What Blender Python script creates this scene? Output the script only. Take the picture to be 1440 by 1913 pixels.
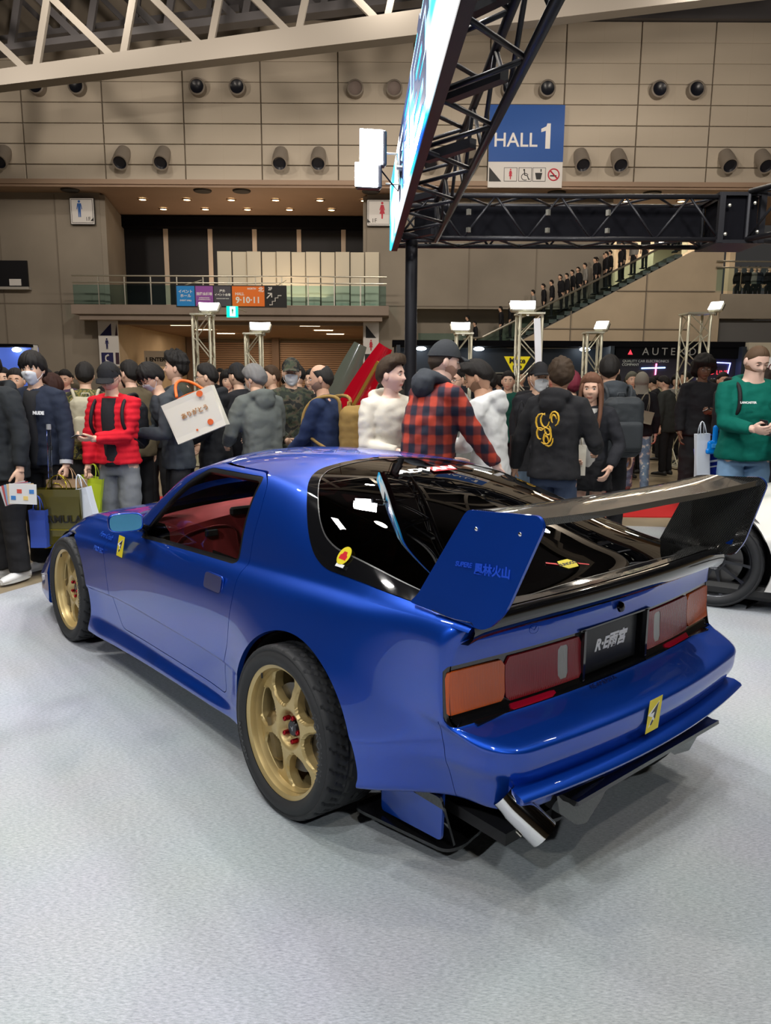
import bpy, bmesh, math, random
import numpy as np
from mathutils import Vector, Matrix
random.seed(7); np.random.seed(7)
for _o in list(bpy.data.objects): bpy.data.objects.remove(_o)
SC = bpy.context.scene; COL = SC.collection
PI = math.pi; R = math.radians

# ---------------------------------------------------------------- camera
CAM = np.array([-2.2222, 2.2549, 1.5904])
YAW, PITCH, ROLL, FOC = R(-40.127), R(9.996), R(.308), 1415.0      # focal length in pixels of a 1440 x 1913 picture
DIR = np.array([math.cos(YAW)*math.cos(PITCH), math.sin(YAW)*math.cos(PITCH), -math.sin(PITCH)])
RGT = np.array([math.sin(YAW), -math.cos(YAW), 0.0]); UPV = np.cross(RGT, DIR)
RGT, UPV = math.cos(ROLL)*RGT+math.sin(ROLL)*UPV, -math.sin(ROLL)*RGT+math.cos(ROLL)*UPV
cd = bpy.data.cameras.new('camera'); cam = bpy.data.objects.new('camera', cd); COL.objects.link(cam)
cd.sensor_fit = 'VERTICAL'; cd.sensor_height = 36.0; cd.lens = 36.0*FOC/1913.0; cd.clip_start = .05; cd.clip_end = 300
M3 = Matrix(((RGT[0], UPV[0], -DIR[0]), (RGT[1], UPV[1], -DIR[1]), (RGT[2], UPV[2], -DIR[2])))
cam.matrix_world = Matrix.Translation(Vector(CAM)) @ M3.to_4x4()
SC.camera = cam
HF = np.array([math.cos(YAW), math.sin(YAW), 0.0]); HR = np.array([math.sin(YAW), -math.cos(YAW), 0.0])
def hall(s, d, z=0.0):            # hall coordinates: s metres to the right of, d metres in front of the photographer
    p = CAM*[1, 1, 0] + HR*s + HF*d
    return Vector((p[0], p[1], z))
HROT = YAW - PI/2                 # object rotation whose local +y points deeper into the hall, +x to the right

# ---------------------------------------------------------------- world, exposure, lights
SC.view_settings.view_transform = 'Standard'; SC.view_settings.look = 'None'
SC.view_settings.gamma = 1; SC.view_settings.use_curve_mapping = False; SC.view_settings.exposure = 0.0
w = bpy.data.worlds.new('world'); SC.world = w; w.use_nodes = True
w.node_tree.nodes['Background'].inputs[0].default_value = (.10, .095, .09, 1); w.node_tree.nodes['Background'].inputs[1].default_value = .35
def area(name, loc, target, size, power, col=(1, 1, 1), sy=None, spread=180):
    l = bpy.data.lights.new(name, 'AREA'); l.energy = power; l.color = col; l.size = size; l.spread = R(spread)
    if sy: l.shape = 'RECTANGLE'; l.size_y = sy
    o = bpy.data.objects.new(name, l); COL.objects.link(o); o.location = loc
    o.rotation_euler = (Vector(target)-Vector(loc)).to_track_quat('-Z', 'Y').to_euler(); return o
def spot(name, loc, target, power, ang=60, blend=.6, size=.12, col=(1, 1, 1)):
    l = bpy.data.lights.new(name, 'SPOT'); l.energy = power; l.color = col; l.spot_size = R(ang); l.spot_blend = blend; l.shadow_soft_size = size
    o = bpy.data.objects.new(name, l); COL.objects.link(o); o.location = loc
    o.rotation_euler = (Vector(target)-Vector(loc)).to_track_quat('-Z', 'Y').to_euler(); return o
# stand lights on the trusses, high-bay lamps of the hall, added fills for wall and crowd
area('flood_light', hall(-.12, 4.95, 2.98), (-.6, 1.6, 0), .22, 45, (1, .98, 1), spread=150)
for _x, _y in ((-2.3, 1.2), (-.6, -1.6), (2.4, 1.7), (2.2, -1.8), (-1.6, 3.4), (4.6, .2)): area('rig_light', (_x, _y, 6.2), (_x*.9, _y*.9, 0), .30, 56, (1, 1, 1)).data.shape = 'DISK'
area('stand_light_a', hall(-3.2, -1.2, 4.4), (-.2, .9, .5), .22, 85, (.97, .98, 1)).data.shape = 'DISK'
area('stand_light_b', hall(1.6, -2.6, 4.6), (-.8, .2, .5), .22, 70, (.96, .98, 1)).data.shape = 'DISK'
for _s, _d in ((-10, 14), (0, 16), (10, 14), (-10, 26), (0, 27), (11, 27), (-9, 3), (9, 3), (0, -10)):
    area('high_bay', hall(_s, _d, 15.5), hall(_s, _d, 0), .55, 430, (1, .90, .77)).data.shape = 'DISK'
for _s in (-14, -5, 5, 14): area('wall_fill', hall(_s, 22, 12), hall(_s, 36, 12.5), .7, 520, (1, .88, .75))  # unseen area lamps added in mid-hall to lift the panelled wall
area('passage_light', hall(-7, 44, 4.0), hall(-7, 44, 0), 8, 420, (1, .75, .5), sy=8)
area('soffit_light', hall(-7, 40, 5.4), hall(-7, 40, 10), 11, 230, (1, .72, .48), sy=3)
area('concourse_light', hall(14, 42, 9.6), hall(14, 42, 5), 8, 650, (1, .85, .65), sy=4)
for _s in (-3, 0, 3): area('crowd_fill', hall(_s, 4.2, 4.6), hall(_s, 7.6, 1.2), .5, 75, (1, .97, .92))  # added front fill that brightens the visitors, no fixture of the stand

# ---------------------------------------------------------------- materials
MATS = {}
def mat(name, col=(.5, .5, .5), rough=.5, metal=0.0, coat=0.0, spec=.5, emit=None, es=1.0, alpha=1.0, bump=None, noise=None, sheen=0, trans=0, ior=1.45):
    if name in MATS: return MATS[name]
    m = bpy.data.materials.new(name); m.use_nodes = True; nt = m.node_tree; b = nt.nodes['Principled BSDF']
    b.inputs['Base Color'].default_value = (*col, 1); b.inputs['Roughness'].default_value = rough; b.inputs['Metallic'].default_value = metal
    b.inputs['Coat Weight'].default_value = coat; b.inputs['Coat Roughness'].default_value = .03; b.inputs['Specular IOR Level'].default_value = spec
    b.inputs['IOR'].default_value = ior
    if sheen: b.inputs['Sheen Weight'].default_value = sheen
    if trans: b.inputs['Transmission Weight'].default_value = trans
    if emit: b.inputs['Emission Color'].default_value = (*emit, 1); b.inputs['Emission Strength'].default_value = es
    if alpha < 1: b.inputs['Alpha'].default_value = alpha
    tc = None
    if noise:      # (scale, amount, detail) colour variation
        tc = nt.nodes.new('ShaderNodeTexCoord'); n = nt.nodes.new('ShaderNodeTexNoise'); n.inputs['Scale'].default_value = noise[0]; n.inputs['Detail'].default_value = noise[2] if len(noise) > 2 else 4
        nt.links.new(tc.outputs['Object'], n.inputs['Vector'])
        mr = nt.nodes.new('ShaderNodeMapRange'); mr.inputs[3].default_value = 1-noise[1]; mr.inputs[4].default_value = 1+noise[1]; mr.inputs[1].default_value = .25; mr.inputs[2].default_value = .75
        nt.links.new(n.outputs['Fac'], mr.inputs[0])
        vm = nt.nodes.new('ShaderNodeVectorMath'); vm.operation = 'SCALE'; vm.inputs[0].default_value = col
        nt.links.new(mr.outputs[0], vm.inputs['Scale']); nt.links.new(vm.outputs[0], b.inputs['Base Color'])
    if bump:       # (scale, strength, distance)
        tc = tc or nt.nodes.new('ShaderNodeTexCoord'); n = nt.nodes.new('ShaderNodeTexNoise'); n.inputs['Scale'].default_value = bump[0]; n.inputs['Detail'].default_value = 5
        nt.links.new(tc.outputs['Object'], n.inputs['Vector'])
        bp = nt.nodes.new('ShaderNodeBump'); bp.inputs['Strength'].default_value = bump[1]; bp.inputs['Distance'].default_value = bump[2]
        nt.links.new(n.outputs['Fac'], bp.inputs['Height']); nt.links.new(bp.outputs[0], b.inputs['Normal'])
    MATS[name] = m; return m
def glassmat(name, tint, ior=1.5, rough=0.0, fr=1.0):      # thin sheet of tinted glass: mirror reflection over a tinted see-through
    if name in MATS: return MATS[name]
    m = bpy.data.materials.new(name); m.use_nodes = True; nt = m.node_tree; nt.nodes.remove(nt.nodes['Principled BSDF'])
    out = nt.nodes['Material Output']; g = nt.nodes.new('ShaderNodeBsdfGlossy'); g.inputs['Roughness'].default_value = rough
    g.inputs['Color'].default_value = (fr, fr, fr, 1)
    t = nt.nodes.new('ShaderNodeBsdfTransparent'); t.inputs['Color'].default_value = (*tint, 1)
    f = nt.nodes.new('ShaderNodeFresnel'); f.inputs['IOR'].default_value = ior; mx = nt.nodes.new('ShaderNodeMixShader')
    nt.links.new(f.outputs[0], mx.inputs[0]); nt.links.new(t.outputs[0], mx.inputs[1]); nt.links.new(g.outputs[0], mx.inputs[2]); nt.links.new(mx.outputs[0], out.inputs[0])
    MATS[name] = m; return m

# ---------------------------------------------------------------- objects
def link(name, me, parent=None, mats=(), label=None, cat=None, group=None, kind=None):
    o = bpy.data.objects.new(name, me); COL.objects.link(o)
    for m in mats: me.materials.append(m)
    if parent is not None: o.parent = parent
    return tag(o, label, cat, group, kind)
def tag(o, label=None, cat=None, group=None, kind=None):
    if label: o['label'] = label
    if cat: o['category'] = cat
    if group: o['group'] = group
    if kind: o['kind'] = kind
    return o
def thing(name, label, cat, loc=(0, 0, 0), rz=0, group=None):
    o = bpy.data.objects.new(name, None); COL.objects.link(o); o.location = loc; o.rotation_euler = (0, 0, rz); o.empty_display_size = .1
    return tag(o, label, cat, group)
def kids(o): return [c for c in bpy.data.objects if c.parent == o]
def copy_tree(o, parent=None, idx=None):
    if idx is None:
        idx = {}
        for c in bpy.data.objects:
            if c.parent: idx.setdefault(c.parent.name, []).append(c)
    c = o.copy(); COL.objects.link(c)
    if parent is not None: c.parent = parent
    for ch in idx.get(o.name, []): copy_tree(ch, c, idx)
    return c
class MB:
    """a small mesh collector"""
    def __init__(s): s.v = []; s.f = []; s.m = []
    def add(s, v, f, m=0):
        n = len(s.v); s.v += [tuple(p) for p in v]; s.f += [tuple(i+n for i in q) for q in f]; s.m += [m]*len(f); return s
    def box(s, c, d, m=0, rot=None, bev=0):
        hx, hy, hz = d[0]/2, d[1]/2, d[2]/2
        if bev:
            b = min(bev, hx*.9, hy*.9, hz*.9); v = []
            for sx in (-1, 1):
                for sy in (-1, 1):
                    for sz in (-1, 1):
                        v += [(sx*(hx-b), sy*(hy-b), sz*hz), (sx*hx, sy*(hy-b), sz*(hz-b)), (sx*(hx-b), sy*hy, sz*(hz-b))]
            I = lambda x, y, z, k: ((x*2+y)*2+z)*3+k
            f = []
            for z in (0, 1): f.append([I(0, 0, z, 0), I(1, 0, z, 0), I(1, 1, z, 0), I(0, 1, z, 0)][::1 if z else -1])
            for x in (0, 1): f.append([I(x, 0, 0, 1), I(x, 1, 0, 1), I(x, 1, 1, 1), I(x, 0, 1, 1)][::1 if x else -1])
            for y in (0, 1): f.append([I(0, y, 0, 2), I(1, y, 0, 2), I(1, y, 1, 2), I(0, y, 1, 2)][::-1 if y else 1])
            for x in (0, 1):
                for y in (0, 1): f.append([I(x, y, 0, 1), I(x, y, 1, 1), I(x, y, 1, 2), I(x, y, 0, 2)][::1 if x != y else -1] if 0 else [I(x, y, 0, 1), I(x, y, 0, 2), I(x, y, 1, 2), I(x, y, 1, 1)][::1 if x == y else -1])
                for z in (0, 1): f.append([I(x, 0, z, 0), I(x, 1, z, 0), I(x, 1, z, 1), I(x, 0, z, 1)][::1 if x != z else -1])
            for y in (0, 1):
                for z in (0, 1): f.append([I(0, y, z, 0), I(1, y, z, 0), I(1, y, z, 2), I(0, y, z, 2)][::1 if y == z else -1])
            for x in (0, 1):
                for y in (0, 1):
                    for z in (0, 1): f.append([I(x, y, z, 0), I(x, y, z, 1), I(x, y, z, 2)][::1 if (x+y+z) % 2 else -1])
        else:
            v = [(x*hx, y*hy, z*hz) for x in (-1, 1) for y in (-1, 1) for z in (-1, 1)]
            f = [(0, 1, 3, 2), (4, 6, 7, 5), (0, 4, 5, 1), (2, 3, 7, 6), (0, 2, 6, 4), (1, 5, 7, 3)]
        v = np.array(v)
        if rot is not None: v = v @ np.array(rot.to_3x3()).T
        return s.add(v+np.array(c, float), f, m)
    def prism(s, poly, h0, h1, m=0, T=None):      # polygon (x, y) extruded from z=h0 to h1, then moved by T
        n = len(poly); v = [(x, y, h0) for x, y in poly]+[(x, y, h1) for x, y in poly]
        f = [tuple(range(n))[::-1], tuple(range(n, 2*n))]+[(i, (i+1) % n, n+(i+1) % n, n+i) for i in range(n)]
        if T is not None: v = [T @ Vector(p) for p in v]
        return s.add(v, f, m)
    def tube(s, pts, rad, n=8, m=0, cap=True, closed=False):
        P = np.array([tuple(p) for p in pts], float); k = len(P); rr = np.full(k, rad) if np.isscalar(rad) else np.array(rad, float)
        Tn = np.gradient(P, axis=0)
        if closed: Tn = np.roll(P, -1, 0)-np.roll(P, 1, 0)
        Tn /= np.linalg.norm(Tn, axis=1)[:, None]+1e-12
        a = np.array([0, 0, 1.0]) if abs(Tn[0][2]) < .9 else np.array([1.0, 0, 0])
        U = np.cross(Tn[0], a); U /= np.linalg.norm(U); v = []
        for i in range(k):
            U = U-Tn[i]*(U @ Tn[i]); U /= np.linalg.norm(U); W = np.cross(Tn[i], U)
            for j in range(n):
                t = 2*PI*j/n; v.append(P[i]+rr[i]*(math.cos(t)*U+math.sin(t)*W))
        f = [(i*n+j, i*n+(j+1) % n, (i+1)*n+(j+1) % n, (i+1)*n+j) for i in range(k-1) for j in range(n)]
        if closed: f += [((k-1)*n+j, (k-1)*n+(j+1) % n, (j+1) % n, j) for j in range(n)]
        elif cap: f += [tuple(range(n))[::-1], tuple((k-1)*n+j for j in range(n))]
        return s.add(v, f, m)
    def cyl(s, a, b, r, n=12, m=0, r2=None): return s.tube([a, b], [r, r if r2 is None else r2], n, m)
    def lathe(s, prof, n=32, m=0, T=None, a0=0, a1=2*PI):   # profile of (radius, z) turned about z
        full = abs(a1-a0-2*PI) < 1e-6; k = len(prof); v = []; na = n if full else n+1
        for j in range(na):
            t = a0+(a1-a0)*j/n
            for r, z in prof: v.append((r*math.cos(t), r*math.sin(t), z))
        f = [(j*k+i, ((j+1) % na)*k+i, ((j+1) % na)*k+i+1, j*k+i+1) for j in range(n) for i in range(k-1)]
        if T is not None: v = [T @ Vector(p) for p in v]
        return s.add(v, f, m)
    def ell(s, c, r, m=0, n=12, k=8, rot=None):
        v = [(0, 0, -1)]+[(math.cos(2*PI*j/n)*math.sin(PI*i/k), math.sin(2*PI*j/n)*math.sin(PI*i/k), -math.cos(PI*i/k)) for i in range(1, k) for j in range(n)]+[(0, 0, 1)]
        f = [(0, 1+(j+1) % n, 1+j) for j in range(n)]+[(1+i*n+j, 1+i*n+(j+1) % n, 1+(i+1)*n+(j+1) % n, 1+(i+1)*n+j) for i in range(k-2) for j in range(n)]
        L = len(v)-1; f += [(L, 1+(k-2)*n+j, 1+(k-2)*n+(j+1) % n) for j in range(n)]
        v = np.array(v)*np.array(r)
        if rot is not None: v = v @ np.array(rot.to_3x3()).T
        return s.add(v+np.array(c, float), f, m)
    def grid(s, P, m=0, flip=False):      # P: (rows, cols, 3)
        P = np.array(P); a, b = P.shape[:2]
        f = [(i*b+j, i*b+j+1, (i+1)*b+j+1, (i+1)*b+j) for i in range(a-1) for j in range(b-1)]
        if flip: f = [q[::-1] for q in f]
        return s.add(P.reshape(-1, 3), f, m)
    def move(s, T):
        A = np.array(T); v = np.array(s.v, float); s.v = [tuple(p) for p in v @ A[:3, :3].T+A[:3, 3]]; return s
    def merge(s, o, T=None, m=0):
        v = np.array(o.v, float)
        if T is not None: A = np.array(T); v = v @ A[:3, :3].T+A[:3, 3]
        n = len(s.v); s.v += [tuple(p) for p in v]; s.f += [tuple(i+n for i in q) for q in o.f]; s.m += [k+m for k in o.m]; return s
    def mesh(s, name, smooth=False):
        me = bpy.data.meshes.new(name); me.from_pydata(s.v, [], s.f)
        me.polygons.foreach_set('material_index', s.m)
        if smooth is True: me.shade_smooth()
        elif smooth:
            me.shade_smooth(); me.set_sharp_from_angle(angle=R(smooth))
        me.update(); return me
    def build(s, name, mats, parent=None, smooth=False, **k):
        if not isinstance(mats, (list, tuple)): mats = [mats]
        return link(name, s.mesh(name, smooth), parent, mats, **k)
def textmesh(txt, size, depth=.002, bold=0.0, shear=0.0, align='CENTER', spacing=1.0):
    c = bpy.data.curves.new('lettering', 'FONT'); c.body = txt; c.size = size; c.extrude = depth; c.align_x = align; c.align_y = 'CENTER'
    c.offset = bold; c.shear = shear; c.space_character = spacing; c.resolution_u = 3
    o = bpy.data.objects.new('tmp', c); COL.objects.link(o); dg = bpy.context.evaluated_depsgraph_get()
    me = bpy.data.meshes.new_from_object(o.evaluated_get(dg)); bpy.data.objects.remove(o); bpy.data.curves.remove(c); return me
def text_on(txt, size, T, m, name='lettering', parent=None, **k):   # T maps the (x right, y up, z out) text plane into the parent's space
    me = textmesh(txt, size, **k); me.materials.clear(); me.transform(T); return link(name, me, parent, [m])
def frame(o, x, y):                      # matrix from origin, x axis, y axis
    x = Vector(x).normalized(); z = x.cross(Vector(y)).normalized(); y = z.cross(x); M = Matrix((x, y, z)).transposed().to_4x4(); M.translation = Vector(o); return M
def remesh(mb, vox, smooth=0, name='body', it=0):        # fuse overlapping volumes into one continuous surface
    me = mb.mesh('tmp'); o = bpy.data.objects.new('tmp', me); COL.objects.link(o)
    md = o.modifiers.new('r', 'REMESH'); md.mode = 'VOXEL'; md.voxel_size = vox
    if smooth: s = o.modifiers.new('s', 'SMOOTH'); s.factor = .5; s.iterations = smooth
    dg = bpy.context.evaluated_depsgraph_get(); r = bpy.data.meshes.new_from_object(o.evaluated_get(dg)); bpy.data.objects.remove(o); bpy.data.meshes.remove(me)
    r.name = name; r.materials.clear(); r.shade_smooth(); return r
def chaikin(P, n=2):
    P = [np.array(p, float) for p in P]
    for _ in range(n): P = [P[0]]+[q for a, b in zip(P[:-1], P[1:]) for q in (a*.75+b*.25, a*.25+b*.75)]+[P[-1]]
    return P
def car_paint():
    m = mat('blue_metallic_paint', (.0005, .060, .46), .40, metal=.72, coat=1.0, spec=.6)
    m.node_tree.nodes['Principled BSDF'].inputs['Coat Roughness'].default_value = .015
    m.node_tree.nodes['Principled BSDF'].inputs['Coat IOR'].default_value = 1.62
    return m
STL = [(0.5, 0.35), (0.263, 0.332), (0.209, 0.304), (0.256, 0.254), (0.338, 0.196), (0.396, 0.216), (0.482, 0.287)]
STR = [(-0.133, 0.294), (-0.402, 0.31), (-0.298, 0.236), (-0.193, 0.254)]
# ================================================================ the blue sports car
# car frame = world frame: +x is the car's nose, +y its left side, the rear axle stands over the origin
def pchip(xk, yk):
    xk = np.array(xk, float); yk = np.array(yk, float); h = np.diff(xk); dl = np.diff(yk)/h; m = np.zeros(len(xk))
    for i in range(1, len(xk)-1):
        if dl[i-1]*dl[i] > 0: w1 = 2*h[i]+h[i-1]; w2 = h[i]+2*h[i-1]; m[i] = (w1+w2)/(w1/dl[i-1]+w2/dl[i])
    m[0] = dl[0]; m[-1] = dl[-1]
    def f(x):
        x = np.clip(np.asarray(x, float), xk[0], xk[-1]); i = np.clip(np.searchsorted(xk, x)-1, 0, len(xk)-2); t = (x-xk[i])/h[i]
        return (2*t**3-3*t**2+1)*yk[i]+(t**3-2*t**2+t)*h[i]*m[i]+(-2*t**3+3*t**2)*yk[i+1]+(t**3-t**2)*h[i]*m[i+1]
    return f
def K(*p): return pchip([a for a, b in p], [b for a, b in p])
def basis(n, ts):
    B = np.zeros((len(ts), n))
    for r_, t in enumerate(ts):
        i = min(int(t), n-2); u = t-i
        w4 = [(1-u)**3/6, (3*u**3-6*u**2+4)/6, (-3*u**3+3*u**2+3*u+1)/6, u**3/6]
        for k, c in zip(range(i-1, i+3), w4):
            if k < 0: B[r_, 0] += 2*c; B[r_, 1] -= c
            elif k >= n: B[r_, n-1] += 2*c; B[r_, n-2] -= c
            else: B[r_, k] += c
    return B
def sharpen(P, amt=.8):                  # pull the spline's net outwards so that the surface nearly meets the points
    for _ in range(2):
        for ax in (0, 1):
            n = P.shape[ax]; B = basis(n, np.arange(n)*1.0); Q = np.moveaxis(P, ax, 0); D = Q-np.tensordot(B, Q, 1); P = np.moveaxis(Q+amt*.5*D, 0, ax)
    return P
def surf(P, su, sv):
    """tensor cubic B-spline over net P (rows, cols, 3); su, sv subdivisions per span"""
    P = sharpen(P)
    tv = np.linspace(0, P.shape[0]-1, (P.shape[0]-1)*sv+1); tu = np.linspace(0, P.shape[1]-1, (P.shape[1]-1)*su+1)
    S = np.einsum('ai,bj,ijk->abk', basis(P.shape[0], tv), basis(P.shape[1], tu), P)
    du = np.gradient(S, axis=1); dv = np.gradient(S, axis=0); N = np.cross(du, dv); N /= np.linalg.norm(N, axis=2)[..., None]+1e-12
    return S, N
class Patch:
    """vertices with carried normals that can be cut along level lines of a scalar field"""
    def __init__(s, V, N, F): s.V = V; s.N = N; s.F = F
    @staticmethod
    def grid(S, N, flip):
        a, b = S.shape[:2]; I = np.arange(a*b).reshape(a, b)
        F = np.stack([I[:-1, :-1], I[:-1, 1:], I[1:, 1:], I[1:, :-1]], -1).reshape(-1, 4)
        if flip: F = F[:, ::-1]
        N = N.copy()
        return Patch(S.reshape(-1, 3), (-N if flip else N).reshape(-1, 3), [tuple(q) for q in F.tolist()])
    def cut(s, fld):                     # -> (part where field > 0, part where field < 0)
        V = s.V; val = fld(V); val = np.where(np.abs(val) < 1e-7, 1e-7, val)
        sg = (val > 0).tolist(); vl = val.tolist()
        newV = []; newN = []; emap = {}; n0 = len(V); pos = []; neg = []
        for q in s.F:
            c = sum(sg[i] for i in q)
            if c == len(q): pos.append(q); continue
            if c == 0: neg.append(q); continue
            p = []; m = []
            for k in range(len(q)):
                i = q[k]; j = q[(k+1) % len(q)]
                (p if sg[i] else m).append(i)
                if sg[i] != sg[j]:
                    e = (i, j) if i < j else (j, i)
                    if e not in emap:
                        t = vl[e[0]]/(vl[e[0]]-vl[e[1]]); emap[e] = n0+len(newV)
                        newV.append(V[e[0]]*(1-t)+V[e[1]]*t); newN.append(s.N[e[0]]*(1-t)+s.N[e[1]]*t)
                    p.append(emap[e]); m.append(emap[e])
            if len(p) > 2: pos.append(tuple(p))
            if len(m) > 2: neg.append(tuple(m))
        V2 = np.vstack([V, newV]) if newV else V; N2 = np.vstack([s.N, newN]) if newN else s.N
        return Patch(V2, N2, pos).clean(), Patch(V2, N2, neg).clean()
    def clean(s):
        if not s.F: return Patch(np.zeros((0, 3)), np.zeros((0, 3)), [])
        u = np.unique(np.concatenate([np.array(q) for q in s.F])); mp = np.full(len(s.V), -1); mp[u] = np.arange(len(u)); ml = mp.tolist()
        return Patch(s.V[u], s.N[u], [tuple(ml[i] for i in q) for q in s.F])
    def flip(s): return Patch(s.V*[1, -1, 1], s.N*[1, -1, 1], [q[::-1] for q in s.F])
    def offset(s, d): return Patch(s.V+s.N/np.linalg.norm(s.N, axis=1)[:, None]*d, s.N, s.F)
    def rim(s, depth, dirv=None):        # fold the open edges inwards by depth
        cnt = {}
        for q in s.F:
            for k in range(len(q)):
                a, b = q[k], q[(k+1) % len(q)]; cnt[(a, b)] = cnt.get((a, b), 0)+1
        bd = [(a, b) for (a, b) in cnt if (b, a) not in cnt]
        ids = sorted({i for e in bd for i in e}); mp = {}; n = len(s.V)
        V = [tuple(p) for p in s.V]; nn = s.N/(np.linalg.norm(s.N, axis=1)[:, None]+1e-9)
        for k, i in enumerate(ids): mp[i] = n+k; V.append(tuple(s.V[i]-nn[i]*depth if dirv is None else s.V[i]+np.array(dirv)*depth))
        return V, [(b, a, mp[a], mp[b]) for a, b in bd]
    def build(s, name, m, parent, rim=0, mirror=True, **k):
        if mirror: sides = (1, -1)
        else: sides = (1,)
        V = []; F = []; NL = []; rimf = []
        if rim: RV, RF = s.rim(rim)
        else: RV, RF = s.V, []
        for sd in sides:
            o = len(V); V += [(p[0], p[1]*sd, p[2]) for p in RV]
            N = [(q[0], q[1]*sd, q[2]) for q in s.N]
            for q in s.F: F.append(tuple(i+o for i in (q if sd > 0 else q[::-1])))
            NL += N+[(0, 0, 0)]*(len(RV)-len(N))
            rimf += [tuple(i+o for i in (q if sd > 0 else q[::-1])) for q in RF]
        nf = len(F)
        if rim:                             # rim faces use their own vertices, so that the skin keeps its clean normals
            used = sorted({i for q in rimf for i in q}); mp = {i: len(V)+k for k, i in enumerate(used)}
            V += [V[i] for i in used]; NL += [(0, 0, 0)]*len(used); rimf = [tuple(mp[i] for i in q) for q in rimf]
        me = bpy.data.meshes.new(name); me.from_pydata(V, [], F+rimf); me.shade_smooth()
        me.normals_split_custom_set_from_vertices([Vector(q).normalized() if any(q) else Vector((0, 0, 0)) for q in NL])
        return link(name, me, parent, [m], **k)
def poly_field(pts, ax, rnd=0.0):        # signed distance to a polygon (inside > 0) in two of the coordinates
    P = np.array(pts, float); Q = np.roll(P, -1, 0)
    def f(V):
        X = V[:, list(ax)]; d = np.full(len(X), 1e9); ins = np.zeros(len(X), bool)
        for a, b in zip(P, Q):
            e = b-a; t = np.clip(((X-a) @ e)/(e @ e+1e-12), 0, 1); d = np.minimum(d, np.linalg.norm(X-(a+t[:, None]*e), axis=1))
            c = ((a[1] > X[:, 1]) != (b[1] > X[:, 1])); xi = (b[0]-a[0])*(X[:, 1]-a[1])/((b[1]-a[1]) if abs(b[1]-a[1]) > 1e-12 else 1e-12)+a[0]
            ins ^= c & (X[:, 0] < xi)
        return np.where(ins, d, -d)+rnd
    return f
def smooth_poly(pts, n=6, r=.25):        # round the corners of a polygon
    P = [np.array(p, float) for p in pts]; out = []
    for i in range(len(P)):
        a, b, c = P[i-1], P[i], P[(i+1) % len(P)]
        rr = min(r, .45*np.linalg.norm(a-b), .45*np.linalg.norm(c-b)); p = b+(a-b)/np.linalg.norm(a-b)*rr; q = b+(c-b)/np.linalg.norm(c-b)*rr
        for t in np.linspace(0, 1, n): out.append((1-t)**2*p+2*t*(1-t)*b+t*t*q)
    return out

# ---- measured lines of the body, each a function of x
zbot = K((-.9, .32), (-.6, .285), (-.4, .26), (.3, .205), (.5, .19), (1.1, .17), (1.95, .145), (2.9, .15), (3.4, .17))
Wlow = K((-1, .77), (-.75, .795), (-.55, .835), (-.35, .875), (-.15, .90), (.05, .903), (.2, .89), (.33, .865), (.47, .836), (.8, .826), (1.3, .826), (1.7, .833), (1.95, .85), (2.2, .872), (2.45, .88), (2.75, .87), (3.0, .84), (3.2, .76), (3.32, .66), (3.4, .5))
Wmid = K((-1, .765), (-.75, .785), (-.55, .81), (-.35, .842), (-.15, .866), (.05, .868), (.25, .855), (.47, .83), (.8, .82), (1.3, .82), (1.7, .824), (2.0, .84), (2.45, .855), (2.75, .835), (3.0, .79), (3.2, .70), (3.32, .6), (3.4, .45))
Wsho = K((-1, .762), (-.75, .772), (-.5, .785), (-.2, .808), (.1, .812), (.4, .80), (.8, .79), (1.3, .788), (1.7, .79), (2.1, .80), (2.45, .80), (2.75, .77), (3.0, .71), (3.2, .61), (3.32, .5), (3.4, .35))
ybel = K((-1, .735), (-.6, .738), (-.2, .738), (.1, .735), (.5, .728), (1.0, .73), (1.6, .735), (1.9, .722), (2.45, .70), (2.8, .66), (3.1, .58), (3.3, .45), (3.4, .3))
zbel = K((-1, .893), (-.7, .89), (-.4, .882), (0, .868), (.4, .845), (.8, .822), (1.2, .803), (1.6, .787), (2.0, .772), (2.45, .742), (2.8, .645), (3.1, .525), (3.3, .44), (3.4, .40))
yrail = K((-1, .66), (-.8, .645), (-.5, .612), (-.2, .59), (.1, .575), (.5, .57), (.9, .572), (1.2, .585), (1.4, .615), (1.6, .665), (1.72, .695), (1.85, .70), (2.0, .685), (2.45, .64), (2.8, .58), (3.1, .48), (3.4, .25))
zrail = K((-1, .90), (-.8, .905), (-.5, .953), (-.2, 1.035), (.1, 1.112), (.35, 1.158), (.6, 1.178), (.9, 1.18), (1.1, 1.166), (1.3, 1.105), (1.5, .975), (1.66, .85), (1.74, .803), (1.85, .79), (2.0, .788), (2.45, .762), (2.8, .665), (3.1, .54), (3.4, .43))
zcen = K((-1, .90), (-.82, .92), (-.6, .982), (-.3, 1.073), (0, 1.148), (.3, 1.198), (.6, 1.226), (.9, 1.235), (1.2, 1.225), (1.4, 1.188), (1.6, 1.10), (1.8, .985), (1.96, .88), (2.05, .845), (2.2, .83), (2.6, .765), (2.9, .665), (3.2, .54), (3.4, .46))
XS = [-.9, -.82, -.74, -.66, -.55, -.45, -.35, -.25, -.15, -.05, .05, .15, .25, .35, .45, .55, .68, .82, .98, 1.12, 1.24, 1.34, 1.44, 1.54, 1.62, 1.70, 1.78, 1.86, 1.94, 2.02, 2.10, 2.2, 2.32, 2.45, 2.6, 2.75, 2.9, 3.0]
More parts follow.
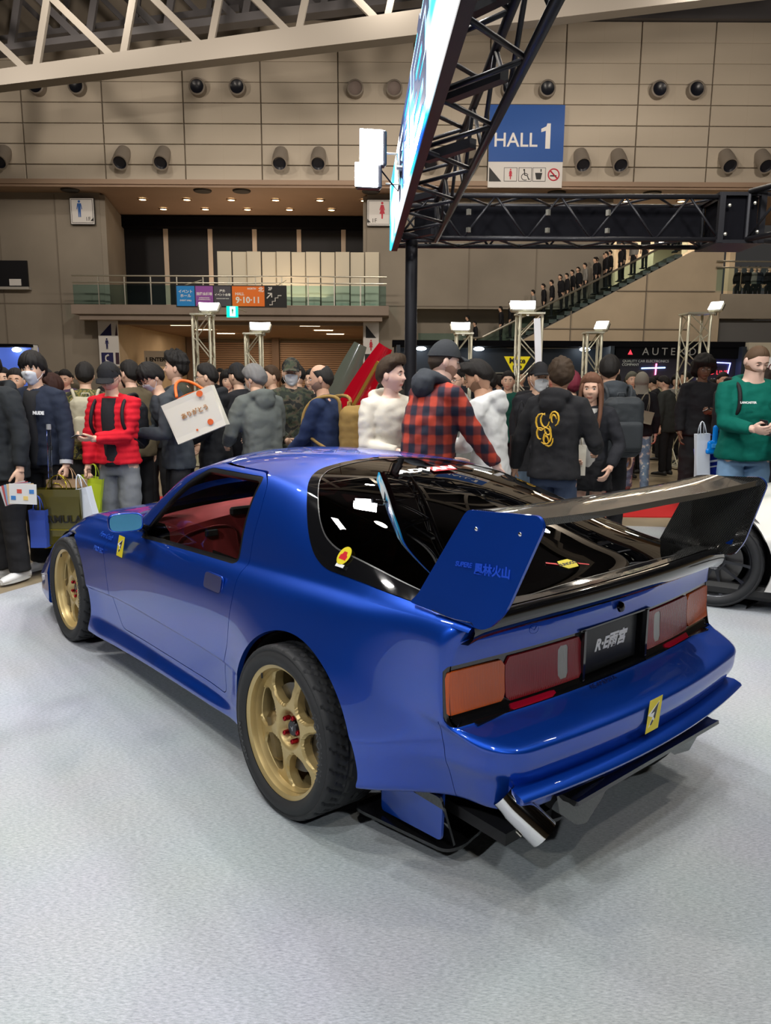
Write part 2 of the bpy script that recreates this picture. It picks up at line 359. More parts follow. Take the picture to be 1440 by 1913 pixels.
def side_rows(x):
    zb = float(zbot(x)); W = float(Wlow(x)); W6 = float(Wmid(x)); Ws = float(Wsho(x)); yb = float(ybel(x)); zl = float(zbel(x))
    st = 1.0 if .55 < x < 2.05 else 0.0                         # the step under the waist line fades out at the arches
    st = float(np.interp(x, [.38, .6, 1.95, 2.15], [0, 1, 1, 0])); s = .012
    f = float(np.interp(zb, [.14, .36], [0, 1]))
    q = min(1.0, (zl-.095)/.69)
    rows = [(W-.04, zb-.004), (W+s*st, zb), (W+s*st+.004, zb+.03), (W-.012*st, max(.235, zb+.055)), (W-.018*st, max(.275, zb+.085)), (W-.014*st, .395*q), (W-.012*st, .412*q), (W, .427*q), (W+.001, .45*q),
            (W6+.003, .60*q), ((W6+Ws)/2+.004, .685*q), (Ws, zl-.085), ((Ws+yb)/2+.008, zl-.038), (yb+.008, zl-.012)]
    yr = float(yrail(x)); zr = float(zrail(x)); zc = float(zcen(x)); g = min(1.0, max(0, (zr-zl)/.3))
    rows += [(yb+(yr-yb)*.06, zl+(zr-zl)*.05), (yb+(yr-yb)*.34+.016*g, zl+(zr-zl)*.37), (yb+(yr-yb)*.68+.018*g, zl+(zr-zl)*.72), (yr+.006*g, zr-.008*g)]
    for t in (.90, .70, .45, .22, 0.0): rows.append((yr*t, zc-(zc-zr)*(t**2.2)))
    return rows
net = np.array([[(x, y, z) for (y, z) in side_rows(x)] for x in XS]).transpose(1, 0, 2)       # rows x columns
NLOW = 14
# rear end: each row runs round the corner to the middle of the tail
#        z    x    corner width radius
tail = [(.300, -.90, .62, .15), (.312, -.948, .676, .16), (.345, -.962, .692, .16), (.39, -.966, .708, .16), (.43, -.968, .722, .16), (.46, -.985, .735, .16), (.49, -.992, .738, .16), (.522, -.99, .744, .155), (.545, -.978, .75, .13),
        (.575, -.848, .768, .05), (.61, -.806, .782, .034), (.775, -.800, .778, .045), (.845, -.815, .772, .075), (.884, -.838, .748, .10)]
def rear_row(i):
    z, xr, wc, rad = tail[i]; pts = []
    bow = .065 if i < 9 else .05
    for y in (0.0, .18, .36, .52): pts.append((xr+bow*(y/.7)**2, y, z))
    xe = xr+bow*((wc-rad)/.7)**2
    for a in (0, 22.5, 45, 67.5, 90): pts.append((xe+rad-rad*math.cos(R(a)), wc-rad+rad*math.sin(R(a)), z))
    return pts, xe+rad, wc
jx = XS.index(-.35)
full = []
for i in range(NLOW):
    pts, xs, wc = rear_row(i); x1 = XS[jx]; e = net[i][jx]; e2 = net[i][jx+1]
    for t in (.2, .45, .72):             # three columns carry the corner over into the side section
        x = xs+(x1-xs)*t; s_ = t*t*(3-2*t); y_side = e[1]+(e[1]-e2[1])/(XS[jx]-XS[jx+1])*(x-x1)*.7
        sz = s_ if i > 2 else t
        pts.append((x, wc+(y_side-wc)*s_, tail[i][0]+(e[2]-tail[i][0])*sz))
    full.append(pts+[tuple(p) for p in net[i][jx:]])
base = full[-1][:12]
for i in range(NLOW, len(net)):          # rows beyond the deck edge only steer the spline there
    q = (i-NLOW+1)*.03
    full.append([(x+q*(1 if k < 7 else .4), y*(1-q*.8), z+q*.25) for k, (x, y, z) in enumerate(base)]+[tuple(p) for p in net[i][jx:]])
nose = []                                # the nose: every row carried round the front corner to the middle
fz = side_rows(3.4)
for i in range(len(net)):
    pts = []; e = net[i][-1]; f = min(i, NLOW-1); E0 = net[f][-1]; inset = .10 if i == 0 else (.0 if f < 11 else .03*(f-10))
    for k, a in enumerate((25, 50, 72, 90)):
        pts.append((E0[0]+(.33-inset)*math.sin(R(a)), E0[1]-.30+.30*math.cos(R(a)), E0[2]+(fz[f][1]-E0[2])*(k+1)/4))
    for y in (.36, .18, 0.0): pts.append((E0[0]+.33-inset+.05*(1-y/.54), y, fz[f][1]))
    if i >= NLOW:
        t = (i-NLOW+1)/(len(net)-NLOW); Q = np.array([3.06, 0, float(zcen(3.06))])
        pts = [tuple((1-t)*np.array(p)+t*Q+np.array([0, 0, .05*math.sin(PI*t)*(1-.3*t)])) for p in pts]
    nose.append(pts)
full = np.array([r_+nose[i] for i, r_ in enumerate(full)])
SU, SV = 6, 7
S1, N1 = surf(full, SU, SV)
S2, N2 = surf(net[NLOW-4:], 6, SV)
k0 = (NLOW-1)*SV; kc = 12*SU
def faces_of(S, sel):
    a, b = S.shape[:2]; I = np.arange(a*b).reshape(a, b); F = []
    for i in range(a-1):
        for j in range(b-1):
            if sel(i, j): F.append((int(I[i, j]), int(I[i, j+1]), int(I[i+1, j+1]), int(I[i+1, j])))
    return F
flipn = N1[6*SV, S1.shape[1]//2, 1] < 0
def mk(S, N, sel):
    F = faces_of(S, sel); N = N.reshape(-1, 3)
    if flipn: F = [q[::-1] for q in F]; N = -N
    return Patch(S.reshape(-1, 3), N, F).clean()
low = mk(S1, N1, lambda i, j: i < k0 or j >= kc)
upp = mk(S2, N2, lambda i, j: i >= 3*SV)
def car_build():
    global low, upp
    paint = car_paint(); blk = mat('gloss_black', (.006, .006, .007), .08, coat=1.0); rub = mat('black_rubber', (.012, .012, .012), .55)
    car = thing('sports_car', 'glossy blue two-door coupe with gold wheels and a big rear wing, on the grey carpet', 'car')
    # wheel arches
    rc, rr_ = (-.03, .30), .392; fc, fr_ = (2.43, .29), .375
    def arch(V):
        d1 = rr_-np.hypot(V[:, 0]-rc[0], V[:, 2]-rc[1]); d2 = fr_-np.hypot(V[:, 0]-fc[0], V[:, 2]-fc[1])
        # below the hub the openings run straight down
        d1 = np.where(V[:, 2] < rc[1], rr_-np.abs(V[:, 0]-rc[0])-(rc[1]-V[:, 2])*.25, d1); d2 = np.where(V[:, 2] < fc[1], fr_-np.abs(V[:, 0]-fc[0])-(fc[1]-V[:, 2])*.1, d2)
        return np.maximum(d1, d2)+(V[:, 1] < .4)*-5
    hole, low = low.cut(arch)
    # door outline
    door = smooth_poly([(1.895, .69), (1.835, .575), (1.793, .43), (1.675, .258), (.505, .272), (.515, .39), (.458, .52), (.448, .70), (.458, .82), (.472, .94), (.475, 1.04), (.515, 1.15), (.60, 1.188), (1.06, 1.192), (1.33, 1.118), (1.52, .985), (1.70, .83), (1.86, .775)], 4, .04)
    win = smooth_poly([(1.55, .772), (.545, .818), (.575, 1.172), (1.06, 1.170), (1.20, 1.10), (1.29, 1.03), (1.47, .86)], 5, .03)
    fd = poly_field(door, (0, 2)); fw = poly_field(win, (0, 2))
    side_ok = lambda V: (V[:, 1] > .5)
    d_, low2 = low.cut(lambda V: np.where(side_ok(V), fd(V), -1))
    d_ = d_.cut(lambda V: fd(V)-.0035)[0]
    w_, d_ = d_.cut(fw)
    frame_, glass_ = w_.cut(lambda V: .017-fw(V))
    # rear side of the lower body: the tail light panel
    lamp = poly_field(smooth_poly([(-.9, .582), (.768, .582), (.776, .60), (.772, .752), (.762, .764), (-.9, .764)], 3, .02), (1, 2))
    lampP, low2 = low2.cut(lambda V: np.where(V[:, 0] < -.6, lamp(V), -1))
    # bumper seams
    bump, low3 = low2.cut(lambda V: np.minimum(-.715-V[:, 0], .592-V[:, 2]))
    bump = bump.cut(lambda V: np.minimum(-.717-V[:, 0], .594-V[:, 2]))[0]
    spat, low4 = low3.cut(lambda V: np.minimum(np.minimum(-.40-V[:, 0]+.0, .352-.06*(V[:, 0]+.72)-V[:, 2]), 1)) 
    # fender / hood split lines
    fend, low5 = low4.cut(lambda V: V[:, 0]-1.78)
    # hatch, windscreen, hood, roof
    def hpoly(ye): return smooth_poly([(.55, -.6), (.54, .0), (.51, .2), (.47, .36), (.40, .455), (.315, .53), (.24, .585), (.185, .623), (.12, .662), (.04, .695), (-.06, ye), (-.2, ye), (-.76, ye), (-.80, ye-.05), (-.815, 0), (-.815, -.6)], 5, .05)
    fh = poly_field(hpoly(.712), (0, 1))
    top_only = lambda V: (V[:, 2] > zbel(V[:, 0])-.03)
    _, low6 = low5.cut(lambda V: np.where(top_only(V), fh(V), -1))
    ws = smooth_poly([(1.36, -.6), (1.36, .2), (1.31, .40), (1.235, .545), (1.42, .60), (1.62, .655), (1.74, .66), (1.86, .50), (1.95, .30), (1.99, 0), (1.99, -.6)], 4, .06)
    fws = poly_field(ws, (0, 1))
    wscr, low7 = low6.cut(lambda V: np.where(V[:, 2] > .78, fws(V), -1))
    hoodp = poly_field(smooth_poly([(1.97, -.6), (1.97, .3), (1.87, .52), (1.80, .66), (2.2, .635), (2.7, .60), (3.10, .52), (3.22, .2), (3.24, -.6)], 4, .08), (0, 1))
    hood, fend = fend.cut(lambda V: np.where(V[:, 2] > .5, hoodp(V), -1))
    hatch = upp.cut(fh)[0]
    deck = upp.cut(lambda V: np.minimum(np.minimum(-fh(V)-.001, -.345-V[:, 0]), V[:, 0]+.8))[0]; [P_.build('deck_edge', paint, car, mirror=False) for P_ in (deck, deck.flip())]
    roof, quarter = low7.cut(lambda V: np.minimum(V[:, 2]-np.interp(V[:, 0], [.2, .4, 1.2, 2.0], [1.19, 1.19, 1.19, 1.19]), V[:, 0]-.15))
    lin = low7.cut(lambda V: np.minimum(V[:, 2]-.83, V[:, 0]+.2))[0]; lin = Patch(lin.V, lin.N, [q[::-1] for q in lin.F]); car_build.lining = (Patch(lin.V, lin.N, lin.F), 0)
    body = quarter.build('quarter_panel', paint, car, rim=.02)
    fend.build('front_fender', paint, car, rim=.02)
    roof.build('roof', paint, car)
    hood.cut(lambda V: hoodp(V)-.004)[0].build('hood', paint, car, rim=.02)
    bump.build('rear_bumper', paint, car, rim=.02)
    [P_.build('bumper_corner', paint, car, rim=.015, mirror=False) for P_ in (spat, spat.flip())]
    for sd in (1, -1):
        def side(Pt):
            return Pt if sd > 0 else Patch(Pt.V*[1, -1, 1], Pt.N*[1, -1, 1], [q[::-1] for q in Pt.F])
        dr = side(d_).build('door', paint, car, rim=.022, mirror=False)
        side(frame_.offset(-.003)).build('window_seal', mat('window_seal', (.01, .01, .01), .3), dr, rim=.02, mirror=False)
        side(glass_.offset(-.010)).build('window_glass', glassmat('side_glass', (.84, .88, .86), 1.32), dr, mirror=False)
    hs, hg = hatch.cut(lambda V: .042-fh(V))
    hs.offset(.003).build('hatch_surround', blk, car, rim=.02)
    bead, _ = hg.cut(lambda V: .0455-fh(V)); _, hg = hg.cut(lambda V: .0455-fh(V))
    hg.offset(.001).build('hatch_glass', glassmat('hatch_glass', (.018, .02, .02), 1.6), car)
    bead.offset(.0035).build('glass_moulding', mat('grey_moulding', (.12, .12, .12), .3, metal=.5), car)
    wscr.offset(-.004).build('windscreen', glassmat('windscreen', (.8, .85, .83)), car)

    # ---- tail lights, set into the panel across the tail
    red = mat('red_lens', (.20, .004, .010), .12, coat=.35, spec=.5); amb = mat('amber_lens', (.46, .075, .010), .12, coat=.4); clr = mat('clear_lens', (.22, .22, .20), .15, coat=1.0)
    dark_red = mat('dark_red_lens', (.30, .004, .02), .15, coat=1.0)
    for m_, sc in ((red, 260), (amb, 200), (clr, 200)):
        nt = m_.node_tree; tc = nt.nodes.new('ShaderNodeTexCoord'); wv = nt.nodes.new('ShaderNodeTexWave'); wv.bands_direction = 'Y'; wv.inputs['Scale'].default_value = sc/6.5; bp = nt.nodes.new('ShaderNodeBump'); bp.inputs['Strength'].default_value = .35; bp.inputs['Distance'].default_value = .002
        nt.links.new(tc.outputs['Object'], wv.inputs[0]); nt.links.new(wv.outputs['Fac'], bp.inputs['Height']); nt.links.new(bp.outputs[0], nt.nodes['Principled BSDF'].inputs['Normal'])
    m = MB(); m.box((-.70, 0, .665), (.03, 1.50, .205)); m.box((-.765, .44, .578), (.06, .50, .01)); m.box((-.765, -.44, .578), (.06, .50, .01)); m.build('lamp_backing', blk, car)
    pl, hs2 = lampP.cut(lambda V: .185-V[:, 1])
    [P_.build('lamp_housing', blk, car, rim=.03, mirror=False) for P_ in (hs2.offset(-.006), hs2.offset(-.006).flip())]
    def rect(y0, y1, z0, z1): return lambda V: np.minimum(np.minimum(V[:, 1]-y0, y1-V[:, 1]), np.minimum(V[:, 2]-z0, z1-V[:, 2]))
    am = hs2.cut(rect(.548, .768, .614, .745))[0]; rd = hs2.cut(rect(.195, .545, .608, .748))[0]; lr = hs2.cut(rect(.33, .535, .584, .600))[0]
    cl, rd = rd.cut(rect(.262, .312, .622, .736))
    for sd in (1, -1):
        def side(Pt): return Pt if sd > 0 else Patch(Pt.V*[1, -1, 1], Pt.N*[1, -1, 1], [q[::-1] for q in Pt.F])
        tl = thing('tail_lamp', None, None); tl.parent = car
        side(am.offset(.001)).build('amber_lens', amb, tl, rim=.008, mirror=False, label='amber indicator lens'); side(rd.offset(.001)).build('red_lens', red, tl, rim=.008, mirror=False)
        side(cl.offset(-.0005)).build('reversing_lens', clr, tl, rim=.008, mirror=False, label='clear reversing lens'); side(lr.offset(-.001)).build('reflector', dark_red, tl, rim=.006, mirror=False)
    # ---- plate recess
    m = MB(); m.box((-.765, 0, .672), (.006, .42, .19)); m.box((-.775, .19, .672), (.07, .012, .19)); m.box((-.775, -.19, .672), (.07, .012, .19)); m.box((-.78, 0, .578), (.07, .42, .006)); m.box((-.78, 0, .768), (.05, .42, .006)); m.build('plate_recess', blk, car)
    m = MB(); m.box((-.778, 0, .672), (.006, .33, .162), bev=.003); pt = m.build('show_plate', mat('plate_black', (.012, .013, .014), .25), car)
    wht = mat('white_lettering', (.85, .85, .85), .5)
    text_on('R\u00b7E\u96e8\u5bae', .056, frame((-.7815, 0, .682), (0, -1, 0), (0, 0, 1)), wht, parent=pt, bold=.0022, shear=.35, depth=.0006)
    # ---- key lock and tail badge
    m = MB(); m.lathe([(0, .012), (.011, .012), (.017, .008), (.019, 0)], 20, T=frame((-.812, 0, .815), (0, -1, 0), (.2, 0, 1))); m.build('key_lock', mat('dark_chrome', (.05, .05, .055), .15, metal=1), car, smooth=40)
    return car, paint, blk, rub

def carbon():
    m = mat('carbon_fibre', (.02, .02, .021), .25, coat=1.0); nt = m.node_tree
    if nt.nodes.get('wv'): return m
    tc = nt.nodes.new('ShaderNodeTexCoord'); ck = nt.nodes.new('ShaderNodeTexChecker'); ck.name = 'wv'; ck.inputs['Scale'].default_value = 240; ck.inputs[1].default_value = (.012, .012, .012, 1); ck.inputs[2].default_value = (.055, .055, .052, 1)
    nt.links.new(tc.outputs['Object'], ck.inputs[0]); nt.links.new(ck.outputs[0], nt.nodes['Principled BSDF'].inputs['Base Color']); return m

def car_details(car, paint, blk, rub):
    cf = carbon(); chrome = mat('chrome', (.8, .8, .8), .06, metal=1); yel = mat('sticker_yellow', (.75, .62, .02), .4); wht = mat('white_lettering', (.85, .85, .85), .5); bk = mat('sticker_black', (.01, .01, .01), .4); redm = mat('sticker_red', (.6, .01, .02), .4)
    ys = np.linspace(-1, 1, 41)
    # spoiler lip along the deck edge
    prof = [(-.69, .93), (-.75, .926), (-.79, .926), (-.832, .930), (-.853, .932), (-.866, .924), (-.871, .905), (-.863, .882), (-.845, .862), (-.815, .858)]
    P = np.array([[(x+.05*(t*.735/.7)**2*(1 if abs(t) < .93 else 1), .735*t*(1-.0*abs(t)), z-.018*(1-np.sqrt(max(0, 1-abs(t)**8)))-.008*t*t) for t in ys] for x, z in prof])
    m = MB(); m.grid(P, 0, True); m.build('spoiler_lip', blk, car, smooth=40)
    m = MB(); P = np.array([[(x+.05*(t*.70/.7)**2, .70*t, z-.008*t*t) for t in ys] for x, z in [(-.755, .9275), (-.79, .9285), (-.826, .9315)]]); m.grid(P, 0, True); m.build('carbon_strip', cf, car, smooth=True)
    # wing
    wing = thing('rear_wing', None, None); wing.parent = car
    ss = np.linspace(-1, 1, 49); ch = []
    for s_ in ss:
        y = -.655*s_; e = abs(s_); zz = 1.185+.0*e; k = []
        xl = -.705-.0*e; xt = -.955-.012*e
        rise = .012*e**3
        for t, up_ in [(0, 0), (.02, .011), (.1, .020), (.3, .026), (.55, .022), (.8, .015), (.95, .012), (.985, .026), (1.0, .026), (1.0, .006), (.9, .001), (.7, -.002), (.4, -.008), (.15, -.009), (.02, -.006)]:
            k.append((xl+(xt-xl)*t, y, zz+up_+rise))
        ch.append(k)
    n = len(ch[0]); m = MB(); m.add([p for c in ch for p in c], [(i*n+j, (i+1)*n+j, (i+1)*n+(j+1) % n, i*n+(j+1) % n) for i in range(len(ch)-1) for j in range(n)]+[tuple(range(n)), tuple((len(ch)-1)*n+j for j in range(n))[::-1]])
    m.build('wing_blade', cf, wing, smooth=35)
    outl = smooth_poly([(-.698, 1.20), (-.712, 1.214), (-.968, 1.232), (-.99, 1.205), (-.905, .96), (-.855, .895), (-.53, .905), (-.55, .93)], 5, .03)
    for sd in (1, -1):
        def yy(z): return .668+(1.2-z)*.17+(.02*max(0, (.95-z)/.06)**2 if z < .95 else 0)
        m = MB(); a = [(x, sd*yy(z), z) for x, z in outl]; b = [(x, sd*(yy(z)-.011), z) for x, z in outl]; k = len(outl)
        m.add(a+b, [tuple(range(k))[::sd], tuple(range(k, 2*k))[::-sd]]+[(i, (i+1) % k, k+(i+1) % k, k+i)[::-sd] for i in range(k)])
        pl = m.build('end_plate', [paint if sd > 0 else paint], wing, smooth=30, label='blue end plate' )
        m = MB(); b2 = [(x, sd*(yy(z)-.0125), z) for x, z in outl]; m.add(b2, [tuple(range(k))[::-sd]]); m.build('inner_skin', cf, pl)
        for bx, bz in ((-.755, 1.165), (-.915, 1.175)):
            m = MB(); m.ell((bx, sd*(yy(bz)+.002), bz), (.007, .004, .007), n=8, k=6); m.build('bolt', chrome, pl, smooth=True)
        if sd > 0:
            T = frame((-.79, yy(1.06)+.0075, 1.055), (-1, 0, .085), (0, -.17, 1))
            text_on('AMEMIYA', .024, T @ Matrix.Translation((-.052, .006, 0)), mat('deep_blue', (.0, .02, .42), .5), parent=pl, depth=.0003, bold=.0006, shear=.2) if 0 else None
            text_on('SUPERE', .020, T @ Matrix.Translation((-.062, .008, 0)), mat('deep_blue', (.004, .06, .55), .5), parent=pl, depth=.0003, bold=.0006, shear=.2)
            text_on('\u98a8\u6797\u706b\u5c71', .034, T @ Matrix.Translation((.05, .0, 0)), mat('deep_blue', (.004, .06, .55), .5), parent=pl, depth=.0003, bold=.0012)
    # ---- bumper lip
    yl = np.linspace(-1, 1, 61); prof = [(0.045, .405), (.0, .402), (-.028, .392), (-.034, .384), (-.030, .375), (-.01, .372), (.05, .372)]
    def lipx(t): return -.985+.065*(t*.67/.7)**2
    P = np.array([[(lipx(t)+x, .668*t*(1-.03*max(0, x/.05)), z+.012) for t in yl] for x, z in prof]); m = MB(); m.grid(P, 0, True); k = len(yl)
    m.add([P[i][0] for i in range(len(prof))], [tuple(range(len(prof)))]); m.add([P[i][-1] for i in range(len(prof))], [tuple(range(len(prof)))[::-1]]); m.build('bumper_lip', paint, car, smooth=50)
    # ---- diffuser: black lower wing, strakes, undertray with side fins
    df = thing('diffuser', None, None); df.parent = car
    def plate(poly, T, th, name, mm, **k): m = MB(); m.prism(poly, -th/2, th/2, T=T); return m.build(name, mm, df, **k)
    P = np.array([[(-.80+x, .44*t, z) for t in np.linspace(-1, 1, 9)] for x, z in [(.05, .36), (-.16, .322), (-.185, .325), (-.187, .312), (-.17, .304), (.05, .335), (.05, .36)]]); m = MB(); m.grid(P, 0, True)
    for e in (0, -1): m.add([P[i][e] for i in range(6)], [tuple(range(6))[::1 if e == 0 else -1]])
    m.build('lower_blade', blk, df, smooth=30)
    for y in (.40, -.22):
        plate(smooth_poly([(-.60, .30), (-.955, .318), (-.93, .25), (-.86, .17), (-.78, .155), (-.55, .17)], 3, .02), frame((0, y, 0), (1, 0, 0), (0, -.10 if y > 0 else .1, 1)), .014, 'strake', blk)
    for nm_, pts_, xa in (('strake_end', STL, -.95), ('strake_end', STR, -.95)):
        m = MB(); q = len(pts_); m.add([(xa, y, z) for y, z in pts_]+[(xa+.20, y, z+.01) for y, z in pts_], [tuple(range(q)), tuple(range(q, 2*q))[::-1]]+[(i, (i+1) % q, q+(i+1) % q, q+i)[::-1] for i in range(q)]); m.build(nm_, blk, df, smooth=40)
    plate([(x, z) for x, z in [(-.1, -.35), (-.1, .35), (-.80, .35), (-.80, -.35)]], frame((0, 0, .30), (1, 0, 0), (0, 1, 0)), .01, 'diffuser_panel', blk)
    for sd in (1, -1):
        plate([(x, sd*y) for x, y in smooth_poly([(-.25, .75), (-.27, .30), (-.60, .30), (-.665, .60), (-.645, .665)], 5, .06)], frame((0, 0, .090), (1, 0, .02), (0, 1, 0)), .012, 'undertray', blk)
        m = MB(); o = smooth_poly([(-.35, .098), (-.648, .128), (-.655, .33), (-.35, .30)], 3, .015); q = len(o); a = [(x, sd*.688, z) for x, z in o]; b = [(x, sd*.678, z) for x, z in o]
        m.add(a+b, [tuple(range(q))[::sd], tuple(range(q, 2*q))[::-sd]]+[(i, (i+1) % q, q+(i+1) % q, q+i)[::-sd] for i in range(q)]); m.build('side_fin', paint, df)
        m = MB(); m.prism(smooth_poly([(-.3, .078), (-.655, .078), (-.66, .31), (-.3, .25)], 3, .02), -.004, .004, T=frame((0, sd*.60, 0), (1, 0, 0), (0, .35*sd, 1))); m.build('inner_fin', blk, df)
    # ---- exhaust
    ex = thing('exhaust', None, None); ex.parent = car
    A = np.array([-.925, .632, .340]); B = np.array([-.985, .60, .284]); ax = (B-A)/np.linalg.norm(B-A)
    T = frame(B, np.cross(ax, (0, 0, 1)), np.cross(np.cross(ax, (0, 0, 1)), ax)*-1)
    zz = T.to_3x3().col[2]; sgn = 1 if Vector(ax).dot(zz) > 0 else -1
    m = MB(); n = 40; prof = [(.043, -.16), (.044, -.13), (.048, -.11), (.048, -.01), (.0475, 0), (.045, 0), (.044, -.01), (.044, -.12), (.044, -.13)]
    m.lathe([(r_, z*sgn) for r_, z in prof], n, T=T); v = []
    m.build('tail_pipe', chrome, ex, smooth=40)
    m = MB(); m.lathe([(.044, -.12*sgn), (.0, -.12*sgn)], 24, T=T); m.build('pipe_inside', mat('soot', (.02, .018, .016), .8), ex)
    m = MB(); m.box((0, .0485, 0), (.045, .004, .022), bev=.0015); Tm = T @ Matrix.Translation((0, 0, -.055*sgn)) @ Matrix.Rotation(R(-15), 4, 'Z'); m.move(Tm); m.build('pipe_badge', mat('brushed_badge', (.75, .72, .62), .3, metal=1), ex)
    m = MB(); m.ell((-.62, .52, .31), (.06, .045, .045)); m.build('pipe_joint', mat('brushed_badge', (.75, .72, .62), .3, metal=1), ex, smooth=True)
    # ---- mirror
    for sd in (1, -1):
        mr = thing('door_mirror', None, None); mr.parent = car
        MT = Matrix.Translation((1.37, sd*.885, .893)) @ Matrix.Rotation(sd*R(-14), 4, 'Z')
        def ring(t, sc): return [(math.copysign(abs(math.cos(a_))**.55, math.cos(a_))*.083*sc, math.copysign(abs(math.sin(a_))**.55, math.sin(a_))*.046*sc) for a_ in np.linspace(0, 2*PI, 32, endpoint=False)]
        m = MB(); P = np.array([[(x, sd*y, z) for y, z in ring(0, sc)] for x, sc in [(-.012, .90), (-.016, .96), (-.012, 1.0), (.02, .99), (.05, .9), (.072, .72), (.084, .45), (.088, .1)]]); P = np.concatenate([P, P[:, :1]], 1); m.grid(P, 0, sd > 0); m.move(MT); m.build('mirror_shell', paint, mr, smooth=50)
        m = MB(); m.prism([(-y, z) for y, z in ring(0, .90)], 0, .002, T=MT @ frame((-.010, 0, 0), (0, -1, 0), (0, 0, 1))); m.build('mirror_glass', mat('blue_mirror', (.10, .34, .55), .03, metal=1), mr)
        m = MB(); m.tube([(1.39, sd*.84, .875), (1.44, sd*.77, .84), (1.50, sd*.72, .81)], [.025, .025, .035], 10); m.build('mirror_arm', blk, mr, smooth=True)
    # ---- door handle, side marker, seams and hood scoop
    for sd in (1, -1):
        m = MB(); T = frame((.635, sd*.805, .735), (1, 0, 0), (0, -.13*sd, 1)) if sd > 0 else frame((.635, sd*.805, .735), (-1, 0, 0), (0, -.13*sd, 1))
        o = smooth_poly([(-.078, -.035), (.072, -.035), (.062, .035), (-.085, .035)], 4, .02); m.prism(o, -.006, .001, T=T); h = m.build('door_handle', mat('handle_recess', (.002, .03, .22), .25, metal=.6, coat=1), car)
        m = MB(); m.tube([T @ Vector((x, y, .003)) for x, y in o], .003, 6, closed=True); m.build('handle_rim', paint, h, smooth=True)
        m = MB(); m.box((0, 0, 0), (.11, .034, .012), bev=.005); m.move(T @ Matrix.Translation((-.005, .008, .003))); m.build('handle_flap', mat('handle_flap', (.02, .12, .55), .12, metal=.8, coat=1), h, smooth=30)
        m = MB(); m.ell((-.055, -.024, .004), (.009, .009, .004)); m.move(T); m.build('key_barrel', chrome, h, smooth=True)
        m = MB(); m.ell((1.97, sd*.842, .487), (.032, .006, .02), n=16); mk_ = m.build('side_marker', mat('side_marker', (.75, .75, .70), .15, coat=1, metal=.3), car, smooth=True)
    m = MB()
    P = np.array([[(x, y, float(zcen(x))-(float(zcen(x))-float(zrail(x)))*abs(y/float(yrail(x)))**2.2+dz*(1-abs(y/.29)**6)) for y in np.linspace(-.28, .28, 13)] for x, dz in ((2.13, -.004), (2.10, .03), (2.04, .055), (1.99, .05), (1.985, .02))]); m.grid(P, 0, True); m.build('hood_scoop', paint, car, smooth=True)
    hz = lambda x, y: float(zcen(x))-(float(zcen(x))-float(zrail(x)))*abs(y/float(yrail(x)))**2.2+.004
    m = MB(); m.grid([[(x, y, hz(x, y)) for y in np.linspace(-.25, .25, 9)] for x in np.linspace(2.14, 2.62, 9)], 0, True); m.build('hood_stripe', mat('magenta_red', (.35, .005, .06), .3, coat=1), car)
    # ---- stickers
    def seven(T, sc, parent=car):
        T = T @ Matrix.Diagonal((1.55, 1, 1, 1))
        m = MB(); m.prism([(-.5*sc, -.9*sc), (.32*sc, -.9*sc), (.5*sc, .9*sc), (-.32*sc, .9*sc)], 0, .0006, T=T); st = m.build('sticker', yel, parent, label='yellow sticker with a black and white arrow')
        m = MB(); m.prism([(-.34*sc, -.62*sc), (-.1*sc, -.12*sc), (-.42*sc, .1*sc), (.30*sc, .66*sc), (.12*sc, -.05*sc), (.02*sc, -.25*sc)], .0006, .0010, T=T); m.build('sticker_print', wht, st)
        m = MB(); m.prism([(-.22*sc, .12*sc), (.26*sc, .62*sc), (.05*sc, -.28*sc), (-.05*sc, -.1*sc), (.02*sc, .16*sc)], .0010, .0014, T=T); m.prism([(-.26*sc, -.5*sc), (-.12*sc, -.22*sc), (-.04*sc, -.34*sc), (-.16*sc, -.52*sc)], .0010, .0014, T=T); m.build('sticker_arrow', bk, st); return st
    seven(frame((1.645, .8135, .715), (-1, 0, 0), (.12, -.14, 1)), .062)
    seven(frame((-.997, .055, .50), (.01, -1, 0), (0, 0, 1)), .062)
    T = frame((-.133, .6835, .9725), (-1, 0, -.07), (0, -.61, .79)) @ Matrix.Diagonal((.62, .72, 1, 1))
    m = MB(); m.lathe([(0, .0012), (.05, .0012), (.05, 0)], 32, T=T); ov = m.build('oval_sticker', yel, car, label='round yellow window sticker with a red car')
    m = MB(); m.prism([(-.03, -.022), (.03, -.022), (.032, 0), (.02, .006), (.014, .022), (-.014, .022), (-.02, .006), (-.032, 0)], .001, .0016, T=T); m.build('sticker_print', redm, ov)
    m = MB(); m.prism([(-.035, -.064), (.035, -.060), (.035, -.043), (-.035, -.047)], 0, .0012, T=T @ Matrix.Translation((.012, 0, 0))); m.build('white_label', wht, ov)
    # lettering across the top of the rear glass, oil brand diamond low on the glass
    T = frame((.215, -.03, 1.1925), (0, -1, 0), (1, 0, .13)); ad = text_on('ADVAN', .072, T @ Matrix.Translation((.0, 0, .001)) @ Matrix.Diagonal((1.35, 1, 1, 1)), wht, 'glass_lettering', car, bold=.0035, shear=.3, depth=.0006)
    m = MB(); m.prism([(.02, -.036), (.165, -.036), (.165, .036), (.045, .036)], -.0005, .0005, T=T); m.build('red_block', redm, ad)
    T = frame((-.673, .119, .9595), (0, -1, 0), (.95, 0, .3)); m = MB(); m.prism([(-.045, .0), (-.028, .026), (.028, .026), (.045, 0), (.028, -.026), (-.028, -.026)], 0, .001, T=T); su = m.build('diamond_sticker', yel, car)
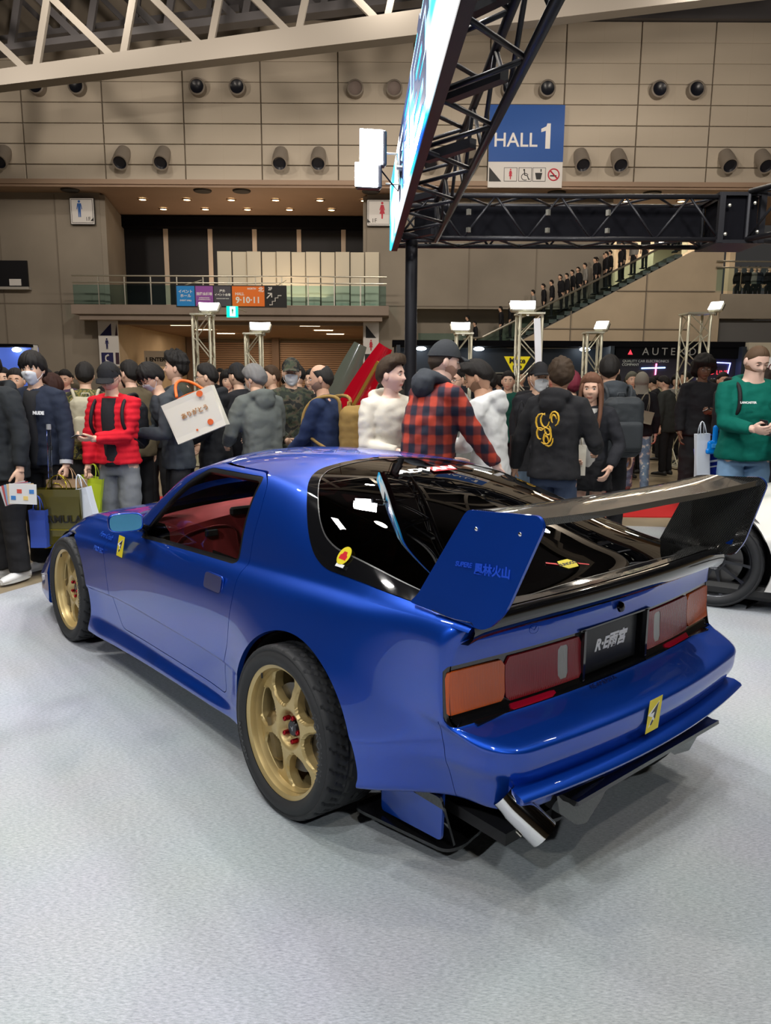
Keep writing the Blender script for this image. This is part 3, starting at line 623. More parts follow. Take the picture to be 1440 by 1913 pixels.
    m = MB(); m.prism([(-.085, .030), (-.045, .006), (-.045, .018), (-.080, .036)], -.0004, .0006, T=T); m.prism([(.085, -.028), (.045, -.006), (.045, -.016), (.080, -.034)], -.0004, .0006, T=T); m.build('red_arrow', redm, su); text_on('SUNOCO', .021, T @ Matrix.Translation((0, 0, .0012)), bk, parent=su, depth=.0003, bold=.0008)
    # tone on tone lettering on the paint
    db = mat('tone_blue', (.02, .10, .55), .35, metal=.3); db2 = mat('tone_dark', (.004, .01, .08), .4)
    text_on('RE-AMEMIYA', .026, frame((-.840, .12, .580), (0, -1, 0), (.96, 0, .29)), db2, parent=car, depth=.0004, shear=.3)
    text_on('Pure Craft', .042, frame((1.927, .786, .722), (-1, 0, .0), (0, -.57, .82)), db, parent=car, depth=.0008, shear=.3); text_on('PROTEC', .036, frame((1.927, .834, .650), (-1, 0, 0), (0, -.24, .97)), db, parent=car, depth=.0008, bold=.001)
    m = MB(); T = frame((-.812, .468, .835), (0, -1, 0), (.2, 0, 1)); m.tube([T @ Vector((.022*math.cos(q), .014*math.sin(q), .001)) for q in np.linspace(0, 2*PI, 24, endpoint=False)], .0012, 5, closed=True); m.tube([T @ Vector((-.014, .006, .001)), T @ Vector((0, -.004, .001)), T @ Vector((.014, .006, .001))], .0012, 5); m.build('tail_emblem', paint, car)

    return cf, chrome

def tyre_mesh():
    prof = []                             # (radius, across) from the outer bead over the tread to the inner bead
    for t in np.linspace(0, 1, 9): prof.append((.246+.052*t, .118+.016*math.sin(PI*t*.9)))
    for t in np.linspace(0, PI/2, 5)[1:]: prof.append((.298+.020*math.sin(t), .108+.0195*math.cos(t)))
    prof += [(.3185, w_) for w_ in np.linspace(.104, -.104, 33)]
    prof += [(r_, -w_) for r_, w_ in prof[:13][::-1]]
    n = 336; P = np.zeros((n, len(prof), 3))
    for j in range(n):
        th = 2*PI*j/n
        for i, (r_, w_) in enumerate(prof):
            if r_ > .305 and abs(w_) < .122:
                g = 0
                for off, slope, lo, hi in ((0, 1.35, .018, .12), (.5, 1.35, -.12, -.018)):
                    ph = (th*28/(2*PI)+off-abs(w_)*slope*7) % 1
                    if lo <= w_ <= hi and ph < .16: g = 1
                    ph2 = (th*28/(2*PI)+off+.5-abs(w_)*slope*7) % 1
                    if (lo <= w_ <= hi) and ph2 < .12 and .05 < abs(w_) < .085: g = 1
                if abs(abs(w_)-.036) < .0045: g = 1
                r_ -= .0065*g
            P[j, i] = (r_*math.cos(th), r_*math.sin(th), w_)
    m = MB(); k = len(prof); m.add(P.reshape(-1, 3), [(j*k+i, ((j+1) % n)*k+i, ((j+1) % n)*k+i+1, j*k+i+1) for j in range(n) for i in range(k-1)]); return m.mesh('tyre', 40)
def rim_face():
    rs = [0.0001, .012, .024, .034, .045, .055, .062, .068, .076, .084, .092, .10, .108, .116, .124, .132, .14, .148, .156, .164, .172, .18, .187, .194, .20, .206, .212, .218, .223, .2262, .2275, .2285, .232, .238, .2425, .247, .2495, .249]
    zp = K((0, -.066), (.045, -.066), (.058, -.062), (.070, -.037), (.08, -.033), (.11, -.034), (.16, -.040), (.2, -.046), (.2262, -.048), (.2275, -.044), (.2290, -.012), (.236, -.006), (.243, -.003), (.248, 0), (.250, -.006))
    n = 240; T_ = np.linspace(0, 2*PI, n+1); S = np.zeros((len(rs), n+1, 3))
    def hw(r_): return .0185+.030*np.clip((.135-r_)/.05, 0, 1)**2+.042*np.clip((r_-.170)/.05, 0, 1)**2
    def fld(X, Y):
        r_ = np.hypot(X, Y); th = np.arctan2(Y, X); a = np.abs((th % (PI/3))-PI/6); d = np.sin(PI/6-a)*r_-hw(r_)
        return np.minimum(np.minimum(d, r_-.094), .2185-r_)
    for i, r_ in enumerate(rs):
        S[i, :, 0] = r_*np.cos(T_); S[i, :, 1] = r_*np.sin(T_); S[i, :, 2] = zp(r_)
    f = fld(S[..., 0], S[..., 1]); rr2 = np.hypot(S[..., 0], S[..., 1])
    groove = np.clip((f+.0065)/.004, 0, 1)*(rr2 > .086)*(rr2 < .224); S[..., 2] -= .009*groove       # stepped edge round every window
    du = np.gradient(S, axis=1); dv = np.gradient(S, axis=0); N = np.cross(dv, du); N /= np.linalg.norm(N, axis=2)[..., None]+1e-12; N *= np.sign(N[..., 2:3]+1e-9)
    I = np.arange(len(rs)*(n+1)).reshape(len(rs), n+1); F = [(int(I[i, j]), int(I[i+1, j]), int(I[i+1, j+1]), int(I[i, j+1])) for i in range(len(rs)-1) for j in range(n)]
    P = Patch(S.reshape(-1, 3), N.reshape(-1, 3), F); _, P = P.cut(lambda V: fld(V[:, 0], V[:, 1])); return P
def make_wheel(parent, gold, hubm, tag_):
    w_ = thing('wheel', None, None); w_.parent = parent
    P = rim_face(); V, RF = P.rim(.036, (0, 0, -1)); m = MB(); m.add(V, P.F); n = len(m.v); used = sorted({i for q in RF for i in q}); mp = {i: n+k for k, i in enumerate(used)}
    m.v += [tuple(V[i]) for i in used]; m.f += [tuple(mp[i] for i in q) for q in RF]; m.m += [0]*len(RF)
    o = m.build('rim_face', gold, w_, smooth=35)
    m = MB(); m.lathe([(.227, -.03), (.2215, -.05), (.219, -.15), (.225, -.2), (.236, -.21)], 64); m.build('barrel', gold, w_, smooth=True)
    ty = link('tyre', tyre_mesh(), w_, [mat('tyre_rubber', (.022, .023, .025), .62, bump=(60, .15, .002))]); ty.location = (0, 0, -.115)
    m = MB(); m.lathe([(.0, -.075), (.165, -.075), (.165, -.095), (.06, -.1), (0, -.1)], 48); m.lathe([(.08, -.0745), (.1, -.070), (.0, -.068)], 32); m.build('brake_disc', mat('brake_steel', (.13, .125, .12), .4, metal=1), w_, smooth=40)
    m = MB(); m.box((.14, .03, -.075), (.07, .19, .07), bev=.02); m.build('brake_caliper', mat('caliper', (.16, .11, .04), .4, metal=.5), w_, smooth=40)
    m = MB(); m.lathe([(0, -.05), (.026, -.05), (.031, -.056), (.033, -.07)], 24); c_ = m.build('centre_cap', mat('cap_dark', (.03, .03, .035), .3, metal=.5), w_, smooth=40)
    text_on('A', .026, Matrix.Translation((0, 0, -.0498)), mat('cap_silver', (.5, .5, .52), .3, metal=1), parent=c_, depth=.0005)
    for k in range(5):
        a = 2*PI*k/5+.3; m = MB(); m.cyl((.047*math.cos(a), .047*math.sin(a), -.066), (.047*math.cos(a), .047*math.sin(a), -.040), .0095, 6); m.ell((.047*math.cos(a), .047*math.sin(a), -.040), (.009, .009, .005), n=8, k=6); m.build('wheel_nut', hubm, w_, smooth=30)
    m = MB(); a = -1.2; m.cyl((.232*math.cos(a), .232*math.sin(a), -.01), (.214*math.cos(a), .214*math.sin(a), -.004), .004, 8); m.build('valve', mat('black_rubber'), w_)
    m = MB(); lt = mat('tyre_lettering', (.055, .056, .06), .5); w_['_'] = 0; del w_['_']
    for word, a0 in (('ADVAN', .35), ('YOKOHAMA', PI+.2)):
        m = MB()
        for k, chx in enumerate(word):
            a = a0-k*.115; me = textmesh(chx, .034, depth=.0004, bold=.001)
            T = Matrix.Rotation(a, 4, 'Z') @ Matrix.Translation((.272, 0, .0185)) @ Matrix.Rotation(-PI/2, 4, 'Z') @ Matrix.Rotation(R(-6), 4, 'X')
            me.transform(T); q = MB(); q.add([tuple(v.co) for v in me.vertices], [tuple(p.vertices) for p in me.polygons]); m.merge(q); bpy.data.meshes.remove(me)
        m.build('tyre_lettering', lt, w_)
    return w_
def car_wheels(car):
    gold = mat('gold_paint', (.55, .42, .19), .40, metal=.55, coat=.3); redn = mat('red_anodised', (.35, .01, .02), .25, metal=.8)
    proto = make_wheel(car, gold, redn, ''); idx = None; out = []
    for i, (x, y, cam_, steer, spin) in enumerate(((0, .878, 2.6, 0, .35), (2.43, .862, 2.0, 0, .2), (0, -.878, 2.6, 0, 1), (2.43, -.862, 2.0, 0, 2))):
        w_ = proto if i == 0 else copy_tree(proto, car); sd = 1 if y > 0 else -1
        # local z = outwards, local spin about z
        w_.matrix_parent_inverse = Matrix.Identity(4)
        Rm = Matrix(((sd*1, 0, 0), (0, 0, sd), (0, 1, 0))).to_4x4() if 0 else (Matrix.Rotation(sd*R(-90), 4, 'X'))
        w_.matrix_basis = Matrix.Translation((x, y, .3165)) @ Matrix.Rotation(sd*R(cam_), 4, 'X') @ Rm @ Matrix.Rotation(spin, 4, 'Z')
        out.append(w_)
    return out
def car_interior(car):
    redf = mat('red_trim', (.34, .012, .016), .75, sheen=.3); blkf = mat('black_trim', (.015, .015, .016), .7)
    m = MB(); m.box((1.15, 0, .20), (4.0, 1.22, .04)); m.box((2.75, 0, .38), (.9, 1.0, .40)); m.box((2.05, 0, .52), (.08, 1.36, .5)); m.box((-.40, 0, .46), (.66, 1.16, .42)); m.box((1.2, .70, .235), (1.35, .14, .07)); m.box((1.2, -.70, .235), (1.35, .14, .07)); m.build('underbody', blkf, car)
    for sd in (1, -1):
        for x in (0, 2.43):
            m = MB(); m.lathe([(.36, -.05), (.36, -.26), (.0, -.26)], 24, T=Matrix.Translation((x, sd*.86, .31)) @ Matrix.Rotation(sd*R(-90), 4, 'X'), a0=PI, a1=2*PI) if sd < 0 else m.lathe([(.36, -.05), (.36, -.26), (.0, -.26)], 24, T=Matrix.Translation((x, sd*.86, .31)) @ Matrix.Rotation(sd*R(-90), 4, 'X'), a0=PI, a1=2*PI); m.build('wheel_well', blkf, car)
    # door cards (their armrests, handle cups and arm slots)
    for sd in (1, -1):
        m = MB(); P = np.array([[(x, sd*y, z) for x in np.linspace(.50, 1.86, 12)] for y, z in [(.70, .28), (.71, .40), (.665, .50), (.655, .53), (.70, .56), (.715, .70), (.695, .76), (.675, .785), (.70, .815 if 0 else .80)]]); P[-1, :, 2] = [float(zbel(x))-.01 for x in P[-1, :, 0]]; P[-2, :, 2] = P[-1, :, 2]-.012
        m.grid(P, 0, sd < 0); dc = m.build('door_card', redf, car, smooth=50)
        m = MB(); m.box((1.15, sd*.705, .665), (.14, .02, .035), bev=.006); m.build('inner_handle', blkf, dc); m = MB(); m.prism([(-.16, -.022), (.16, -.03), (.16, .025), (-.10, .025)], -.004, .004, T=frame((.72, sd*.672, .785), (1, 0, 0), (0, 0, 1))); m.build('speaker_slot', blkf, dc)
        m = MB(); m.tube([(.62, sd*.70, .60), (.62, sd*.70, .72), (1.30, sd*.70, .735), (1.45, sd*.70, .68), (1.42, sd*.70, .58)], .006, 6); m.build('trim_seam', mat('dark_red_trim', (.22, .012, .015), .8), dc, smooth=True)
    m = MB(); P = np.array([[(x, y, z-.07*(y/.68)**2) for y in np.linspace(-.69, .69, 13)] for x, z in [(1.33, .60), (1.30, .78), (1.305, .90), (1.36, .935), (1.5, .93), (1.78, .87), (2.0, .80)]]); m.grid(P, 0, True); db_ = m.build('dashboard', redf, car, smooth=50); m = MB(); m.box((1.298, .275, .898), (.03, .16, .045), bev=.01); m.build('air_vent', blkf, db_); m = MB(); m.box((1.290, .47, .80), (.02, .07, .035), bev=.005); m.build('glovebox_latch', blkf, db_)
    m = MB(); m.tube(chaikin([(1.297, .66, .70), (1.295, .65, .815), (1.295, .33, .845), (1.297, .31, .70)]), .0045, 6); m.build('glovebox_seam', mat('dark_red_trim', (.12, .006, .008), .8), db_)
    m = MB(); m.box((.9, 0, .36), (1.0, .22, .28), bev=.04); m.build('centre_console', redf, car, smooth=40)
    m = MB(); m.box((.1, 0, .50), (.5, 1.2, .5), bev=.05); m.build('rear_shelf', redf, car, smooth=40)
    for y in (.36, -.36):
        st = thing('seat', None, None); st.parent = car
        m = MB(); m.box((.86, y, .36), (.5, .46, .14), bev=.06); m.box((.88, y+.21, .42), (.44, .07, .12), bev=.03); m.box((.88, y-.21, .42), (.44, .07, .12), bev=.03); m.build('seat_cushion', redf, st, smooth=40)
        m = MB(); m.box((.55, y, .66), (.13, .46, .58), bev=.06, rot=Matrix.Rotation(R(-16), 4, 'Y')); m.box((.46, y, 1.0), (.10, .26, .18), bev=.045, rot=Matrix.Rotation(R(-16), 4, 'Y')); m.build('seat_back', mat('black_seat', (.03, .018, .018), .8), st, smooth=40)
    m = MB(); T = frame((1.16, -.36, .80), (0, 1, 0), (.35, 0, 1)); m.tube([T @ Vector((.17*math.cos(a), .17*math.sin(a), 0)) for a in np.linspace(0, 2*PI, 32, endpoint=False)], .014, 8, closed=True)
    for a in (0, PI, -PI/2): m.tube([T @ Vector((0, 0, .0)), T @ Vector((.165*math.cos(a), .165*math.sin(a), 0))], .012, 6)
    m.cyl(T @ Vector((0, 0, -.01)), (1.4, -.36, .72), .03, 10); m.build('steering_wheel', blkf, car, smooth=True)
    # lining of the pillars and roof
    P, _ = car_build.lining
    P.offset(-.03).build('roof_lining', redf, car)
# ================================================================ the exhibition hall
HM = Matrix.Translation(Vector((CAM[0], CAM[1], 0))) @ Matrix.Rotation(HROT, 4, 'Z')     # local x = to the right, y = deeper into the hall
def put(o, T=None): o.matrix_basis = HM if T is None else HM @ T; return o
def hbuild(mb, name, m, smooth=False, **k): return put(mb.build(name, m, None, smooth, **k))
def hthing(name, label, cat, s, d, z=0, rz=0, group=None): return thing(name, label, cat, hall(s, d, z), HROT+rz, group)
def cat_boxes(mb, rects, y0, y1, m=0):
    for x0, x1, z0, z1 in rects: mb.box(((x0+x1)/2, (y0+y1)/2, (z0+z1)/2), (x1-x0, y1-y0, z1-z0), m)
    return mb

M_carpet = mat('grey_carpet', (.52, .535, .55), .95, spec=.1)
def _carpet():
    nt = M_carpet.node_tree; b = nt.nodes['Principled BSDF']; tc = nt.nodes.new('ShaderNodeTexCoord')
    mp = nt.nodes.new('ShaderNodeMapping'); mp.inputs['Rotation'].default_value = (0, 0, HROT); mp.inputs['Scale'].default_value = (55, 210, 1)
    n = nt.nodes.new('ShaderNodeTexNoise'); n.inputs['Scale'].default_value = 1; n.inputs['Detail'].default_value = 6; n.inputs['Roughness'].default_value = .75
    n2 = nt.nodes.new('ShaderNodeTexNoise'); n2.inputs['Scale'].default_value = 1.3; n2.inputs['Detail'].default_value = 3
    nt.links.new(tc.outputs['Object'], mp.inputs[0]); nt.links.new(mp.outputs[0], n.inputs[0]); nt.links.new(tc.outputs['Object'], n2.inputs[0])
    cr = nt.nodes.new('ShaderNodeValToRGB'); cr.color_ramp.elements[0].position = .32; cr.color_ramp.elements[0].color = (.29, .315, .34, 1); cr.color_ramp.elements[1].position = .68; cr.color_ramp.elements[1].color = (.60, .635, .67, 1)
    nt.links.new(n.outputs['Fac'], cr.inputs[0]); mx = nt.nodes.new('ShaderNodeMix'); mx.data_type = 'RGBA'; mx.blend_type = 'MULTIPLY'; mx.inputs[0].default_value = .18
    nt.links.new(cr.outputs[0], mx.inputs[6]); nt.links.new(n2.outputs['Color'], mx.inputs[7]); nt.links.new(mx.outputs[2], b.inputs['Base Color'])
    bp = nt.nodes.new('ShaderNodeBump'); bp.inputs['Strength'].default_value = .5; bp.inputs['Distance'].default_value = .003; nt.links.new(n.outputs['Fac'], bp.inputs['Height']); nt.links.new(bp.outputs[0], b.inputs['Normal'])
_carpet()
M_floor = mat('hall_floor', (.30, .24, .155), .35, spec=.5, noise=(.8, .25, 6), bump=(30, .1, .004))
M_conc = mat('concrete', (.27, .235, .19), .85, noise=(.35, .18, 8), bump=(6, .2, .01))
M_concw = mat('warm_concrete', (.46, .375, .27), .85, noise=(.5, .15, 8), bump=(6, .2, .01))
M_panel = mat('cream_wall_panel', (.50, .435, .35), .6, noise=(.25, .07, 5)); M_joint = mat('wall_joint', (.20, .17, .135), .9)
M_dark = mat('dark_ceiling', (.035, .035, .042), .9); M_steel = mat('cream_steel', (.21, .19, .165), .5, metal=.1); M_steel2 = mat('dark_steel', (.09, .085, .09), .5)
M_blacktruss = mat('black_powder_coat', (.018, .018, .022), .38, metal=.3); M_white = mat('white_panel', (.75, .75, .74), .5); M_black = mat('black_cloth', (.005, .005, .007), .9, spec=.1)
M_brown = mat('brown_soffit', (.34, .235, .165), .6, noise=(.3, .12)); M_alu = mat('aluminium', (.62, .60, .52), .3, metal=.85)
M_glass = glassmat('balustrade_glass', (.74, .90, .90), 1.45, fr=.8)
def glow(n, c, e): return mat(n, c, .4, emit=c, es=e)
ORD = ['first', 'second', 'third', 'fourth', 'fifth', 'sixth', 'seventh', 'eighth', 'ninth', 'tenth', 'eleventh', 'twelfth', 'thirteenth']
M_glass2 = glassmat('escalator_glass', (.88, .96, .95), 1.4, fr=.8)
def hallroom():
    m = MB(); m.box((0, 5, -.10), (90, 120, .16)); hbuild(m, 'floor', M_floor, kind='structure')
    m = MB(); m.prism([(-6.2, -4), (-6.2, -2), (-2.86, 5.42), (-1.35, 8.75), (3.2, 8.15), (7.5, 7.4), (7.5, -4)], -.02, 0); hbuild(m, 'floor_carpet', M_carpet, kind='structure')
    m = MB(); m.prism([(-7, 8.2), (0, 9.0), (3.2, 8.85), (7, 8.9), (7, 11.1), (4.15, 11.05), (0, 10.6), (-7, 9.7)], -.02, -.008); hbuild(m, 'floor_red_carpet', mat('red_carpet', (.55, .012, .012), .9), kind='structure')
    # upper wall of cream panels
    ss = [-19.7, -16.17, -12.61, -9.03, -5.6, -2.19, 1.15, 4.48, 7.78, 11.04, 14.26, 17.5, 20.8]; zz = [10.08, 10.95, 11.81, 12.67, 13.53, 14.38, 15.22, 16.05, 16.88]
    m = MB(); m.box((0, 36.4, 14.3), (44, .5, 8.4)); w_ = hbuild(m, 'wall_upper', M_joint, kind='structure')
    shared = {}
    for i in range(len(ss)-1):
        for j in range(len(zz)-1):
            if j == 7 and ss[i] < -6: continue
            wd = round(ss[i+1]-ss[i]-.05, 2)
            if wd not in shared:
                a = MB(); a.box((0, 0, 0), (wd, .14, .825), bev=.015); a.box((0, -.0702, 0), (.012, .002, .82), 1); me = a.mesh('wall_panel'); me.materials.append(M_panel); me.materials.append(mat('panel_seam', (.47, .40, .31), .7)); shared[wd] = me
            o = bpy.data.objects.new('wall_panel', shared[wd]); COL.objects.link(o); o.parent = w_; o.location = ((ss[i]+ss[i+1])/2, 36.10, (zz[j]+zz[j+1])/2)
    m = MB(); m.box((8, 36.0, 16.98), (30, .5, .16)); m.box((8, 36.1, 17.9), (30, .3, 1.7)); hbuild(m, 'trim_1', M_steel2, kind='structure')
    # soffit below it and the recess with dark windows
    m = MB(); m.box((0, 40, 10.18), (44, 8.4, .2)); m.box((0, 35.98, 10.03), (44, .15, .10)); sf = hbuild(m, 'ceiling_soffit', M_brown, kind='structure')
    m = MB(); cat_boxes(m, [(-24, -13.5, 4.9, 10.1), (-24, -13.25, -.1, 4.9)], 37.5, 38.1); m.box((-13.95, 40.6, 7.4), (.3, 6.2, 5.2), rot=Matrix.Rotation(R(10), 4, 'Z'))
    for x in (-18.3, -15.6): m.box((x, 37.49, 5), (.05, .04, 10), 1)
    m.box((-18, 37.49, 5.05), (9, .04, .05), 1); hbuild(m, 'wall_left', [M_conc, M_joint], kind='structure')
    m = MB(); cat_boxes(m, [(-.95, 10.6, 4.9, 10.1), (-.95, 1.2, -.1, 4.9)], 37.5, 38.1); m.box((-.98, 40.6, 7.4), (.3, 6, 5.2)); m.box((4.4, 39, 2.4), (9.6, .5, 5.2))
    for x in (1.0, 3.9, 7.1): m.box((x, 37.49, 7.5), (.05, .04, 5.2), 1)
    m.box((4.8, 37.49, 5.02), (11.4, .04, .05), 1); hbuild(m, 'wall_right', [M_conc, M_joint], kind='structure')
    m = MB(); m.box((-7.6, 43.2, 7.5), (14.6, .3, 5.4)); m.box((-7.6, 42.6, 9.72), (14.0, .8, .5)); hbuild(m, 'wall_recess', M_black, kind='structure')
    xs = [-14.35+.0, -11.95, -9.55, -7.15, -4.75, -2.35, -.35]
    for k in range(6):
        f = put(MB().box(((xs[k]+xs[k+1])/2, 42.95, 7.2), (xs[k+1]-xs[k]-.22, .1, 4.5)).build('window_%d' % (k+1), mat('smoked_glass', (.012, .012, .015), .45, spec=.3), kind='structure'))
        m = MB(); m.box((xs[k], 42.9, 7.2), (.24, .16, 4.6)); o = m.build('mullion', mat('grey_frame', (.60, .50, .40), .5), f)
    for k, x in enumerate([-10.9+2.14*i for i in range(6)]):
        for q, (zz_, dd) in enumerate(((10.05, 38.6), (10.05, 40.7))):
            t = hthing('downlight', 'recessed downlight in the brown soffit, %s row over the balcony, %s from the left' % (('front', 'back')[q], ORD[k]), 'light', x*1.0+(-.5 if q else -.9)+(0), dd, 10.03, group='downlights over the balcony')
            a = MB(); a.lathe([(0, .02), (.17, .02), (.17, 0)], 14); a.build('lamp', glow('warm_lamp', (1, .78, .45), 9), t); a = MB(); a.lathe([(.17, .03), (.24, .03), (.24, -.02), (.17, -.02)], 14); a.build('ring', M_brown, t)
    for k, x in enumerate((9.6, 11.5, 14.1, 16.5)):
        t = hthing('downlight', 'recessed downlight in the soffit above the black truss, %s from the left' % ORD[k], 'light', x, 38.4, 10.03, group='downlights above the black truss')
        a = MB(); a.lathe([(0, .02), (.17, .02), (.17, 0)], 14); a.build('lamp', glow('warm_lamp', (1, .78, .45), 9), t); a = MB(); a.lathe([(.17, .03), (.24, .03), (.24, -.02), (.17, -.02)], 14); a.build('ring', M_brown, t)
    for k, (x, d) in enumerate(((-14.6, 36.9), (-8.5, 36.9), (-6.7, 36.9), (-.75, 36.9), (7.8, 36.9), (12.2, 36.9))):
        t = hthing('ceiling_speaker', 'dark round vent flush in the brown soffit, %s from the left' % ORD[k], 'vent', x, d, 10.06, group='dark round vents in the soffit'); a = MB(); a.lathe([(0, -.05), (.38, -.05), (.42, 0), (.42, .02)], 18); a.build('grille', mat('dark_grille', (.03, .025, .02), .6), t)
    # balcony with glass balustrade, storage panels
    m = MB(); m.box((-7.2, 37.5, 4.66), (14.6, 3.2, .42)); m.box((-7.2, 36.3, 4.35), (14.0, .5, .30), 0); m.box((-7.2, 42, 4.9), (14, 3, .1)); m.box((-7.2, 37.9, 4.35), (13.9, .5, .5)); hbuild(m, 'floor_balcony', mat('slab_concrete', (.25, .20, .165), .8, noise=(.5, .15)), kind='structure')
    b = hthing('balcony_railing', 'long glass balustrade with steel handrail along the balcony edge', 'railing', -7.2, 35.95, 4.87)
    n = 12
    for k in range(n):
        a = MB(); a.box((-7.2+14.4/n*(k+.5), 0, .45), (14.4/n-.06, .02, .86)); a.build('glass_pane', M_glass, b)
        if k: a = MB(); a.box((-7.2+14.4/n*k, 0, .62), (.05, .05, 1.24)); a.build('post', M_alu, b)
    for z in (.98, 1.28): a = MB(); a.cyl((-7.2, 0, z), (7.2, 0, z), .035, 8); a.build('handrail', M_alu, b)
    for k in range(11):
        x0 = -8.05+.70*k; t = hthing('partition_panel', 'cream storage partition in the row on the balcony, %s from the left' % ORD[k], 'panel', x0+.35, 37.4+.12*(k % 2), 4.87, group='cream partitions on the balcony')
        a = MB(); a.box((0, 0, 1.30), (.66, .06, 2.6), bev=.01); a.build('board', mat('cream_board', (.62, .56, .44), .6), t); a = MB(); a.box((0, -.04, 1.3), (.6, .02, 2.5)); a.build('face', mat('cream_board'), t)
    # lower opening: ribbed ceiling, side walls, shutters
    m = MB(); m.box((-7, 44.2, 4.3), (12.8, 13.4, .1)); ce = hbuild(m, 'ceiling_passage', M_brown, kind='structure')
    for k in range(30): a = MB(); a.box((-7, 38.2+k*.42, 4.2), (12.8, .18, .10)); o = a.build('ceiling_slat', M_brown, ce)
    m = MB(); m.box((-13.15, 44, 2.1), (.3, 13, 4.3)); m.box((-.7, 44, 2.1), (.3, 13, 4.3)); m.box((-7, 50.8, 2.1), (13, .3, 4.3)); hbuild(m, 'wall_passage', M_concw, kind='structure')
    for k, (x0, x1) in enumerate(((-12.4, -7.45), (-6.95, -1.35))):
        sh = hthing('roller_shutter', ['brown roller shutter closing the left half of the passage', 'brown roller shutter closing the right half of the passage'][k], 'shutter', (x0+x1)/2, 50.5)
        for q in range(28): a = MB(); a.box((0, 0, .07+q*.138), (x1-x0, .05, .118), bev=.02); a.build('slat', mat('shutter_brown', (.40, .27, .19), .5, metal=.2), sh)
        a = MB(); a.box((0, .04, 2), (x1-x0, .02, 4)); a.build('backing', M_joint, sh)
    m = MB(); m.box((-7.2, 50.3, 2.1), (.45, .3, 4.2)); m.box((-12.7, 50.3, 2.1), (.5, .3, 4.2)); hbuild(m, 'trim_2', mat('dark_jamb', (.20, .135, .10), .6), kind='structure')
    for k, x in enumerate((-10.2, -3.8)):
        for q, d in enumerate((38.5, 42.0, 45.5)):
            a = MB(); a.box((0, 0, 0), (1.0, .22, .04), bev=.01); t = a.build('strip_light', glow('warm_lamp', (1, .78, .45), 9)); t.location = hall(x+.4*q, d, 4.14); t.rotation_euler = (0, 0, HROT); tag(t, 'warm strip light under the ribbed passage ceiling, %s side, %s' % (('left', 'right')[k], ('nearest', 'middle', 'farthest')[q]), 'light', 'strip lights in the passage')
    # right side: escalator parapet, back wall, upper floor
    m = MB(); T = frame((0, 36.0, 0), (1, 0, 0), (0, 0, 1)); m.prism([(4.6, 2.5), (5.4, 2.90), (13.9, 7.36), (15.35, 7.9), (15.35, 2.9), (10, 2.9)], -.35, 0, T=T)
    for x, z0, z1 in ((8.5, 3, 4.7), (11.9, 3, 6.4)): m.box((x, 35.98, (z0+z1)/2), (.04, .06, z1-z0), 1)
    m.box((10, 35.98, 3.9), (8, .06, .04), 1); m.box((12.8, 35.98, 5.6), (4.5, .06, .04), 1); hbuild(m, 'wall_escalator', [M_concw, M_joint], kind='structure')
    m = MB(); m.box((13, 47, 6.5), (13, .3, 6)); hbuild(m, 'wall_concourse', mat('lit_cream', (.62, .50, .36), .7), kind='structure')
    m = MB(); m.box((16, 42, 5.0), (7.5, 9, .4)); m.box((18, 36.3, 4.95), (5.4, .6, 1.1)); hbuild(m, 'floor_concourse', M_conc, kind='structure')
    m = MB(); m.box((18.2, 36.5, 3.7), (5.4, .4, 1.3)); hbuild(m, 'trim_3', mat('grey_fascia', (.13, .13, .13), .5), kind='structure')
    for x, w__ in ((11.2, .12), (12.6, 1.1), (15.0, .8), (17.0, .3)):
        m = MB(); m.box((x*1.1, 43, 7.5), (w__, .5, 5.4)); hbuild(m, 'pillar', M_concw, label='concrete pillar on the upper floor behind the escalator', cat='pillar', group='pillars on the upper floor')
    for n_, (x, z) in enumerate(((13.2, 8.0), (15.3, 8.3), (14.4, 7.55), (17.0, 8.1), (16.0, 8.4))):
        a = MB(); a.lathe([(0, 0), (.2, 0), (.2, .05)], 12, T=Matrix.Translation((0, 0, 0))); t = a.build('concourse_lamp', glow('cool_lamp', (1, .93, .8), 8)); t.location = hall(x, 44, z+.8); tag(t, 'small round lamp over the upper floor, %s of five' % ('lower left', 'tall middle', 'lowest', 'right', 'highest')[n_], 'light', 'lamps over the upper floor')
    e = hthing('escalator', 'escalator rising to the upper floor along the concrete wall', 'escalator', 0, 37.3)
    ang = math.atan2(4.43, 8.5)
    a = MB(); a.prism([(3.6, 2.4), (4.6, 2.55), (13.6, 7.2), (15, 7.2), (15, 6.9), (4.6, 1.9), (3.6, 1.9)], -.9, .9, T=frame((0, 0, 0), (1, 0, 0), (0, 0, 1))); a.build('incline', mat('escalator_dark', (.05, .05, .05), .5), e)
    for k in range(26): a = MB(); a.box((4.6+k*.355, 0, 2.62+k*.184), (.36, 1.5, .18)); a.build('step', mat('escalator_step', (.12, .12, .12), .5, metal=.5), e)
    for y in (-.95, .95):
        a = MB(); T = frame((0, y, 0), (1, 0, 0), (0, 0, 1)); a.prism([(3.7, 2.6), (4.6, 2.6), (13.8, 7.4), (13.8, 8.15), (4.5, 3.5), (3.7, 3.4)], -.01, .01, T=T); a.build('glass_side', M_glass2, e)
        a = MB(); a.tube([(3.6, y, 3.42), (4.5, y, 3.52), (13.8, y, 8.18), (15, y, 8.2)], .05, 6); a.build('handrail', mat('black_handrail', (.35, .33, .28), .3, metal=.8), e)
    m = MB(); m.box((0, 0, .5), (2.4, .03, 1.0)); t = m.build('landing_glass', M_glass); t.location = hall(2.7, 36.6, 2.7); t.rotation_euler = (0, 0, HROT); tag(t, 'glass panel beside the foot of the escalator', 'railing')
    rr = hthing('concourse_railing', 'glass balustrade of the upper floor at the right edge', 'railing', 17.3, 35.9, 5.5)
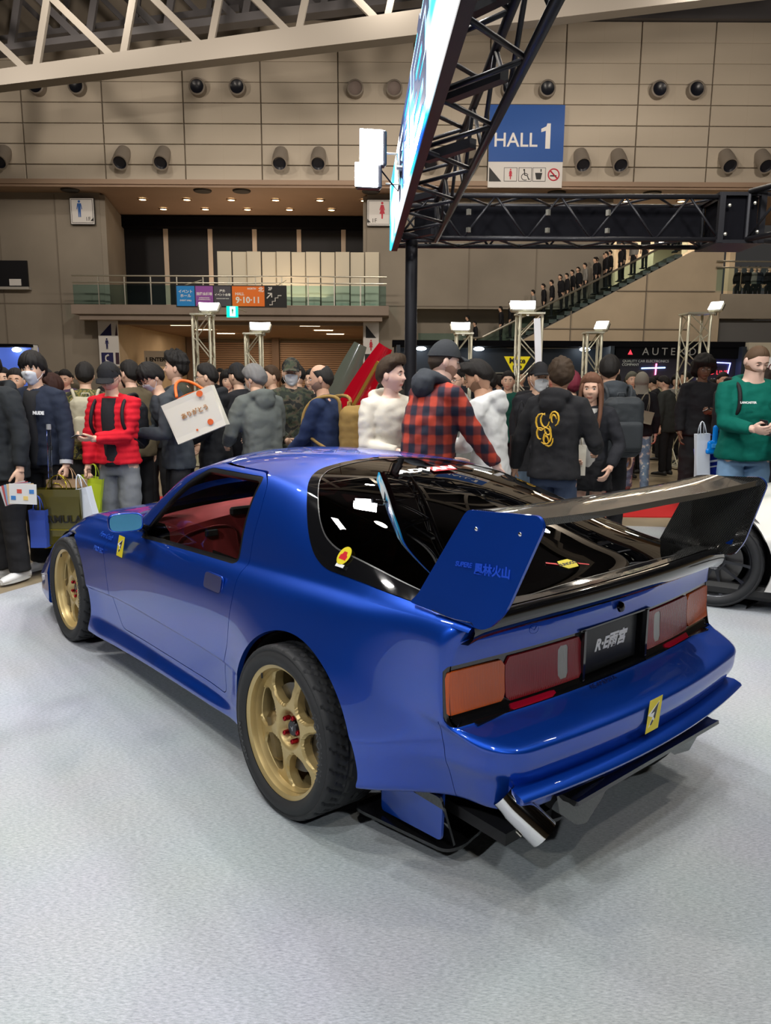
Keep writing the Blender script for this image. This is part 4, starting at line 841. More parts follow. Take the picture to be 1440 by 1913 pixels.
    for k in range(4): a = MB(); a.box((-1.7+1.15*k, 0, .62), (1.1, .02, 1.0)); a.build('glass_pane', M_glass2, rr)
    for z in (1.15, 1.42): a = MB(); a.cyl((-2.3, 0, z), (2.5, 0, z), .035, 8); a.build('handrail', M_alu, rr)
    # the rest of the hall: side walls, the wall behind the photographer, the dark roof
    m = MB(); m.box((-44, 5, 9.5), (.3, 120, 20)); m.box((44, 5, 9.5), (.3, 120, 20)); m.box((0, -40, 9.5), (90, .3, 20)); hbuild(m, 'wall_side', M_conc, kind='structure')
    m = MB(); m.box((0, 0, 19.8), (90, 110, .3)); m.box((-17, 33, 17.6), (22, 6, .2), rot=Matrix.Rotation(R(-12), 4, 'Y')); hbuild(m, 'ceiling', M_dark, kind='structure')
    m = MB(); m.box((-31, 36.3, 9), (25, .4, 20)); m.box((33, 36.3, 9), (23, .4, 20)); hbuild(m, 'wall_back', M_conc, kind='structure')
    # air nozzles
    def nozzle(s, z, low, lab, grp, shade=False):
        t = hthing('air_nozzle', lab, 'vent', s, 36.02, z, group=grp)
        gm = mat('nozzle_grey', (.25, .215, .18), .5); a = MB()
        if low:
            a.tube([(0, .05, .48), (0, -.22, .22), (0, -.62, -.16)], [.30, .34, .34], 20, cap=False); a.build('pipe', gm, t, smooth=True)
            T = frame((0, -.60, -.15), (1, 0, 0), (0, -.62, .78)); T = Matrix.Translation((0, -.62, -.16)) @ Matrix(((1, 0, 0), (0, .62, -.78), (0, -.78, -.62))).to_4x4(); a = MB(); a.lathe([(.345, -.02), (.345, .015), (.29, .015), (.28, -.02)], 20, T=T); a.build('mouth_ring', gm, t, smooth=30); a = MB(); a.lathe([(.285, -.01), (.20, -.06), (0, -.06)], 20, T=T); a.build('mouth', mat('nozzle_mouth', (.012, .013, .02), .3), t, smooth=30)
        else:
            T = frame((0, 0, 0), (1, 0, 0), (0, 0, 1)); a.lathe([(.36, -.02), (.36, .35), (.31, .38), (.29, .36)], 20, T=T); a.build('pipe', gm, t, smooth=30); a = MB(); a.lathe([(.30, .30), (.14, .22), (0, .22)], 20, T=T); a.build('mouth', mat('nozzle_mouth') if not shade else mat('nozzle_cover', (.22, .17, .15), .6), t, smooth=30)
    for k, s in enumerate((-17.05, -11.75, -9.96, -4.74, -3.05, 1.9, 3.7, 8.6, 10.25, 15.05, 16.65)): nozzle(s, 11.02, True, 'grey air nozzle angled down low on the panelled wall, %s from the left' % ORD[k], 'lower air nozzles on the panelled wall')
    for k, s in enumerate((-15.34, -13.58, -8.31, -6.57, 5.31, 6.96, 11.84, 13.46)): nozzle(s, 14.08, False, 'dark round air nozzle high on the panelled wall, %s from the left' % ORD[k], 'upper air nozzles on the panelled wall')
    for k, s in enumerate((-1.42, .28)): nozzle(s, 14.05, False, 'capped brown air nozzle above the flood lamp, %s one' % ('left', 'right')[k], 'capped air nozzles above the flood lamp', True)

def sign_plate(name, s, d, z0, z1, w_, m, label, cat='sign', th=.08, parent=None):
    a = MB(); a.box((0, 0, (z0+z1)/2), (w_, th, z1-z0)); t = a.build(name, m); t.location = hall(s, d, 0); t.rotation_euler = (0, 0, HROT); return tag(t, label, cat)
def sgn_T(x, z, off=-.045): return frame((x, off, z), (1, 0, 0), (0, 0, 1))
def man_icon(T, sc, m, parent, skirt=False, name='figure_icon'):
    a = MB(); a.lathe([(0, 0), (.13*sc, 0), (.13*sc, .004)], 12, T=T @ Matrix.Translation((0, .78*sc, 0)))
    a.prism([(-.2*sc, .6*sc), (.2*sc, .6*sc), (.3*sc, .0), (.22*sc, 0), (.15*sc, .35*sc), (.15*sc, -.2*sc), (.13*sc, -.8*sc), (.03*sc, -.8*sc), (0, -.2*sc), (-.03*sc, -.8*sc), (-.13*sc, -.8*sc), (-.15*sc, -.2*sc), (-.15*sc, .35*sc), (-.22*sc, 0), (-.3*sc, 0)] if not skirt else
            [(-.15*sc, .6*sc), (.15*sc, .6*sc), (.3*sc, .05*sc), (.22*sc, .05*sc), (.12*sc, .3*sc), (.28*sc, -.3*sc), (.1*sc, -.3*sc), (.08*sc, -.8*sc), (-.08*sc, -.8*sc), (-.1*sc, -.3*sc), (-.28*sc, -.3*sc), (-.12*sc, .3*sc), (-.22*sc, .05*sc), (-.3*sc, .05*sc)], 0, .004, T=T); return a.build(name, m, parent)
def signs():
    blue = mat('sign_blue', (.012, .085, .36), .5); wh = mat('sign_white', (.72, .70, .68), .5); navy = mat('sign_navy', (.02, .02, .10), .5); rd = mat('sign_red', (.55, .02, .05), .5); bk = mat('sign_black', (.012, .012, .014), .5); wl = mat('sign_letters', (.82, .80, .78), .5)
    t = sign_plate('hall_sign', 6.12, 35.8, 10.0, 13.4, 3.30, wh, 'big blue hall number sign with pictograms on the panelled wall')
    a = MB(); a.box((0, -.05, 12.25), (3.30, .03, 2.34)); a.build('blue_field', blue, t)
    text_on('HALL', .82, sgn_T(-.48, 11.95, -.07), wl, parent=t, bold=.008); a = MB(); a.prism([(.84, 11.62), (1.05, 11.62), (1.05, 12.66), (.90, 12.66), (.86, 12.54), (.64, 12.44), (.64, 12.30), (.84, 12.36)], 0, .01, T=sgn_T(0, 0, -.068)); a.build('numeral', wl, t)
    a = MB(); a.prism([(-1.6, 10.25), (-1.05, 10.25), (-1.6, 10.85)], 0, .01, T=sgn_T(0, 0)); a.build('arrow_print', bk, t)
    for k, x in enumerate((-.65, .0, .62)):
        a = MB(); a.prism([(x-.29, 10.26), (x+.29, 10.26), (x+.29, 10.84), (x-.29, 10.84)], 0, .006, T=sgn_T(0, 0)); a.build('icon_frame', bk, t); a = MB(); a.prism([(x-.27, 10.28), (x+.27, 10.28), (x+.27, 10.82), (x-.27, 10.82)], .006, .010, T=sgn_T(0, 0)); a.build('icon_ground', wh, t)
    man_icon(sgn_T(-.65, 10.55, -.056), .26, rd, t, True)
    a = MB(); T = sgn_T(0, 10.5, -.056); a.tube([T @ Vector((.16*math.cos(q), -.05+.14*math.sin(q), 0)) for q in np.linspace(.6, 5.2, 16)], .018, 5); a.tube([T @ Vector(p) for p in ((-.04, .22, 0), (-.02, .02, 0), (.10, .0, 0), (.16, -.16, 0), (.22, -.14, 0))], .022, 5); a.ell(T @ Vector((-.05, .24, 0)), (.04, .02, .04)); a.build('wheelchair_icon', bk, t)
    a = MB(); a.prism([(.50, 10.34), (.70, 10.34), (.76, 10.62), (.44, 10.62)], .01, .014, T=sgn_T(0, 0)); a.box((.70, -.06, 10.72), (.05, .01, .12)); a.build('cup_icon', bk, t)
    a = MB(); T = sgn_T(1.27, 10.55, -.05); a.tube([T @ Vector((.24*math.cos(q), .24*math.sin(q), 0)) for q in np.linspace(0, 2*PI, 24, endpoint=False)], .03, 5, closed=True); a.tube([T @ Vector((-.17, .17, 0)), T @ Vector((.17, -.17, 0))], .03, 5); a.build('no_smoking_ring', rd, t); a = MB(); a.box((1.25, -.055, 10.5), (.28, .02, .05)); a.build('cigarette_icon', bk, t)
    for s, sx, m_, lab in ((-14.25, 1, mat('sign_mid_blue', (.03, .12, .4), .5), 'square toilet sign with a blue man on the left concrete wall'), (-.38, 0, rd, 'square toilet sign with a red woman beside the bright screen')):
        t = sign_plate('toilet_sign', s, 37.35, 8.62, 9.82, 1.15, bk, lab); a = MB(); a.box((0, -.05, 9.22), (1.09, .02, 1.14)); a.build('sign_face', wh, t); a = MB(); a.box((0, -.062, 9.22), (1.0, .004, 1.05)); a.box((0, -.066, 9.22), (.96, .004, 1.01), 1); a.build('sign_border', [bk, wh], t)
        man_icon(sgn_T(-.12 if sx else .15, 9.30, -.07), .44, m_, t, not sx); text_on('1F', .26, sgn_T(.26 if sx else -.22, 8.86, -.07), bk, parent=t); a = MB(); q = .44 if sx else -.46; a.prism([(q-.08, 8.78), (q+.08, 8.78), (q+.08 if sx else q-.08, 8.94)], 0, .004, T=sgn_T(0, 0, -.07)); a.build('arrow_print', bk, t)
    # hanging direction sign
    t = sign_plate('direction_sign', -6.42, 32.4, 4.46, 5.34, 4.56, bk, 'long coloured direction sign hanging under the balcony', th=.14)
    cols_ = [(-2.24, -1.50, (.012, .17, .42), 'blue_field'), (-1.46, -.74, (.22, .06, .26), 'purple_field'), (-.70, .0, (.055, .05, .06), 'grey_field'), (.05, 1.38, (.62, .13, .012), 'orange_field')]
    for x0, x1, c, nme in cols_: a = MB(); a.box(((x0+x1)/2, -.08, 4.90), (x1-x0, .02, .80)); a.build(nme, mat('sign_'+nme, c, .5, emit=c, es=.25), t)
    def tx(s_, x, z, sz, **k): text_on(s_, sz, sgn_T(x, z, -.093), wl, parent=t, depth=.001, **k)
    tx('\u30a4\u30d9\u30f3\u30c8', -1.87, 5.07, .15, bold=.003); tx('\u30db\u30fc\u30eb', -1.87, 4.90, .15, bold=.003); tx('EVENT HALL', -1.87, 4.72, .085, bold=.002)
    tx('\u56fd\u969b\u4f1a\u8b70\u5834', -1.10, 4.98, .13, bold=.003); tx('INTERNATIONAL', -1.10, 4.83, .055, bold=.002); tx('CONFERENCE HALL', -1.10, 4.76, .055, bold=.002)
    tx('\u5c4b\u5916', -.35, 5.10, .12, bold=.003); tx('\u30a4\u30d9\u30f3\u30c8\u4f1a\u5834', -.35, 4.95, .11, bold=.003); tx('OUTDOOR EVENT SPACE', -.35, 4.80, .045, bold=.002)
    tx('HALL', .36, 4.99, .16, bold=.004); tx('9\u00b710\u00b711', .70, 4.74, .34, bold=.010); tx('NORTH', .86, 5.20, .10, bold=.003); tx('\u5317', 1.24, 5.16, .22, bold=.006); tx('2F', 1.62, 5.20, .17, bold=.005)
    a = MB(); T = sgn_T(0, 0, -.085); a.tube([T @ Vector((1.48, 4.82, .01)), T @ Vector((1.66, 5.0, .01))], .025, 5); a.tube([T @ Vector((1.52, 5.02, .01)), T @ Vector((1.68, 5.02, .01)), T @ Vector((1.68, 4.86, .01))], .025, 5)
    a.tube([T @ Vector(p) for p in ((1.58, 4.56, .01), (1.70, 4.56, .01), (1.70, 4.70, .01), (1.82, 4.70, .01), (1.82, 4.84, .01), (1.94, 4.84, .01), (1.94, 4.93, .01), (2.08, 4.93, .01))], .022, 4); a.build('stairs_arrow', wl, t)
    for x in (-1.9, 1.9): a = MB(); a.cyl((x, 0, 5.34), (x, 2.9, 5.9), .02, 6); a.build('hanger', M_alu, t)
    t = sign_plate('exit_sign', -6.30, 31.9, 4.02, 4.46, .46, glow('exit_green', (.0, .75, .42), 1.6), 'small lit green emergency exit sign under the direction sign'); a = MB(); a.box((.02, -.05, 4.25), (.22, .02, .38)); a.build('exit_panel', glow('exit_white', (.75, 1, .9), 2.2), t); man_icon(sgn_T(.02, 4.25, -.065), .16, mat('exit_dark', (0, .35, .2), .5), t)
    a = MB(); a.cyl((0, 0, 4.46), (0, 3.2, 4.5), .02, 6); a.build('hanger', M_alu, t)
    for s, w_, lab, right in ((-13.35, .95, 'tall white service sign at the left corner of the passage', 0), (-.74, .75, 'tall white service sign at the right corner of the passage', 1)):
        t = sign_plate('service_sign', s, 37.3, 2.1 if not right else 2.2, 4.25, w_, wh, lab); q = -.08 if not right else 0
        a = MB(); a.prism([(q-.32, 3.55), (q+.24, 3.55), (q+.24, 4.12)] if not right else [(q-.25, 3.5), (q+.25, 3.5), (q-.25, 4.1)], 0, .01, T=sgn_T(0, 0)); a.build('arrow_print', navy if not right else bk, t)
        man_icon(sgn_T(q, 3.15, -.052), .30, navy if not right else rd, t, bool(right)); a = MB(); a.prism([(q-.3, 2.2), (q+.27, 2.2), (q+.27, 2.75), (q-.3, 2.75)], 0, .006, T=sgn_T(0, 0)); a.build('icon_ground', navy if not right else bk, t)
        a = MB(); T = sgn_T(q, 2.47, -.06)
        if not right: a.tube([T @ Vector(p) for p in ((.06, .17, 0), (-.08, .10, 0), (-.10, 0, 0), (-.08, -.10, 0), (.06, -.17, 0))], [.05, .04, .03, .04, .05], 6)
        else: a.prism([(-.08, -.18), (.08, -.18), (.12, .10), (-.12, .10)], 0, .01, T=T)
        a.build('icon_print', wl, t)
        if not right: a = MB(); a.prism([(.30, 2.2), (.47, 2.2), (.47, 2.75), (.30, 2.75)], 0, .006, T=sgn_T(0, 0)); a.build('side_print', mat('sign_brown', (.06, .03, .05), .5), t); a = MB(); a.prism([(.33, 3.55), (.45, 3.55), (.42, 4.1)], 0, .006, T=sgn_T(0, 0)); a.build('side_arrow', mat('sign_brown'), t)
    t = sign_plate('door_notice', -12.1, 40.5, 2.15, 2.95, 1.15, wh, 'white notice with black lettering on the passage wall'); text_on('1 ENTER', .28, sgn_T(0, 2.5, -.05), bk, parent=t, bold=.012)
    # black wall window at far left, and the blue lit booth
    t = sign_plate('control_window', -18.2, 37.4, 5.75, 7.0, 2.3, mat('smoked_glass'), 'dark control room window in the left concrete wall', 'window'); a = MB(); a.box((0, -.1, 5.72), (2.5, .3, .12)); a.box((.55, -.06, 6.0), (.55, .05, .3), 1); a.build('sill', [mat('sill_grey', (.4, .38, .35), .5), wh], t)
    b = hthing('blue_booth', 'blue lit display booth with posters at the far left', 'booth', -8.65, 16)
    a = MB(); a.box((0, .3, 1.1), (2.6, .1, 2.2)); a.build('back_wall', glow('booth_blue', (.06, .11, .42), .9), b); a = MB(); a.box((1.28, .22, 1.12), (.05, .2, 2.24)); a.build('side_post', M_white, b); a = MB(); a.box((0, .1, 2.22), (2.6, .5, .06)); a.build('roof_board', M_black, b)
    for x in (-.5, .25, .95): a = MB(); a.ell((x, .12, 2.14), (.10, .06, .05)); a.build('lamp', glow('booth_lamp', (.8, .9, 1), 12), b)
    a = MB(); a.box((-.2, .22, 1.9), (.06, .04, .9)); a.build('divider', M_alu, b); a = MB(); a.box((-.45, .2, 1.45), (1.3, .05, .55)); po = a.build('poster', mat('poster_light', (.75, .6, .75), .5), b)
    a = MB(); a.prism([(-.6, 1.3), (.3, 1.3), (.1, 1.55), (-.3, 1.6)], 0, .01, T=sgn_T(0, 0, .17)); a.build('poster_print', mat('sign_red'), po)
# ================================================================ trusses, lamps, screen, booths
def truss_between(name, A, B, w_, h, r, m, n, label, cat, up=(0, 0, 1), diag=True, top=True, parent=None, rz=None, panel=None):
    """box truss from A to B (world points of the middle of its bottom); each chord and brace a part of its own"""
    A = Vector(A); B = Vector(B); L = (B-A).length; x = (B-A).normalized(); T = frame((0, 0, 0), x, Vector(up).cross(x)); T = T.copy(); Z = Vector(up); Y = Z.cross(x).normalized(); Z = x.cross(Y)
    T = Matrix((x, Y, Z)).transposed().to_4x4()
    t = thing(name, label, cat, A); P = lambda a, b, c: T @ Vector((a, b, c))
    for y in (-w_/2, w_/2):
        for z in (0, h): q = MB(); q.cyl(P(0, y, z), P(L, y, z), r, 8); q.build('chord', m, t, smooth=True)
    st = L/n
    for k in range(n):
        a0, a1 = k*st, (k+1)*st
        for (p0, p1) in (((a0, -w_/2, 0), (a1, -w_/2, h)), ((a0, w_/2, h), (a1, w_/2, 0)), ((a0, -w_/2, h), (a1, w_/2, h)), ((a0, w_/2, 0), (a1, -w_/2, 0))):
            if k % 2: p0, p1 = (p0[0], p1[1], p1[2]), (p1[0], p0[1], p0[2])
            q = MB(); q.cyl(P(*p0), P(*p1), r*.5, 6); q.build('brace', m, t, smooth=True)
    for a0 in (0, L):
        q = MB()
        for p0, p1 in (((a0, -w_/2, 0), (a0, w_/2, 0)), ((a0, -w_/2, h), (a0, w_/2, h)), ((a0, -w_/2, 0), (a0, -w_/2, h)), ((a0, w_/2, 0), (a0, w_/2, h))): q.cyl(P(*p0), P(*p1), r*.8, 6)
        q.build('end_frame', m, t)
    return t, P, L
def tower(s, d, h, w_, label, lamps, rot=0):
    t = hthing('truss_tower', label, 'truss', s, d, 0, rot); r = .025; q = w_/2
    for x in (-q, q):
        for y in (-q, q): a = MB(); a.cyl((x, y, 0), (x, y, h), r, 8); a.build('upright', M_towerm, t, smooth=True)
    n = int(h/.34); st = h/n
    for k in range(n):
        z0, z1 = k*st, (k+1)*st
        for (x0, y0, x1, y1) in ((-q, -q, q, -q), (-q, q, q, q), (-q, -q, -q, q), (q, -q, q, q)):
            if k % 2: x0, y0, x1, y1 = x1, y1, x0, y0
            a = MB(); a.cyl((x0, y0, z0), (x1, y1, z1), .011, 5); a.build('brace', M_towerm, t)
    a = MB(); a.box((0, 0, h), (w_+.08, w_+.08, .03)); a.box((0, 0, .015), (w_+.2, w_+.2, .03)); a.build('end_plate', M_towerm, t)
    for k, (dx, az) in enumerate(lamps):
        l = thing('flood_lamp', None, None, (dx, -q, h+.02)); l.parent = t; l.rotation_euler = (0, 0, az)
        T = Matrix.Rotation(R(-38), 4, 'X'); a = MB(); a.box((0, 0, .10), (.26, .10, .20), bev=.03); a.move(T); a.build('housing', M_alu, l)
        a = MB(); a.box((0, -.055, .10), (.23, .012, .17), bev=.004); a.move(T); a.build('lamp_face', glow('lamp_white', (1, 1, .92), 14), l); a = MB(); a.box((0, .03, 0), (.04, .04, .12)); a.build('bracket', M_alu, l)
    return t
M_towerm = mat('tower_aluminium', (.72, .70, .56), .35, metal=.6)
def rigs():
    # pole and the black trusses over the stand
    t = hthing('truss_pole', 'thick black pole carrying the corner of the black truss', 'pole', .22, 7.05); a = MB(); a.cyl((0, 0, .02), (0, 0, 2.80), .055, 24); a.build('tube', M_blacktruss, t, smooth=30); a = MB(); a.box((0, 0, .01), (.6, .6, .02)); a.build('base_plate', M_blacktruss, t)
    t, P, L = truss_between('black_truss', hall(.10, 7.25, 2.82), hall(2.95, 7.25, 2.82), .40, .36, .022, M_blacktruss, 10, 'horizontal black truss crossing from the pole to the right', 'truss')
    q = MB(); q.box(((L)/2+.1, -.12 if 0 else 0, .14), (L-.3, .04, .26)); v = MB(); Q = [P(*p) for p in ((.15, .05, .04), (L-.1, .05, .04), (L-.1, .05, .31), (.15, .05, .31))]; v.add(Q, [(0, 1, 2, 3)]); Q2 = [P(*p) for p in ((.15, .0, .04), (L-.1, .0, .04), (L-.1, .0, .31), (.15, .0, .31))]; v.add(Q2, [(3, 2, 1, 0)]); v.build('black_banner', M_black, t)
    for x in (.62, 1.32, 1.85): q = MB(); q.box(P(x, -.21, .22), (.03, .03, .05)); q.box(P(x, -.21, .07), (.03, .03, .04)); q.build('clamp', M_alu, t)
    q = MB(); q.box((0, 0, 0), (.012, .012, .42)); nd = hthing('truss_corner', 'black truss corner block with bolts at the right of the crossing truss', 'truss', 3.12, 7.25, 2.80)
    for x in (-.18, .18):
        for y in (-.22, .22): q = MB(); q.box((x, y, .2), (.05, .05, .42)); q.build('corner_post', M_blacktruss, nd)
    for z in (0, .4): q = MB(); q.box((0, 0, z), (.42, .48, .03)); q.build('corner_plate', M_blacktruss, nd)
    for x, z in ((-.12, .30), (.1, .32), (.14, .08), (-.14, .06)): q = MB(); q.ell((x, -.25, z), (.016, .012, .016), n=8, k=6); q.build('bolt', M_alu, nd)
    q = MB(); q.box((0, 0, .2), (.3, .40, .36)); q.build('motor_box', M_black, nd)
    truss_between('black_truss', hall(3.35, 7.1, 2.82), hall(4.9, 3.6, 2.82), .38, .40, .024, M_blacktruss, 9, 'black truss running towards the photographer at the right edge', 'truss')
    t, P, L = truss_between('black_truss', hall(.27, 7.05, 2.80), hall(.41, 1.6, 2.80), .33, .34, .024, M_blacktruss, 14, 'black truss coming overhead towards the photographer beside the screen', 'truss')
    for x0, v0 in ((.18, 0), (2.62, 0), (3.55, 1)):
        for z in (.02, .32): MB().box(P(x0, 0, z), (.36, .05, .05)).build('joint_plate', M_blacktruss, t)
    # the LED screen
    A = hall(.035, 7.0, 2.70); B = hall(.225, 2.1, 2.70); L = (B-A).length; x = (B-A).normalized(); z = Vector((0, 0, 1)); y = z.cross(x); T = Matrix((x, y, z)).transposed().to_4x4()
    t = thing('led_screen', 'bright blue and white screen strip hung on the overhead truss', 'screen', A)
    out = 1 if (T.to_3x3() @ Vector((0, 1, 0))).dot(Vector(tuple(-HR))) > 0 else -1
    q = MB(); q.box((L/2, -out*.03, .27), (L, .05, .54)); q.move(T); q.build('cabinet', M_blacktruss, t)
    n = 7
    for k in range(n):
        q = MB(); q.box((L*(k+.5)/n, 0, .27), (L/n-.006, .012, .53)); q.move(Matrix.Identity(4)); o = q.build('screen_tile', screen_mat(), t); o.matrix_basis = T @ Matrix.Translation((0, out*.004, 0))
    tm = mat('screen_print', (.02, .05, .16), .5)
    F = T @ frame((L*.53, out*.014, .26), (-1 if out > 0 else 1, 0, 0), (0, 0, 1)); text_on('\u96e8\u5bae', .56, F @ Matrix.Diagonal((2.0, .9, 1, 1)), tm, parent=t, depth=.001, bold=.012)
    # floodlights beside the screen
    t = hthing('led_floodlight', 'pair of blinding white panel lamps clamped left of the screen', 'lamp', -.10, 5.0, 2.78, R(10))
    for k, (x, z, hh) in enumerate(((.0, .22, .21), (-.03, .055, .15))):
        h_ = MB(); h_.box((x+.02, .04, z), (.16, .07, hh), bev=.01); o = h_.build('lamp_housing', M_blacktruss, t); h_ = MB(); h_.box((x, -.002, z), (.145, .012, hh-.01), bev=.004); h_.build('lamp_face', glow('flood_white', (1, 1, 1), 45), o)
    h_ = MB(); h_.tube([(.08, .05, .2), (.17, .05, .2), (.19, .05, .02), (.10, .05, .02)], .008, 6); h_.tube([(.17, .05, .12), (.24, .05, .12)], .014, 6); h_.build('bracket', M_alu, t); h_ = MB(); h_.tube([(.07, .05, .1), (.13, .02, .02), (.18, .05, -.02), (.2, .06, .1)], .005, 5); h_.build('cable', M_black, t)
    # truss towers with their lamps
    tower(-3.30, 14, 2.70, .30, 'white lit truss tower with a lamp on top near the direction sign', [(.10, .4), (.2, -.3)]); tower(-2.48, 14.5, 2.40, .27, 'smaller white truss tower with twin lamps in front of the shutter', [(.08, .3), (.2, -.3)])
    tower(2.38, 13, 2.66, .36, 'tall white truss tower with twin lamps behind the men in white hoodies', [(-.22, .2), (-.06, -.2)]); tower(1.44, 14.5, 2.42, .26, 'white truss tower just right of the cap of the man in plaid', [(-.12, .2), (-.02, -.2)])
    tower(3.72, 14, 2.42, .25, 'slim white truss tower in front of the dark booth', [(.10, -.7)]); tower(5.55, 14, 2.76, .38, 'wide white truss tower beside the curly-haired man in black', [(.25, -.9)])
    # dark booth
    b = hthing('dark_booth', 'long dark exhibition booth with lit shelves behind the crowd', 'booth', 4.6, 20)
    dk = mat('booth_navy', (.035, .045, .06), .45); a = MB(); a.box((-.2, .5, 1.2), (8.4, .1, 2.4)); a.build('back_wall', dk, b); a = MB(); a.box((0, .1, 2.48), (8.9, 1.1, .14)); a.build('roof_board', M_black, b); [MB().box((x_, -.2, 1.22), (.1, .9, 2.4)).build('side_wall', dk, b) for x_ in (1.05, -4.3, 4.35)]
    a = MB(); a.box((-1.5, .42, 1.75), (4.6, .06, .03)); a.box((-1.5, .42, 1.4), (4.6, .06, .03)); a.build('shelf', M_alu, b)
    for x in (-3.7, -2.2, .55): a = MB(); a.ell((x, .1, 2.36), (.14, .1, .05)); a.build('spot_lamp', glow('booth_lamp', (.8, .9, 1), 12), b)
    a = MB(); a.box((2.75, -.40, 2.28), (3.1, .06, .30)); a.build('sign_board', M_black, b)
    a = MB(); a.box((2.75, -.30, 1.2), (3.1, .06, 1.9)); a.build('printed_wall', mat('booth_print', (.035, .03, .045), .4), b)
    wl = mat('booth_letters', (.35, .33, .33), .4)
    text_on('AUTEND', .26, sgn_T(2.55, 2.29, -.44), wl, parent=b, spacing=1.5); a = MB(); a.prism([(1.50, 2.22), (1.62, 2.22), (1.56, 2.34)], 0, .01, T=sgn_T(0, 0, -.45)); a.build('red_triangle', glow('neon_red', (1, .05, .08), 1.2), b)
    text_on('QUALITY CAR ELECTRONICS', .09, sgn_T(2.0, 2.06, -.34), mat('sign_letters'), parent=b); text_on('COMPANY', .09, sgn_T(1.62, 1.97, -.34), mat('sign_letters'), parent=b)
    for nme, pts, c in (('neon_tube', [(3.35, 1.50), (3.45, 2.05), (4.15, 2.02), (4.05, 1.45), (3.5, 1.42)], (.25, .3, 1)), ('neon_tube', [(1.9, 1.88), (2.5, 1.9)], (.3, .5, 1)), ('neon_tube', [(2.25, 1.2), (2.27, 2.0)], (1, .15, .35))):
        a = MB(); T = sgn_T(0, 0, -.36); a.tube([T @ Vector((x, z, 0)) for x, z in pts], .018, 6); a.build(nme, glow('neon_%d' % int(c[0]*100), c, 5), b)
    text_on('RED LINE', .15, sgn_T(3.80, 1.78, -.36), glow('neon_red'  , (1, .05, .08), 1.2), parent=b); text_on('5G-4', .10, sgn_T(3.78, 1.60, -.36), mat('sign_letters'), parent=b)
    for z in (1.95, 1.6): a = MB(); a.box((1.22, -.38, z), (.16, .02, .26)); a.build('framed_picture', mat('picture_paper', (.55, .45, .38), .5), b)
    a = MB(); a.box((2.1, -1.1, .5), (2.4, .5, 1.0), bev=.02); a.build('counter', M_white, b); a = MB(); a.box((1.9, -1.2, 1.03), (1.9, .3, .05)); a.build('lit_shelf', glow('shelf_light', (.8, 1, .75), 2.5), b)
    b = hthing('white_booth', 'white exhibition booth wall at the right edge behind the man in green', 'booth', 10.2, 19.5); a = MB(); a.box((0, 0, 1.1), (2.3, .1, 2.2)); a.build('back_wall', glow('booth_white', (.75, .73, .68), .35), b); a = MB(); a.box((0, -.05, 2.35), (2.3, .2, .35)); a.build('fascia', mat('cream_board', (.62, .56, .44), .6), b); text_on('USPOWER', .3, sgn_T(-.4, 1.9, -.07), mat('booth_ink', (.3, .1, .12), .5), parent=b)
    t = hthing('warning_sign', 'yellow triangular sign hanging in front of the dark booth', 'sign', 2.98, 17.6, 1.58); T = frame((0, 0, 0), (1, 0, 0), (0, 0, 1)); a = MB(); a.prism([(-.30, .52), (.30, .52), (0, 0)], -.02, .02, T=T); a.build('triangle_board', mat('sign_yellow', (.85, .68, .01), .5, emit=(.85, .68, .01), es=.3), t)
    text_on('Make', .17, frame((0, -.025, .42), (1, 0, 0), (0, 0, 1)), mat('sticker_black', (.01, .01, .01), .4), parent=t, bold=.006); text_on('UP', .17, frame((0, -.025, .25), (1, 0, 0), (0, 0, 1)), mat('sticker_black'), parent=t, bold=.006)
    a = MB(); a.cyl((0, 0, .52), (0, 0, 1.0), .01, 6); a.cyl((0, .02, 0), (0, .02, -1.57), .015, 6); a.build('sign_stand', M_alu, t)
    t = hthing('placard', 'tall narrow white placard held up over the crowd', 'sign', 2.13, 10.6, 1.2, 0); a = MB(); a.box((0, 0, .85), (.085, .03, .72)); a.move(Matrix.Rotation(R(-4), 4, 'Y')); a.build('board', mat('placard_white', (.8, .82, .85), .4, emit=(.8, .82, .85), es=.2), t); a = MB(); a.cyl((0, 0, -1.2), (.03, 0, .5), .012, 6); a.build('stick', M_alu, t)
    # great roof trusses near the far wall
    def rooftruss(d, dz, m, lab, x0, x1, off, th=1.0, dia=.16):
        lo = lambda s_: 11.27+(s_+13.25)*.116+dz
        hi = lambda s_: lo(s_)+(.50+.019*(s_+13.25))*th
        t = hthing('roof_truss', lab, 'truss', 0, d, 0)
        a = MB(); v = []
        for x in np.linspace(x0, x1, 7): v += [(x, -.3, lo(x)), (x, .3, lo(x)), (x, .3, hi(x)), (x, -.3, hi(x))]
        a.add(v, [(i*4+j, i*4+(j+1) % 4, (i+1)*4+(j+1) % 4, (i+1)*4+j) for i in range(6) for j in range(4)]+[(0, 1, 2, 3), (27, 26, 25, 24)]); a.build('bottom_chord', m, t)
        a = MB(); a.box(((x0+x1)/2, 0, 18.2), (x1-x0, .5, .4)); a.build('top_chord', m, t)
        k = off
        while k < x1-.5:
            zb = hi(k)-.1; hh = 17.9-zb
            for dx in (-1.1, .27):
                p0 = Vector((k+(.14 if dx > 0 else -.14), 0, zb)); p1 = Vector((k+dx*hh, 0, 17.9)); L = (p1-p0).length
                a = MB(); a.box((0, 0, L/2), (dia, dia*1.4, L)); a.move(Matrix.Translation(p0) @ (p1-p0).to_track_quat('Z', 'Y').to_matrix().to_4x4()); a.build('diagonal', m, t)
            k += 2.98
        return t
    rooftruss(28, 0, M_steel, 'cream steel roof truss crossing the top left of the hall', -16, 15, -15.1)
    rooftruss(31.5, 2.6, M_steel2, 'darker steel roof truss behind the cream one', -18, 2, -17.5, .45, .18)
    rooftruss(33.8, 4.0, M_steel2, 'slim dark roof truss closest to the panelled wall', -18, -6, -16.4, .4, .14)
